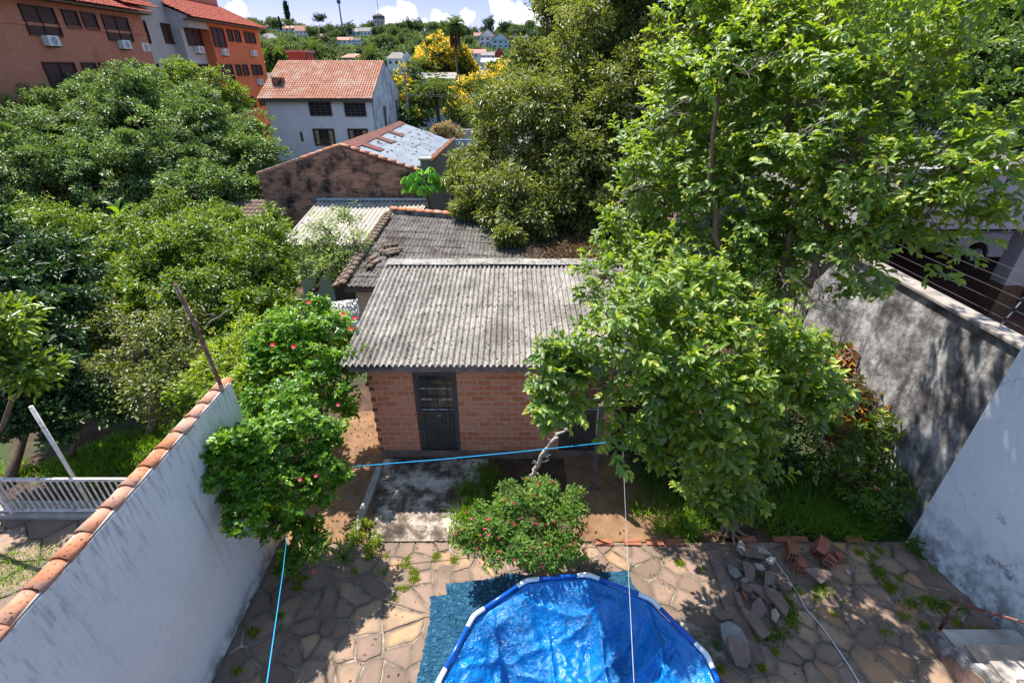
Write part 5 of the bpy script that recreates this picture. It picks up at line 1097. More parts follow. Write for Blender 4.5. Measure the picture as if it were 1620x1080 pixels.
# papaya
pp = thing('papaya_tree', 'papaya tree with drooping star-shaped leaves in front of the warehouse chimney', 'tree', (-3.15, 18.7, -.1))
tb = Vector((-3.15, 18.7, -.1)); top = Vector((-3.25, 18.7, 3.62)); part(MB().tube([tb, (-3.12, 18.7, 1.5), top], [.10, .085, .06], 8), 'trunk', M['bark'], pp, True)
rs = np.random.RandomState(2); pos = []; ax = []; nm = []; rn = []; st = MB()
for k in range(44):
    a_ = rs.uniform(0, 2 * math.pi); e = rs.uniform(-.7, .75); L = rs.uniform(.45, .78); tip = top + Vector((math.cos(a_) * math.cos(e) * L, math.sin(a_) * math.cos(e) * L, math.sin(e) * L * .75)); st.tube([top, (top + tip) / 2 + Vector((0, 0, .06)), tip], .010, 4, cap=False)
    o_ = np.array([math.cos(a_), math.sin(a_), 0])
    for j in range(9):
        b_ = a_ + (j - 4) * .5; d = np.array([math.cos(b_), math.sin(b_), -1.1 + rs.uniform(-.25, .15)]); pos.append(np.array(tip)); ax.append(d); nm.append(np.array([math.cos(b_) * .8, math.sin(b_) * .8, 1.0])); rn.append(rs.uniform(0, 1))
leaves('crown', np.array(pos), np.array(ax), np.array(nm), rs.uniform(.26, .38, len(pos)), .12, np.array(rn), M['papaya_leaf'], None, 'mid'); part_o(C.objects[-1], pp); part(st, 'leaf_stalks', M['citrus_leaf'], pp)
# banana leaves
for i, (px, py, zc, lab) in enumerate([(183, 325, 19, 'banana plant with one upright pale leaf under the dome-shaped tree'), (252, 345, 18, 'banana plant with broad bent leaves beside the tall round citrus tree')]):
    p = pd(px, py, zc); bn = thing('banana_plant', lab, 'plant', (p.x, p.y, -.1), 0, 'banana plants'); rs = np.random.RandomState(40 + i)
    part(MB().tube([(p.x, p.y, -.15), (p.x, p.y, p.z - .4)], [.12, .08], 8), 'stem', M['bark'], bn)
    n = 5; a_ = rs.uniform(0, 6.28, n); e = rs.uniform(.1, 1.1, n); d = np.stack([np.cos(a_) * np.cos(e), np.sin(a_) * np.cos(e), np.sin(e)], 1)
    leaves('leaves', np.tile(np.array([p.x, p.y, p.z - .4]), (n, 1)), d, np.tile(np.array([0, 0, 1.]), (n, 1)) + rs.normal(size=(n, 3)) * .2, .85, .24, rs.random(n), M['hibiscus_leaf'], None, 'big'); part_o(C.objects[-1], bn)
# hibiscus bushes on the left of the patio
H1 = [B(470, 540, 9.4, .62), B(530, 520, 9.6, .52), B(420, 540, 9.2, .45), B(410, 590, 9.0, .42), B(500, 590, 9.0, .55), B(440, 570, 9.2, .45), B(550, 570, 9.2, .38), B(540, 630, 9.0, .38), B(450, 500, 10, .4), B(500, 490, 10, .35)]
h1 = tree('hibiscus_shrub', 'tall leafy shrub with scarlet flowers at the left corner of the shed roof', 'shrub', tuple(pz(505, 735, -.08)), tuple(pd(505, 640, 9.2)), H1, .06, 'hibiscus_leaf', 'bark', twigs=80, seed=41, style='sprigs', cname='foliage', lf=(7, .42), dens=34, pairs=3, stem=.17, ll=.12, lw=.066, shell=.5, kind='mid')
H2 = [B(365, 700, 6.5, .26), B(360, 750, 6.5, .28), B(350, 725, 6.5, .22), B(385, 820, 6.5, .26), B(430, 690, 7.1, .46), B(490, 690, 7.5, .45), B(400, 760, 6.8, .40), B(470, 770, 7.2, .5), B(510, 740, 7.4, .36), B(430, 830, 7.4, .36), B(490, 840, 7.6, .34), B(450, 640, 7.8, .45), B(380, 700, 6.7, .3), B(400, 650, 7.7, .36), B(520, 680, 7.7, .3), B(460, 880, 7.8, .25), B(380, 790, 6.7, .25)]
h2 = tree('hibiscus_shrub', 'large round glossy shrub climbing over the far end of the white tiled wall', 'shrub', tuple(pz(470, 880, -.08)), tuple(pd(465, 800, 7.7)), H2, .05, 'hibiscus_leaf', 'bark', twigs=90, seed=42, style='sprigs', cname='foliage', lf=(7, .42), dens=56, pairs=3, stem=.12, ll=.085, lw=.056, shell=.5, kind='mid')
def flower(par, px, py, zc, m, r=.05, name='flower'):
    p = pd(px, py, zc); rs = np.random.RandomState(int(px * 7 + py)); n = 6; a_ = np.arange(n) * 2 * math.pi / n; d = np.stack([np.cos(a_), np.sin(a_) * .7 - .35, np.sin(a_) * .5 + .15], 1)
    leaves(name, np.tile(np.array(p), (n, 1)), d, np.tile(np.array([0, -.6, .8]), (n, 1)), r, r * .85, rs.random(n), m, None, 'mid'); part_o(C.objects[-1], par)
for q in [(562, 503, 8.7), (556, 520, 8.7), (465, 548, 8.6), (432, 545, 8.6), (543, 497, 8.9), (488, 478, 9.3)]: flower(h1, *q, M['red_flower'], .05)
for q in [(475, 758, 6.6), (500, 752, 6.8), (497, 903, 7.4), (535, 640, 7.1)]: flower(h2, *q, M['pink_flower'], .032)
# lantana bush in the middle
L_ = [B(835, 820, 7.6, .50), B(780, 830, 7.5, .42), B(895, 830, 7.5, .42), B(840, 870, 7.2, .38), B(790, 865, 7.3, .32), B(890, 870, 7.3, .30), B(860, 775, 7.9, .30), B(745, 850, 7.5, .25), B(910, 790, 7.8, .25), B(810, 790, 7.8, .3)]
la = tree('lantana_bush', 'round lantana bush dotted with small pink flowers behind the blue pool', 'bush', tuple(pz(840, 860, -.08)), tuple(pd(840, 850, 7.9)), L_, .03, 'lantana_leaf', twigs=80, seed=51, cname='foliage', lf=(6, .40), dens=46, per=18, cr=.085, ll=.046, lw=.03, shell=.7, tipb=.3)
L_ = lump(L_, 6, .40, seed=51)
rs = np.random.RandomState(5); P, O_, K = clump_points(L_, 20, rs, .98, None, .16); keep = (O_[:, 2] > -.1) & (O_[:, 1] < .5) & (P[:, 2] > .25); P = P[keep]; O_ = O_[keep]
ctr = np.array([b[:3] for b in L_]); rad = np.array([b[3] for b in L_]); out = np.min(np.linalg.norm(P[:, None] - ctr[None], axis=2) / rad[None], axis=1) > .93
sel = rs.permutation(np.nonzero(out)[0])[:95]; P = P[sel]; O_ = O_[sel]
for k in range(len(P)):
    n = 7; d = sphere_dirs(rs, n) + O_[k] * .6; leaves('flower', np.tile(P[k] + O_[k] * .03, (n, 1)), d, np.tile(O_[k], (n, 1)) + rs.normal(size=(n, 3)) * .4, .030, .026, rs.random(n), M['pink_flower'], None, 'mid'); part_o(C.objects[-1], la)
# croton and leafy plants by the rough wall
CR = [B(1350, 560, 10.6, .55), B(1400, 590, 10.2, .5), B(1330, 620, 10.2, .5), B(1390, 650, 9.8, .45), B(1300, 570, 10.8, .45), B(1420, 540, 10.6, .4), B(1320, 680, 9.8, .4)]
tree('croton', 'tall croton shrub with dark green and orange leaves against the weathered wall', 'shrub', tuple(pz(1350, 745, -.08)), tuple(pd(1350, 690, 10)), CR, .06, 'croton_leaf', twigs=40, seed=61, style='sprigs', cname='foliage', dens=14, pairs=4, stem=.22, ll=.20, lw=.062, shell=.5, kind='mid')
LW = [B(1330, 710, 9.3, .42), B(1390, 690, 9.3, .42), B(1300, 660, 9.6, .35), B(1400, 740, 9.0, .32), B(1360, 770, 8.9, .3), B(1300, 730, 9.2, .3)]
tree('broad_leaf_shrub', 'dark green broad-leaved shrub below the croton', 'shrub', tuple(pz(1350, 800, -.08)), tuple(pd(1350, 760, 9.3)), LW, .05, 'citrus_leaf', twigs=40, seed=62, style='sprigs', cname='foliage', dens=14, pairs=4, stem=.24, ll=.17, lw=.06, shell=.4, kind='mid')
tree('small_shrub', 'thin-leaved small shrub at the foot of the white wall corner', 'shrub', tuple(pz(1405, 830, -.08)), tuple(pd(1405, 800, 8.8)), [B(1400, 790, 8.6, .3), B(1430, 780, 8.6, .2), B(1375, 800, 8.6, .2)], .02, 'lantana_leaf', twigs=40, seed=63, cname='foliage', dens=30, per=16, cr=.12, ll=.055, lw=.03)
UD = [B(1060, 700, 9.6, .5), B(1030, 660, 10, .5), B(1120, 720, 9.2, .5), B(1020, 720, 9.6, .35), B(1180, 640, 10.4, .8), B(1230, 700, 10, .6), B(1100, 620, 10.6, .8)]
tree('dark_shrub', 'dark shaded shrub behind the guava trunk beside the shed door', 'shrub', tuple(pz(1080, 780, -.08)), tuple(pd(1080, 730, 9.6)), UD, .05, 'dark_leaf', twigs=30, seed=64, cname='foliage', dens=14, per=22, cr=.2, ll=.085, lw=.045)
tree('dark_shrub', 'dense dark green shrub climbing over the middle of the weathered wall behind the guava limbs', 'shrub', (5.6, 11.5, -.08), (5.6, 11.2, 1.2), [B(1130, 480, 12.5, 1.1), B(1060, 430, 13, .9), B(1190, 440, 12.5, .8)], .05, 'citrus_leaf', twigs=30, seed=65, cname='foliage', dens=8, per=26, cr=.3, ll=.11, lw=.05)
# trees behind the garage on the right
R1 = [B(1540, 110, 19, 2.2), B(1600, 60, 19, 2.0), B(1500, 40, 21, 2.0), B(1580, 170, 18, 1.5), B(1640, 130, 18, 2), B(1450, 100, 21, 1.8)]
tree('street_tree', 'dark green bushy tree at the upper right corner above the garage', 'tree', (19, 21.5, -.3), (19, 21.3, 5), R1, .3, 'fig_leaf', twigs=60, seed=71, dens=5, per=30, cr=.4, ll=.19, lw=.09, rough=.3)
R2 = [B(1300, 130, 24, 3.2), B(1200, 150, 24, 3), B(1380, 200, 22, 2.2), B(1400, 60, 24, 2.5), B(1130, 60, 26, 3.2), B(1300, 20, 26, 3)]
tree('background_tree', 'dark tree mass behind the guava crown at upper centre right', 'tree', (12, 25.5, -.3), (12.5, 25.3, 4), R2, .4, 'fig_leaf', twigs=60, seed=72, dens=2.6, per=30, cr=.55, ll=.26, lw=.13, rough=.3)
# ------------------------------------------------------------------ middle distance: flowering trees, palms, shrubs
def flowering(label, blobs, base, seed, dens=1.2, fl=.55, leaf='far_leaf', ll=.42, r0=.3, zt=.25):
    t = tree('flowering_tree', label, 'tree', base, (base[0], base[1], base[2] + 2.5), blobs, r0, leaf, twigs=0, seed=seed, dens=dens, per=30, cr=.75, ll=ll, lw=ll * .5, shell=.6, rough=.3)
    rs = np.random.RandomState(seed + 1); P, O_, K = clump_points(blobs, dens * 3.2, rs, .95, None, .3); k = (O_[:, 2] > zt - .3 * rs.random(len(P))) & (rs.random(len(P)) < fl); P = P[k] + np.array([0, 0, .18]); O_ = O_[k]; per = 22
    off = sphere_dirs(rs, len(P) * per) * rs.random((len(P) * per, 1)) ** .5 * .55; pos = np.repeat(P, per, 0) + off; n = len(pos)
    leaves('flowers', pos, rs.normal(size=(n, 3)), np.array([0, -.5, 1]) + rs.normal(size=(n, 3)) * .5, ll * .62, ll * .5, rs.random(n), M['yellow_flower'], None, 'quad'); part_o(C.objects[-1], t)
def BY(px, py, Y, rpx, rz=None):
    p = pY(px, py, Y); s = project(p)[2] / F; r = rpx * s; return (p.x, p.y, p.z, r, r, (rz or rpx) * s)
flowering('tall tree covered in bright yellow blossom beside the tall palm', [BY(700, 100, 92, 28), BY(690, 84, 93, 22, 18), BY(725, 100, 92, 22), BY(675, 110, 90, 20), BY(738, 112, 92, 14), BY(710, 82, 94, 20, 14)], (-13, 92, -.6), 81, dens=1.0, fl=.9, ll=.5, zt=-.1)
flowering('spreading tree with yellow blossom on top, right of the tall palm', [BY(760, 135, 72, 22, 14), BY(790, 125, 74, 20, 14), BY(730, 150, 70, 20, 15), BY(780, 150, 70, 18), BY(740, 172, 68, 22, 16), BY(815, 130, 74, 16), BY(720, 178, 66, 14)], (-5, 71, -.8), 82, dens=1.2, fl=.6, ll=.4, zt=.0)
flowering('leafy tree with scattered yellow blossom beside the gable of the white house', [BY(650, 120, 66, 16), BY(640, 140, 64, 15), BY(655, 165, 62, 20, 17), BY(645, 190, 60, 14), BY(665, 190, 60, 14), BY(670, 145, 68, 14)], (-12, 62, -.8), 83, dens=1.2, fl=.12, ll=.42)
flowering('green tree with a flush of yellow tips under the power lines, left of the palms', [BY(700, 150, 76, 16), BY(790, 108, 100, 18, 10), BY(815, 112, 100, 14, 9)], (-7, 80, -.8), 84, dens=.9, fl=.2, ll=.5)
def palm(label, px, py, Y, base_py=None, fr=26, L=2.2, tr=.22, up=.6, group='palms', dead=False):
    p = pY(px, py, Y); z0 = terrain(p.x, p.y) - .3; t = thing('palm_tree', label, 'palm tree', (p.x, p.y, z0), 0, group); rs = np.random.RandomState(int(px))
    part(MB().tube([(p.x, p.y, z0), (p.x + .1, p.y, (z0 + p.z) / 2), (p.x, p.y, p.z)], [tr * 1.4, tr, tr * .8], 8), 'trunk', M['bark'], t, True)
    pos = []; ax = []; nm = []
    for k in range(fr):
        a_ = rs.uniform(0, 6.28); e = rs.uniform(-.5, 1.3); d = Vector((math.cos(a_) * math.cos(e), math.sin(a_) * math.cos(e), math.sin(e))); q = Vector(p); v = d.copy(); step = L / 9
        for j in range(9):
            v = (v + Vector((0, 0, -.13))).normalized(); q = q + v * step; sd = v.cross(Vector((0, 0, 1))).normalized()
            for s_ in (-1, 1):
                pos.append(np.array(q)); ax.append(np.array(sd * s_ + v * .6 + Vector((0, 0, -.35)))); nm.append(np.array([0, 0, 1.]))
    n = len(pos); leaves('fronds', np.array(pos), np.array(ax) + rs.normal(size=(n, 3)) * .1, np.array(nm) + rs.normal(size=(n, 3)) * .2, L * .30, L * .055, rs.random(n), M['far_leaf'], None, 'mid'); part_o(C.objects[-1], t)
    if dead:
        n = 160; a_ = rs.uniform(0, 6.28, n); q = np.stack([p.x + np.cos(a_) * .5, p.y + np.sin(a_) * .5, p.z - rs.random(n) * 2.2], 1); leaves('dead_fronds', q, np.stack([np.cos(a_) * .4, np.sin(a_) * .4, -np.ones(n)], 1), np.stack([np.cos(a_), np.sin(a_), np.ones(n) * .2], 1), 1.0, .16, rs.random(n), M['dry_litter'], None, 'mid'); part_o(C.objects[-1], t)
palm('very tall slender palm with a shaggy skirt standing before the yellow blossom tree', 719, 40, 85, fr=60, L=1.45, tr=.15, dead=True)
palm('feathery palm in front of the yellow tree, left of the tall palm', 671, 112, 88, fr=40, L=2.8)
palm('broad feathery palm right behind the street fence', 690, 148, 62, fr=46, L=2.6)
palm('bluish palm among the yellow trees at the right', 782, 150, 64, fr=46, L=2.4)
palm('bushy palm low among the yellow trees next to the big olive-green tree', 755, 182, 60, fr=40, L=2.2)
palm('palm with wide fronds beside the orange apartment block', 437, 88, 120, fr=50, L=5.0)
palm('palm with a brown skirt on the hillside above the white house', 492, 78, 170, fr=40, L=4.0, dead=True)
palm('small palm in front of the orange hillside roof', 583, 90, 140, fr=40, L=3.6)
tree('oleander_bush', 'round oleander bush with pink blossom beside the street fence', 'bush', (pY(705, 225, 50).x, 50, -.8), tuple(pY(705, 218, 50)), [BY(705, 208, 50, 18, 13), BY(692, 212, 50, 13, 10), BY(722, 212, 50, 12, 10)], .08, 'oleander_leaf', twigs=0, seed=91, cname='foliage', dens=5, per=24, cr=.3, ll=.2, lw=.08, tipb=.5)
# ------------------------------------------------------------------ trees on the hill
protos = []
for k in range(8):
    rs = np.random.RandomState(300 + k); nb = 5 + k % 3; bl = [(0, 0, .62, .36, .36, .30)]
    for j in range(nb): a_ = rs.uniform(0, 6.28); rr = rs.uniform(.18, .34); bl.append((math.cos(a_) * rr, math.sin(a_) * rr, rs.uniform(.45, .82), rs.uniform(.17, .27), rs.uniform(.17, .27), rs.uniform(.14, .22)))
    P, O_, K = clump_points(bl, 60, rs, .65, None, .3); per = 6; off = sphere_dirs(rs, len(P) * per) * .05; pos = np.repeat(P, per, 0) + off; n = len(pos)
    o = leaves('tree', pos, rs.normal(size=(n, 3)) + np.repeat(O_, per, 0) * .4, np.array([0, 0, .9]) + np.repeat(O_, per, 0) * .6 + rs.normal(size=(n, 3)) * .35, .085, .055, np.clip(np.repeat(rs.random(len(P)), per) * .6 + rs.random(n) * .4, 0, 1) , M['far_dark_leaf'] if k % 4 == 3 else M['far_leaf'], None, 'quad')
    protos.append(o)
KL = ['mid-green round tree on the far hillside', 'bushy tree with a lumpy crown on the far hillside', 'spreading green tree on the far hillside', 'dark bluish-green tree on the far hillside']
rng = random.Random(77); placed = []; used = set(); hid = 0
cand = []
for _ in range(5200):
    Y = 105 + 350 * rng.random() ** .75; x = rng.uniform(-.62, .16) * Y; cand.append((x, Y))
for x, Y in cand:
    if len(placed) >= 285: break
    z = terrain(x, Y); w = rng.uniform(6.0, 11) * (.8 if Y < 180 else 1.0); h = w * rng.uniform(.75, 1.15)
    px, py, zc = project((x, Y, z + h * .6)); rp = w * .5 * F / zc
    if px < 395 or px > 900 or py > 135: continue
    if any(abs(x - a) < (w + b) * .30 and abs(Y - c) < 14 for a, c, b in placed): continue
    if any(hx_ - rp * .6 < px < hx1_ + rp * .6 and hy0_ - rp * .6 < py < hy1_ + rp * .8 and Y < hY for hx_, hy0_, hx1_, hy1_, hY in HOUSES): continue
    if 440 < px < 600 and py > 96 and Y < 110: continue
    k = rng.randrange(8); 
    if k not in used: o = protos[k]; used.add(k)
    else: o = protos[k].copy(); C.objects.link(o)
    o.location = (x, Y, z - .6); o.scale = (w, w, h); o.rotation_euler = (0, 0, rng.uniform(0, 6.28)); placed.append((x, Y, w))
    kk = 3 if k % 4 == 3 else k % 4; tag(o, KL[kk], 'tree', ['round trees on the far hillside', 'bushy trees on the far hillside', 'spreading trees on the far hillside', 'dark trees on the far hillside'][kk])
for k in range(8):
    if k not in used: bpy.data.objects.remove(protos[k])
def special(px, py, Y, wpx, hpx, k, lab, name='tree'):
    p = pY(px, py, Y); s = project(p)[2] / F; o = bpy.data.objects.new(name, protos[k].data); C.objects.link(o); o.location = (p.x, p.y, p.z); o.scale = (wpx * s, wpx * s, hpx * s); tag(o, lab, 'tree')
special(511, 78, 330, 26, 20, 3, 'very dark round-crowned tree standing out on the hillside', 'round_tree')
special(508, 40, 425, 22, 16, 7, 'dark dense tree standing above the skyline right of the cypress', 'round_tree')
special(773, 52, 330, 24, 22, 3, 'dark open-crowned tree on the skyline above the large gabled house', 'round_tree')
special(797, 56, 335, 18, 20, 7, 'dark pointed tree beside the open-crowned skyline tree', 'round_tree')
special(825, 62, 300, 26, 16, 3, 'dark tree on the skyline at the right end of the hill', 'round_tree')
special(845, 72, 260, 26, 22, 7, 'dark tree just left of the big olive-green tree', 'round_tree')
def conifer(px, p_top, p_bot, wpx, Y, lab, cat='tree'):
    a = pY(px, p_bot, Y); b = pY(px, p_top, Y); s = project(a)[2] / F; h = b.z - a.z; w = wpx * s; rs = np.random.RandomState(int(px)); n = 900; tt = rs.random(n); r = w * .5 * (.35 + .65 * np.sin(np.pi * np.clip(tt * .85 + .12, 0, 1))) * (.6 + .4 * np.abs(np.sin(tt * 19))); a_ = rs.uniform(0, 6.28, n)
    t = thing('cypress_tree', lab, cat, tuple(a)); pos = np.stack([a.x + np.cos(a_) * r * rs.random(n) ** .4, a.y + np.sin(a_) * r * rs.random(n) ** .4, a.z + h * (.08 + .92 * tt)], 1)
    leaves('crown', pos, rs.normal(size=(n, 3)) + np.array([0, 0, .5]), rs.normal(size=(n, 3)) + np.array([0, 0, .6]), w * .32, w * .16, rs.random(n), M['far_dark_leaf'], None, 'quad'); part_o(C.objects[-1], t)
    part(MB().tube([tuple(a - Vector((0, 0, 5))), tuple(b)], [w * .08, w * .03], 6), 'trunk', M['bark'], t)
conifer(456, 3, 32, 9, 420, 'tall narrow dark conifer rising high above the hill skyline')
conifer(445, 27, 50, 5, 400, 'slim dark cypress in front of the skyline trees, left of the tall conifer')
# woodland floor between them
rs = np.random.RandomState(9); n = 42000; Y = 95 + 360 * rs.random(n) ** .8; X = rs.uniform(-.64, .2, n) * Y; zz = np.array([terrain(x, y) for x, y in zip(X, Y)])
lump = 1.6 + 1.5 * np.sin(X * .37) * np.sin(Y * .31 + X * .1); ok = np.ones(n, bool)
P3 = np.stack([X, Y, zz + lump * rs.random(n) ** .5 + .2], 1)
okh = np.ones(n, bool)
for hx_, hy0_, hx1_, hy1_, hY in HOUSES:
    dy_ = P3[:, 1]; dz_ = P3[:, 2] - CAMH; zc_ = dy_ * cP - dz_ * sP; up_ = dy_ * sP + dz_ * cP; qx = 810 + F * P3[:, 0] / zc_; qy = 540 - F * up_ / zc_; okh &= ~((qx > hx_ - 2) & (qx < hx1_ + 2) & (qy > hy0_ - 2) & (qy < hy1_ + 1) & (dy_ < hY))
P3 = P3[okh]; X = X[okh]; Y = Y[okh]; n = len(P3)
leaves('hillside_woodland', P3, rs.normal(size=(n, 3)), np.array([0, -.2, 1]) + rs.normal(size=(n, 3)) * .4, rs.uniform(1.0, 1.9, n) * (Y / 300 + .35), .9 * (Y / 300 + .35), np.clip(.5 + .25 * np.sin(X * .2) * np.sin(Y * .17) + rs.normal(size=n) * .2, 0, 1), M['far_leaf'], None, 'quad')
tag(C.objects[-1], kind='stuff')
# ------------------------------------------------------------------ the pool
PC = Vector((.83, 2.78, 0)); PR_ = 1.75; RZ = .74
pool = thing('frame_pool', 'round blue frame pool with white corner joints and a crumpled empty liner', 'pool', tuple(PC))
angs = [R(-9.5 + 30 * k) for k in range(12)]; jp = [PC + Vector((PR_ * math.cos(a), PR_ * math.sin(a), RZ)) for a in angs]
for k in range(12):
    a, b = jp[k], jp[(k + 1) % 12]; d = (b - a).normalized()
    part(MB().tube([a + d * .14, b - d * .14], .030, 12), 'rail', M['pool_tube'], pool, True)
    a0, b0 = jp[k - 1], a; d0 = (b0 - a0).normalized(); j = MB(); j.tube([a - d0 * .17, a - d0 * .05, a + (d - d0) * .012, a + d * .05, a + d * .17], [.033, .034, .036, .034, .033], 12); j.tube([a, a - Vector((0, 0, .12))], .028, 8)
    part(j, 'joint', M['white_plastic'], pool, True)
    rad = Vector((math.cos(angs[k]), math.sin(angs[k]), 0)); part(MB().tube([a - Vector((0, 0, .1)), a + rad * .06 - Vector((0, 0, .71))], .022, 8).box((a.x + rad.x * .06 - .05, a.y + rad.y * .06 - .05, .0), (a.x + rad.x * .06 + .05, a.y + rad.y * .06 + .05, .025)), 'leg', M['white_plastic'], pool, True)
nt_, nr_ = 360, 90; V = []; Fq = []
def ringr(th):            # polygonal rim
    k = math.floor((th - angs[0]) / R(30)); m_ = angs[0] + (k + .5) * R(30); return PR_ * math.cos(R(15)) / math.cos(th - m_)
rs = np.random.RandomState(3); ph = rs.uniform(0, 6.28, 12)
def fold(x, y):
    s = .045 * math.sin(3.1 * x + 2.2 * math.sin(1.7 * y + ph[0])) * math.sin(2.7 * y + ph[1] + 1.3 * math.sin(2.3 * x)) + .030 * abs(math.sin(5.2 * (x * .8 + y * .6) + 1.8 * math.sin(2.1 * y - x + ph[2]))) + .026 * abs(math.sin(6.5 * (x * .35 - y) + 2.0 * math.sin(1.9 * x + ph[3])))
    for (ax_, ay_, f_, p_, am) in ((.9, .43, 4.2, ph[8], .075), (.2, -.98, 3.7, ph[9], .06), (-.6, .8, 5.5, ph[10], .045)):
        w_ = math.sin(f_ * (ax_ * x + ay_ * y) + p_ + 1.4 * math.sin(1.3 * (ay_ * x - ax_ * y) + p_ * 2)); s += am * (1 - abs(w_)) ** 5
    return s + .010 * math.sin(17 * x + 3 * math.sin(9 * y)) * math.sin(15 * y + 2 * math.sin(8 * x)) + .006 * math.sin(41 * x + 4 * math.sin(13 * y)) * math.sin(37 * y)
for j in range(nr_ + 1):
    q = j / nr_
    for i in range(nt_):
        th = 2 * math.pi * i / nt_; Rm = ringr(th) - .035; r = Rm * q; x = r * math.cos(th); y = r * math.sin(th)
        base = .13 + .56 * max(0, (q - .30) / .70) ** 1.7
        rad_ = (math.sin(12 * (th - angs[0]) - math.pi / 2) * .025 + .03 * math.sin(7 * th + ph[4]) + .018 * math.sin(23 * th + ph[5])) * math.sin(math.pi * min(1, max(0, (q - .35) / .65)))
        edge = min(1, (1 - q) / .12); V.append((PC.x + x, PC.y + y, base + (fold(x, y) + rad_) * edge * 1.5 + (0 if q < .97 else .01)))
for j in range(nr_):
    for i in range(nt_): a = j * nt_ + i; b = j * nt_ + (i + 1) % nt_; Fq.append((a, b, b + nt_, a + nt_))
o = np_mesh('liner', V, Fq, M['pool_liner'], None, True); part_o(o, pool)
V = []; Fq = []
for j in range(13):
    for i in range(nt_):
        th = 2 * math.pi * i / nt_; q = j / 12; wv = (.05 * math.sin(12 * (th - angs[0]) + 1.57) + .035 * math.sin(31 * th + ph[6]) + .02 * math.sin(53 * th + ph[7])) * math.sin(math.pi * q) * 1.0
        r = ringr(th) + (-.03 if j == 0 else -.10 * math.sin(math.pi * q * .8)) + wv; V.append((PC.x + r * math.cos(th), PC.y + r * math.sin(th), .70 * (1 - q) + .02))
for j in range(12):
    for i in range(nt_): a = j * nt_ + i; b = j * nt_ + (i + 1) % nt_; Fq.append((a, a + nt_, b + nt_, b))
o = np_mesh('side_wall', V, Fq, M['pool_liner'], None, True); part_o(o, pool)
# tarpaulin under it
out = [pz(655, 1100), pz(668, 1040), pz(680, 985), pz(681, 945), pz(707, 943), pz(705, 926), pz(735, 922), pz(775, 918), pz(810, 908), pz(850, 915), pz(930, 908), pz(992, 905), pz(1000, 925), pz(1040, 970), pz(1110, 1060), pz(1120, 1140), pz(700, 1180)]
from mathutils.geometry import tessellate_polygon
N_ = 300; x0, x1, y0, y1 = -1.4, 3.0, 2.2, 5.3; V = []; Fq = []; idx = {}
def inside(x, y):
    c = False; n = len(out)
    for i in range(n):
        a, b = out[i], out[(i + 1) % n]
        if (a.y > y) != (b.y > y) and x < (b.x - a.x) * (y - a.y) / (b.y - a.y) + a.x: c = not c
    return c
for j in range(N_):
    for i in range(N_):
        x = x0 + (x1 - x0) * i / (N_ - 1); y = y0 + (y1 - y0) * j / (N_ - 1); idx[(i, j)] = len(V)
        V.append((x, y, .022 + .016 * abs(math.sin(9 * x + 2 * math.sin(5 * y))) + .014 * abs(math.sin(11 * y + 3 * math.sin(4 * x))) + .010 * abs(math.sin(31 * x + 2 * math.sin(17 * y)) * math.sin(29 * y + 2 * math.sin(23 * x))) + .006 * math.sin(67 * x + 3 * math.sin(37 * y)) * math.sin(71 * y + 2 * math.sin(41 * x))))
for j in range(N_ - 1):
    for i in range(N_ - 1):
        cx = x0 + (x1 - x0) * (i + .5) / (N_ - 1); cy_ = y0 + (y1 - y0) * (j + .5) / (N_ - 1)
        if inside(cx + .006 * math.sin(cy_ * 40), cy_ + .006 * math.sin(cx * 37)): Fq.append((idx[(i, j)], idx[(i + 1, j)], idx[(i + 1, j + 1)], idx[(i, j + 1)]))
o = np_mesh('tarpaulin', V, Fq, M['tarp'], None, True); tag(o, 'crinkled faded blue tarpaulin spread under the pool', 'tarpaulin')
# fallen leaf on the liner
p = pz(1030, 975, .35); o = leaves('fallen_leaf', np.array([[p.x, p.y, .60]]), np.array([[.3, 1, 0.2]]), np.array([[0, -.3, 1.]]), .10, .055, np.array([.5]), M['yellow_flower'], None, 'big'); tag(o, 'single yellowed leaf lying on the blue pool liner', 'leaf')
# ------------------------------------------------------------------ lines
def line(name, lab, pts, r, m, cat='rope', n=5): return tag(MB().tube(pts, r, n).build(name, M[m], smooth=True), lab, cat)
a = pz(553, 738, 1.55); b = pz(985, 697, 1.65); c = pz(1050, 690, 1.68); line('clothesline', 'bright blue clothesline stretched across the yard between shrub and tree', [a, a.lerp(b, .3) - Vector((0, 0, .03)), a.lerp(b, .6) - Vector((0, 0, .03)), b, c, c + (c - b) * .6], .008, 'blue_rope', 'clothesline')
a = pz(455, 838, 1.2); b = pd(418, 1110, 2.2); line('rope', 'blue rope running from the hibiscus shrub towards the viewer at lower left', [a, a.lerp(b, .5) - Vector((0, 0, .03)), b], .0036, 'blue_rope')
a = pz(985, 697, 1.65); b = pd(1005, 1120, 2.0); line('string', 'thin pale string running from the clothesline over the blue pool', [a, a.lerp(b, .33) - Vector((0, 0, .03)), a.lerp(b, .66) - Vector((0, 0, .03)), b], .0021, 'pale_rope', 'string')
pts = [pz(x, y, .02) for x, y in [(1205, 860), (1225, 885), (1245, 912), (1262, 938), (1275, 962), (1300, 990), (1318, 1015), (1345, 1055), (1372, 1100), (1385, 1140)]]; line('cable', 'white cable lying across the flagstones right of the pool', pts, .009, 'white_cable', 'cable')
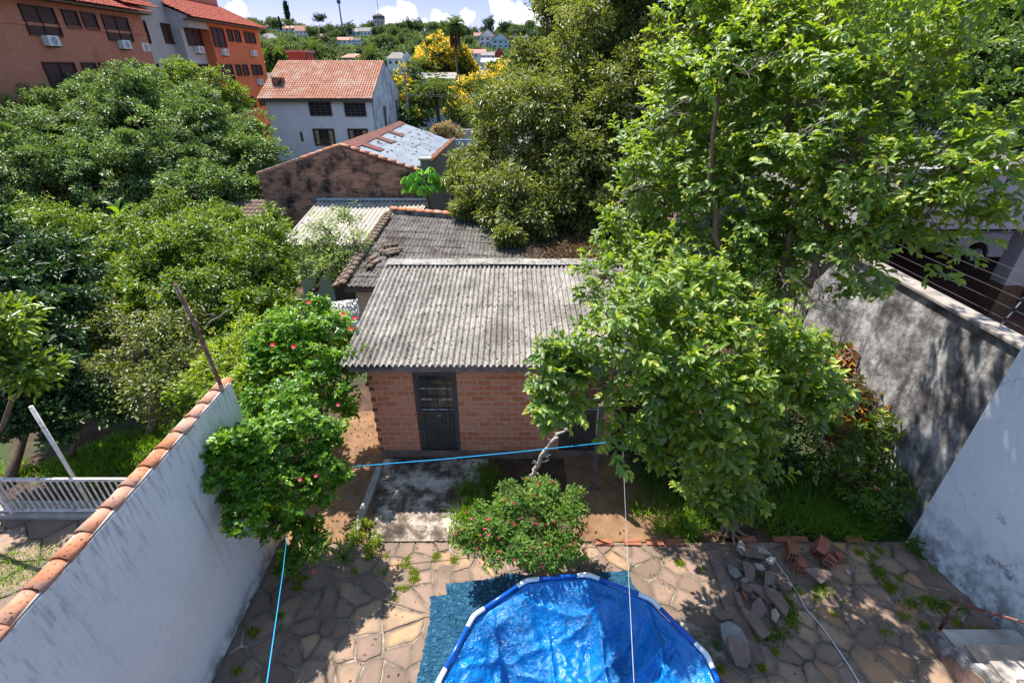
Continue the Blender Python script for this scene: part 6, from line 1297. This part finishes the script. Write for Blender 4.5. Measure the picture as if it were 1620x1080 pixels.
# post and dead branch
a = pz(937, 778, -.1); b = pY(951, 640, a.y + .05); tag(MB().hexa([a + Vector((-.045, -.045, -.1)), a + Vector((.045, -.045, -.1)), a + Vector((.045, .045, -.1)), a + Vector((-.045, .045, -.1))], [b + Vector((-.045, -.045, 0)), b + Vector((.045, -.045, 0)), b + Vector((.045, .045, 0)), b + Vector((-.045, .045, 0))]).build('wooden_post', M['grey_wood'], bevel=.008), 'weathered leaning wooden post behind the lantana bush', 'post')
rng = random.Random(12); mb = MB(); q = [pd(846, 770, 8.75), pd(845, 742, 8.6), pd(862, 712, 8.4), pd(880, 690, 8.3), pd(905, 672, 8.2)]
def dbranch(a, b, r0, r1, depth):
    pts = curve_pts(a, b, rng, .3, 5); k = len(pts); mb.tube(pts, [r0 + (r1 - r0) * i / (k - 1) for i in range(k)], 6)
    if depth:
        for i in (1, 2, 3, 4):
            if rng.random() < .8: e = pts[i] + Vector((rng.uniform(-1, 1), rng.uniform(-.5, .5), rng.uniform(-.3, 1))).normalized() * (b - a).length * rng.uniform(.2, .5); dbranch(pts[i], e, r1 * .7, r1 * .2, depth - 1)
for i in range(4): dbranch(q[i], q[i + 1], .045 - .007 * i, .04 - .007 * i, 2)
mb.tube([(q[0].x, q[0].y, -.1), q[0]], [.05, .045], 6)
tag(mb.build('dead_branch', M['dead_wood'], smooth=True), 'bleached dead branch rising behind the lantana bush', 'branch')
# bare branches in the garden next door
for i, (a, b, lab) in enumerate([((320, 520, 11), (365, 490, 10.8), 'pale bare branch beside the rusty pole'), ((190, 600, 9.6), (255, 628, 9.4), 'bare grey branch low in the neighbouring garden')]):
    mb = MB(); dbranch(pd(*a), pd(*b), .022, .012, 3); a0 = pd(*a); tag(mb.build('bare_branch', M['bare_twig'], smooth=True), lab, 'branch')
# white bent garden chair frame under the guava
w = thing('chair_frame', 'white tubular chair frame half hidden under the guava beside its trunk', 'chair frame', tuple(pz(1090, 785, -.05)))
p1 = pz(1070, 778, -.05); p2 = pz(1108, 778, -.05)
mb = MB(); mb.hexa([p1 + Vector((-.02, 0, 0)), p1 + Vector((.05, 0, 0)), p1 + Vector((.05, .03, 0)), p1 + Vector((-.02, .03, 0))], [p1 + Vector((.09, 0, .36)), p1 + Vector((.15, 0, .36)), p1 + Vector((.15, .03, .36)), p1 + Vector((.09, .03, .36))]); part(mb, 'leg', M['white_plastic'], w)
mb = MB(); mb.hexa([p2 + Vector((-.02, 0, 0)), p2 + Vector((.05, 0, 0)), p2 + Vector((.05, .03, 0)), p2 + Vector((-.02, .03, 0))], [p2 + Vector((-.06, 0, .34)), p2 + Vector((-.0, 0, .34)), p2 + Vector((-.0, .03, .34)), p2 + Vector((-.06, .03, .34))]); part(mb, 'leg', M['white_plastic'], w)
part(MB().hexa([p1 + Vector((.1, 0, .361)), p2 + Vector((-.02, 0, .341)), p2 + Vector((-.02, .05, .341)), p1 + Vector((.1, .05, .361))], [p1 + Vector((.1, 0, .40)), p2 + Vector((-.02, 0, .38)), p2 + Vector((-.02, .05, .38)), p1 + Vector((.1, .05, .40))]), 'crossbar', M['white_plastic'], w)
# aloe
for i, (px, py, n, L, lab) in enumerate([(543, 892, 34, .42, 'spiky aloe plant at the near end of the path by the hibiscus'), (515, 872, 22, .34, 'smaller spiky aloe in the shade against the hibiscus shrub')]):
    p = pz(px, py - 8, -.02); rs = np.random.RandomState(70 + i); a_ = rs.uniform(0, 6.28, n); e = rs.uniform(.35, 1.35, n); d = np.stack([np.cos(a_) * np.cos(e), np.sin(a_) * np.cos(e), np.sin(e)], 1)
    o = leaves('aloe', np.tile(np.array(p), (n, 1)), d, np.tile(np.array([0, 0, 1.]), (n, 1)) + rs.normal(size=(n, 3)) * .2, L * rs.uniform(.7, 1.1, n), .045, rs.random(n) * .8 + .2, M['pale_leaf'], None, 'blade'); tag(o, lab, 'aloe', 'aloe plants')
# broken slabs, bricks and stones: each a thing
rng = random.Random(31)
SH = {'small': [], 'mid': []}
def shard(px, py, w, lab, m='dark_stone', z=.03, tilt=.25, th=.035, group='broken paving pieces', ang=None, seed=None, ratio=.65):
    r = random.Random(seed if seed is not None else int(px * 13 + py)); n = r.randint(4, 5); pts = []
    for i in range(n):
        a_ = 2 * math.pi * (i + r.uniform(-.33, .33)) / n; rr = w * .5 * r.uniform(.75, 1.25); pts.append((rr * math.cos(a_), rr * ratio * math.sin(a_)))
    p = pz(px, py, z); o = MB().poly(pts, -th / 2, th / 2).build('paving_piece', M[m], bevel=.002); o.location = (p.x, p.y, z + th * .6); o.rotation_euler = (r.uniform(-tilt, tilt), r.uniform(-tilt, tilt), ang if ang is not None else r.uniform(0, 3.1)); tag(o, lab, 'paving piece', group); return o
pile = [(1170, 868, .28, 'grey_stone', 'pale grey shard propped at the foot of the guava trunk'), (1192, 878, .42, 'dark_stone', 'long brown shard at the back of the rubble heap'), (1218, 888, .22, 'pale_concrete', 'pale cream shard near the cable in the rubble heap'), (1205, 872, .20, 'light_stone', 'small light shard on the brown slab behind the heap'),
        (1160, 905, .25, 'grey_stone', 'squarish grey piece at the left of the rubble heap'), (1185, 905, .38, 'dark_stone', 'pointed brown slab in the middle of the rubble heap'), (1213, 915, .34, 'dark_stone', 'dark brown slab right of the pointed one'), (1180, 930, .30, 'dark_stone', 'brown slab below the middle of the heap'),
        (1205, 940, .42, 'dark_stone', 'broad flat slab at the right of the heap'), (1168, 948, .34, 'dark_stone', 'three-cornered slab at the lower left of the heap'), (1230, 950, .46, 'dark_stone', 'long upright slab beside the weeds'), (1198, 965, .36, 'dark_stone', 'slab lying lowest but one in the heap'), (1225, 975, .20, 'light_stone', 'small reddish light stone below the heap'), (1178, 920, .16, 'grey_stone', 'fist-sized grey stone among the slabs'), (1200, 898, .18, 'light_stone', 'little light stone on the middle slab'), (1240, 925, .30, 'dark_stone', 'dark slab touching the cable')]
for i, (px, py, w_, m, lab) in enumerate(pile): shard(px, py, w_, lab, m, z=.05 + .012 * (i % 4), tilt=.3, th=.045)
shard(1193, 985, .58, 'tall pointed slab standing out at the lower end of the rubble', 'dark_stone', z=.08, tilt=.18, ang=1.9, ratio=.42, th=.05)
rr_ = random.Random(90)
for i in range(16): shard(rr_.uniform(1155, 1225), rr_.uniform(862, 950), rr_.uniform(.07, .16), 'small broken stone chip wedged between the slabs of the rubble heap', rr_.choice(['dark_stone', 'dark_stone', 'grey_stone', 'loose_brick']), z=.02 + .05 * rr_.random(), tilt=.6, th=.035, group='stone chips in the rubble heap')
# pit with the broken concrete lump
tag(MB().box((2.52, 3.55, -.16), (3.20, 4.28, -.12)).build('pit_floor', M['soil']), kind='structure')
shard(1146, 975, .40, 'brown slab leaning in the gap behind the concrete lump', 'dark_stone', z=.02, ang=.2, ratio=.45)
shard(1150, 1005, .42, 'narrow brown slab standing at the left of the concrete lump', 'dark_stone', z=.06, ang=1.9, ratio=.4)
p = pz(1163, 1015, .1)
pts = [(-.16, -.24), (-.02, -.30), (.10, -.22), (.15, -.02), (.14, .14), (.02, .26), (-.12, .24), (-.17, .05)]
o = MB().poly(pts, -.05, .04).build('concrete_lump', M['grey_stone'], bevel=.012); o.location = (p.x, p.y, .13); o.rotation_euler = (.1, -.15, .1); tag(o, 'big broken grey concrete lump lying in the gap beside the pool', 'rubble')
o = MB().poly([(x * .85, y * .7) for x, y in pts], -.02, .02).build('concrete_lump', M['dark_stone'], bevel=.006); o.location = (p.x - .02, p.y - .16, .19); o.rotation_euler = (.25, -.1, .1); tag(o, 'dark slab lying on top of the broken concrete lump', 'rubble')
# long edging slabs round the pit
for k, (a, b, c, d, lab) in enumerate([((1135, 935), (1160, 938), (1213, 1045), (1188, 1052), 'long narrow slab edging the right side of the gap by the pool'), ((1118, 870), (1135, 868), (1175, 955), (1150, 955), 'long narrow slab running up towards the guava trunk')]):
    q = [pz(*v_, .03 + .012 * k) for v_ in (d, c, b, a)]; tag(MB().slab(q, .05).build('edging_slab', M['dark_stone'], bevel=.006), lab, 'slab')
# hollow bricks and bricks heap
def brick(px, py, lab, rz, rx=0, ry=0, z=.05, L=.24, W=.11, Hh=.09, m='loose_brick', name='hollow_brick', holes=True):
    p = pz(px, py, z); o = thing(name, lab, 'brick', (p.x, p.y, z), 0, 'loose bricks at the patio edge'); o.rotation_euler = (rx, ry, rz)
    MB().box((-L / 2, -W / 2, 0), (L / 2, W / 2, Hh)).build('body', M[m], o, bevel=.006)
    if holes:
        h = MB()
        for e in (-1, 1):
            for i in range(3):
                for j in range(2): x = e * (L / 2 + .0012); h.box((min(x, x - e * .002), -W * .38 + i * W * .28, Hh * .14 + j * Hh * .42), (max(x, x - e * .002), -W * .38 + i * W * .28 + W * .2, Hh * .14 + j * Hh * .42 + Hh * .3))
        h.build('holes', M['black_plastic'], o)
brick(1250, 880, 'upright hollow brick at the left of the brick heap', 1.2, 0, .2, .0, .34, .16, .22)
brick(1262, 900, 'hollow brick leaning against the upright one', 1.35, 0, .25, .0, .30, .13, .2)
brick(1295, 868, 'hollow brick lying crosswise at the back of the heap', .9, .2, -.3, .05, .3, .17, .2)
brick(1305, 890, 'broken hollow brick showing its holes in the middle of the heap', 1.1, .3, .5, .02, .26, .15, .18)
brick(1322, 885, 'small brick end at the right of the heap', .3, .1, .3, .0, .18, .13, .14)
shard(1298, 910, .50, 'smooth brown slab propped against the brick heap', 'dark_stone', z=.10, tilt=.05, ang=.0, ratio=.5, th=.05).rotation_euler = (.55, .05, -.05)
shard(1340, 905, .12, 'small white stone at the right of the brick heap', 'pale_concrete', z=.02)
for k, px in enumerate([955, 1000, 1035, 1065, 1235, 1262, 1350, 1180]):
    brick(px, 862 if px < 1100 else 857, ['brick edging the bed right of the lantana bush, leftmost', 'edging brick just right of the pale string', 'third edging brick right of the lantana', 'last edging brick before the guava roots', 'edging brick behind the upright hollow brick', 'edging brick behind the heap, under the grass', 'edging brick in the grass right of the heap', 'edging brick beside the guava trunk'][k], rng.uniform(-.06, .06), 0, 0, -.06, .30, .12, .09, holes=False, name='edging_brick')
brick(722, 845, 'single orange brick at the right edge of the concrete pad', 1.4, 0, 0, -.05, .22, .1, .09, holes=False, name='edging_brick')
p = pz(700, 520, 2.78); q = pz(668, 548, 2.74); mb = MB(); mb.tube([p, p.lerp(q, .4) + Vector((-.05, .03, .0)), p.lerp(q, .7) + Vector((-.07, 0, 0)), q], [.004, .009, .010, .006], 5); tag(mb.build('fallen_twig', M['bark'], smooth=True), 'curved dark twig lying on the corrugated roof of the brick shed', 'twig')
# ------------------------------------------------------------------ steps and handrail at lower right
sp = thing('steps', 'worn concrete steps with a chipped white plaster edge beside the white wall', 'steps', (6.6, 3.8, 0))
y = 4.02; z = .0; k = 0
while k < 8:
    x0 = 6.13 + k * .0; part(MB().box((6.10, y - .36 - .0, -.1), (7.36 + k * .05, y, .17 * (k + 1) - .002 - .04)), 'riser', M['concrete'], sp); part(MB().box((6.20, y - .37, .17 * (k + 1) - .04), (7.34 + k * .05, y + .02, .17 * (k + 1))), 'tread', M['light_stone' if k % 2 else 'pale_concrete'], sp, bevel=.008); y -= .30 + .0; k += 1
ed = MB(); rng = random.Random(6); pts = [(4.06, 0)]
for k in range(8):
    yy = 4.02 - k * .30; pts += [(yy + rng.uniform(-.02, .02), .17 * (k + 1) - .02), (yy - .12, .17 * (k + 1) + rng.uniform(.0, .04)), (yy - .26, .17 * (k + 1) + rng.uniform(-.02, .03))]
pts.append((1.6, 1.36)); pts.append((1.6, -.1)); pts.append((4.06, -.1))
part(ed.prism([(6.0, a, b) for a, b in pts], (.10, 0, 0)), 'stringer', M['rough_plaster'], sp)
part(MB().prism([(5.985, a - .05, b - .10) for a, b in pts[:-2]] + [(5.985, 1.6, -.09), (5.985, 3.95, -.09)], (.012, 0, 0)), 'dark_side', M['dark_stone'], sp)  # thin darker sheet over the patio face of the stringer
hr = thing('handrail', 'rusty pipe handrail bent at its top beside the lower right steps', 'handrail', tuple(pz(1486, 994, 0)))
a = pz(1486, 994, .0); b = a + Vector((0, 0, .62)); dirv = Vector((.05, -.65, .62)).normalized()
part(MB().tube([a - Vector((0, 0, .05)), b], .022, 10), 'post', M['rusty_pipe'], hr, True); part(MB().tube([b - Vector((.0, -.10, .08)), b + Vector((-.02, .09, .0)), b + Vector((0, .02, .06)), b + dirv * .15, b + dirv * 2.6], .02, 10), 'rail', M['rusty_pipe'], hr, True)
part(MB().tube([a + Vector((0, 0, .30)), a + Vector((0, 0, .36))], .028, 10), 'collar', M['rusty_pipe'], hr, True)
# ------------------------------------------------------------------ grass, weeds and litter (nobody could count these)
rs = np.random.RandomState(17)
def grass(name, polys, n, L=.18, z=-.06, lean=.75, w=.018, m='grass_blade', tuft=.07, excl=None, zf=None):
    P = []
    for (px, py, rx, ry, share) in polys:
        k = int(n * share / 14) + 1; c = pz(px, py, z); e = pz(px + rx, py, z); f_ = pz(px, py - ry, z); rX = abs(e.x - c.x); rY = abs(f_.y - c.y)
        a_ = rs.uniform(0, 6.28, k); q = np.sqrt(rs.random(k)); cx = c.x + np.cos(a_) * q * rX; cy_ = c.y + np.sin(a_) * q * rY
        for x, y in zip(cx, cy_):
            t_ = rs.normal(size=(14, 2)) * tuft; P.append(np.stack([x + t_[:, 0], y + t_[:, 1], np.full(14, z)], 1))
    P = np.concatenate(P)
    if excl is not None: P = P[~excl(P)]
    n2 = len(P); d = rs.normal(size=(n2, 3)) * lean; d[:, 2] = 1
    o = leaves(name, P, d, rs.normal(size=(n2, 3)), L * rs.uniform(.5, 1.3, n2), w, np.clip(rs.normal(.5, .25, n2), 0, 1), M[m], None, 'blade'); tag(o, kind='stuff'); return o
grass('grass', [(1230, 790, 95, 50, 1.2), (1060, 800, 60, 45, .8), (1310, 810, 70, 40, .9), (760, 790, 35, 50, .6), (740, 830, 22, 30, .4), (1350, 830, 40, 22, .5), (1130, 800, 40, 30, .3), (1200, 740, 90, 40, .4), (1050, 745, 70, 30, .25)], 1500, L=.32, w=.020, tuft=.06)
grass('grass', [(20, 905, 60, 40, 1), (190, 725, 75, 40, 1.3), (140, 735, 60, 25, .5), (100, 745, 110, 14, .4), (300, 680, 90, 40, .4), (380, 560, 60, 40, .5)], 2600, L=.17, w=.018, z=-.075)
def on_patio_weeds():
    spots = [(610, 880), (640, 895), (655, 905), (645, 885), (637, 930), (655, 915), (625, 945), (1395, 905), (1410, 930), (1380, 880), (1440, 955), (1470, 950), (1500, 965), (1540, 1000), (1455, 880), (1290, 945), (1300, 925), (1250, 985), (1235, 965), (1210, 1000), (1190, 1010), (1225, 1030), (1430, 975), (1460, 990), (1500, 905), (1480, 900), (1245, 960), (1255, 975), (1238, 945), (1262, 935), (1320, 970), (1390, 870), (1360, 875), (1295, 935), (1140, 1060), (1205, 1055), (1400, 1000), (720, 885), (690, 880), (600, 905), (470, 930), (440, 975), (560, 905), (585, 880), (1075, 890), (1110, 900), (480, 915), (400, 1000), (375, 1060), (1515, 985), (1556, 1000), (1420, 915)]
    return [(x, y, 3 + (i * 5) % 7, 2 + i % 4, .35 + (i % 3) * .3) for i, (x, y) in enumerate(spots)]
grass('weeds', on_patio_weeds(), 260, L=.055, w=.010, z=-.006, lean=1.0, tuft=.028, m='yellowing_leaf')
grass('weeds', [(1245, 965, 14, 30, 1.2), (1220, 1000, 25, 14, 1), (1185, 1008, 15, 8, .4), (1300, 935, 18, 8, .4), (1395, 915, 8, 25, .6), (1460, 955, 40, 8, .6), (1440, 865, 12, 8, .3), (1500, 960, 30, 12, .7), (1185, 890, 12, 30, .2)], 420, L=.05, w=.016, z=-.004, lean=1.1, tuft=.045, m='citrus_leaf')
# low weeds along the edges
tree('weedy_plant', 'leafy weed by the aloe at the corner of the concrete pad', 'plant', tuple(pz(572, 855, -.05)), tuple(pz(572, 850, .05)), [B(575, 835, 8.6, .16), B(590, 858, 8.3, .13), B(560, 850, 8.4, .12)], .008, 'yellowing_leaf', twigs=20, seed=95, cname='foliage', dens=80, per=16, cr=.07, ll=.05, lw=.025)
tree('weedy_plant', 'small green weed at the base of the white wall corner', 'plant', tuple(pz(1452, 868, -.01)), tuple(pz(1452, 866, .05)), [B(1452, 862, 8.2, .10)], .006, 'citrus_leaf', twigs=10, seed=96, cname='foliage', dens=90, per=12, cr=.05, ll=.06, lw=.03)
# leaf litter on the dark roof and on the ground
n = 5200; X = rs.uniform(.2, 3.4, n); Y = 11.9 + 4.0 * rs.random(n); hz = 2.26 + (Y - 11.72) * .053; heap = np.clip(1.1 - ((X - 2.0) / 1.6) ** 2, 0, 1) * np.clip((Y - 12.2) / 1.2, 0, 1)
kp = (rs.random(n) < heap + .06) & (Y < 16.6 - .28 * X); X, Y, hz, heap = X[kp], Y[kp], hz[kp], heap[kp]; n = len(X)
o = leaves('leaf_litter', np.stack([X, Y, hz + .02 + rs.random(n) * .14 * heap], 1), rs.normal(size=(n, 3)) * np.array([1, 1, .5]), rs.normal(size=(n, 3)) * .5 + np.array([0, 0, 1]), rs.uniform(.08, .22, n), .05, rs.random(n), M['dry_litter'], None, 'mid'); tag(o, kind='stuff')
n = 2600; X = rs.uniform(-12, 7, n); Y = rs.uniform(5.8, 14, n); kp = ~((X > -2.9) & (X < 2.2) & (Y > 7.5)); X, Y = X[kp], Y[kp]; n = len(X)
o = leaves('leaf_litter', np.stack([X, Y, np.full(n, -.02) + rs.random(n) * .02 + np.where((X > -4.3), .0, -.04)], 1), rs.normal(size=(n, 3)) * np.array([1, 1, .15]), rs.normal(size=(n, 3)) * .3 + np.array([0, 0, 1]), rs.uniform(.04, .09, n), .03, rs.random(n), M['dry_litter'], None, 'mid'); tag(o, kind='stuff')
n = 420; X = rs.uniform(-3.9, 6.6, n); Y = 5.6 - 3.2 * rs.random(n) ** 1.6; ok = (np.hypot(X - PC.x, Y - PC.y) > 1.95); X, Y = X[ok], Y[ok]; n = len(X)
o = leaves('leaf_litter', np.stack([X, Y, np.full(n, .008)], 1), rs.normal(size=(n, 3)) * np.array([1, 1, .05]), rs.normal(size=(n, 3)) * .12 + np.array([0, 0, 1]), rs.uniform(.02, .06, n), .018, rs.random(n), M['dry_litter'], None, 'mid'); tag(o, kind='stuff')
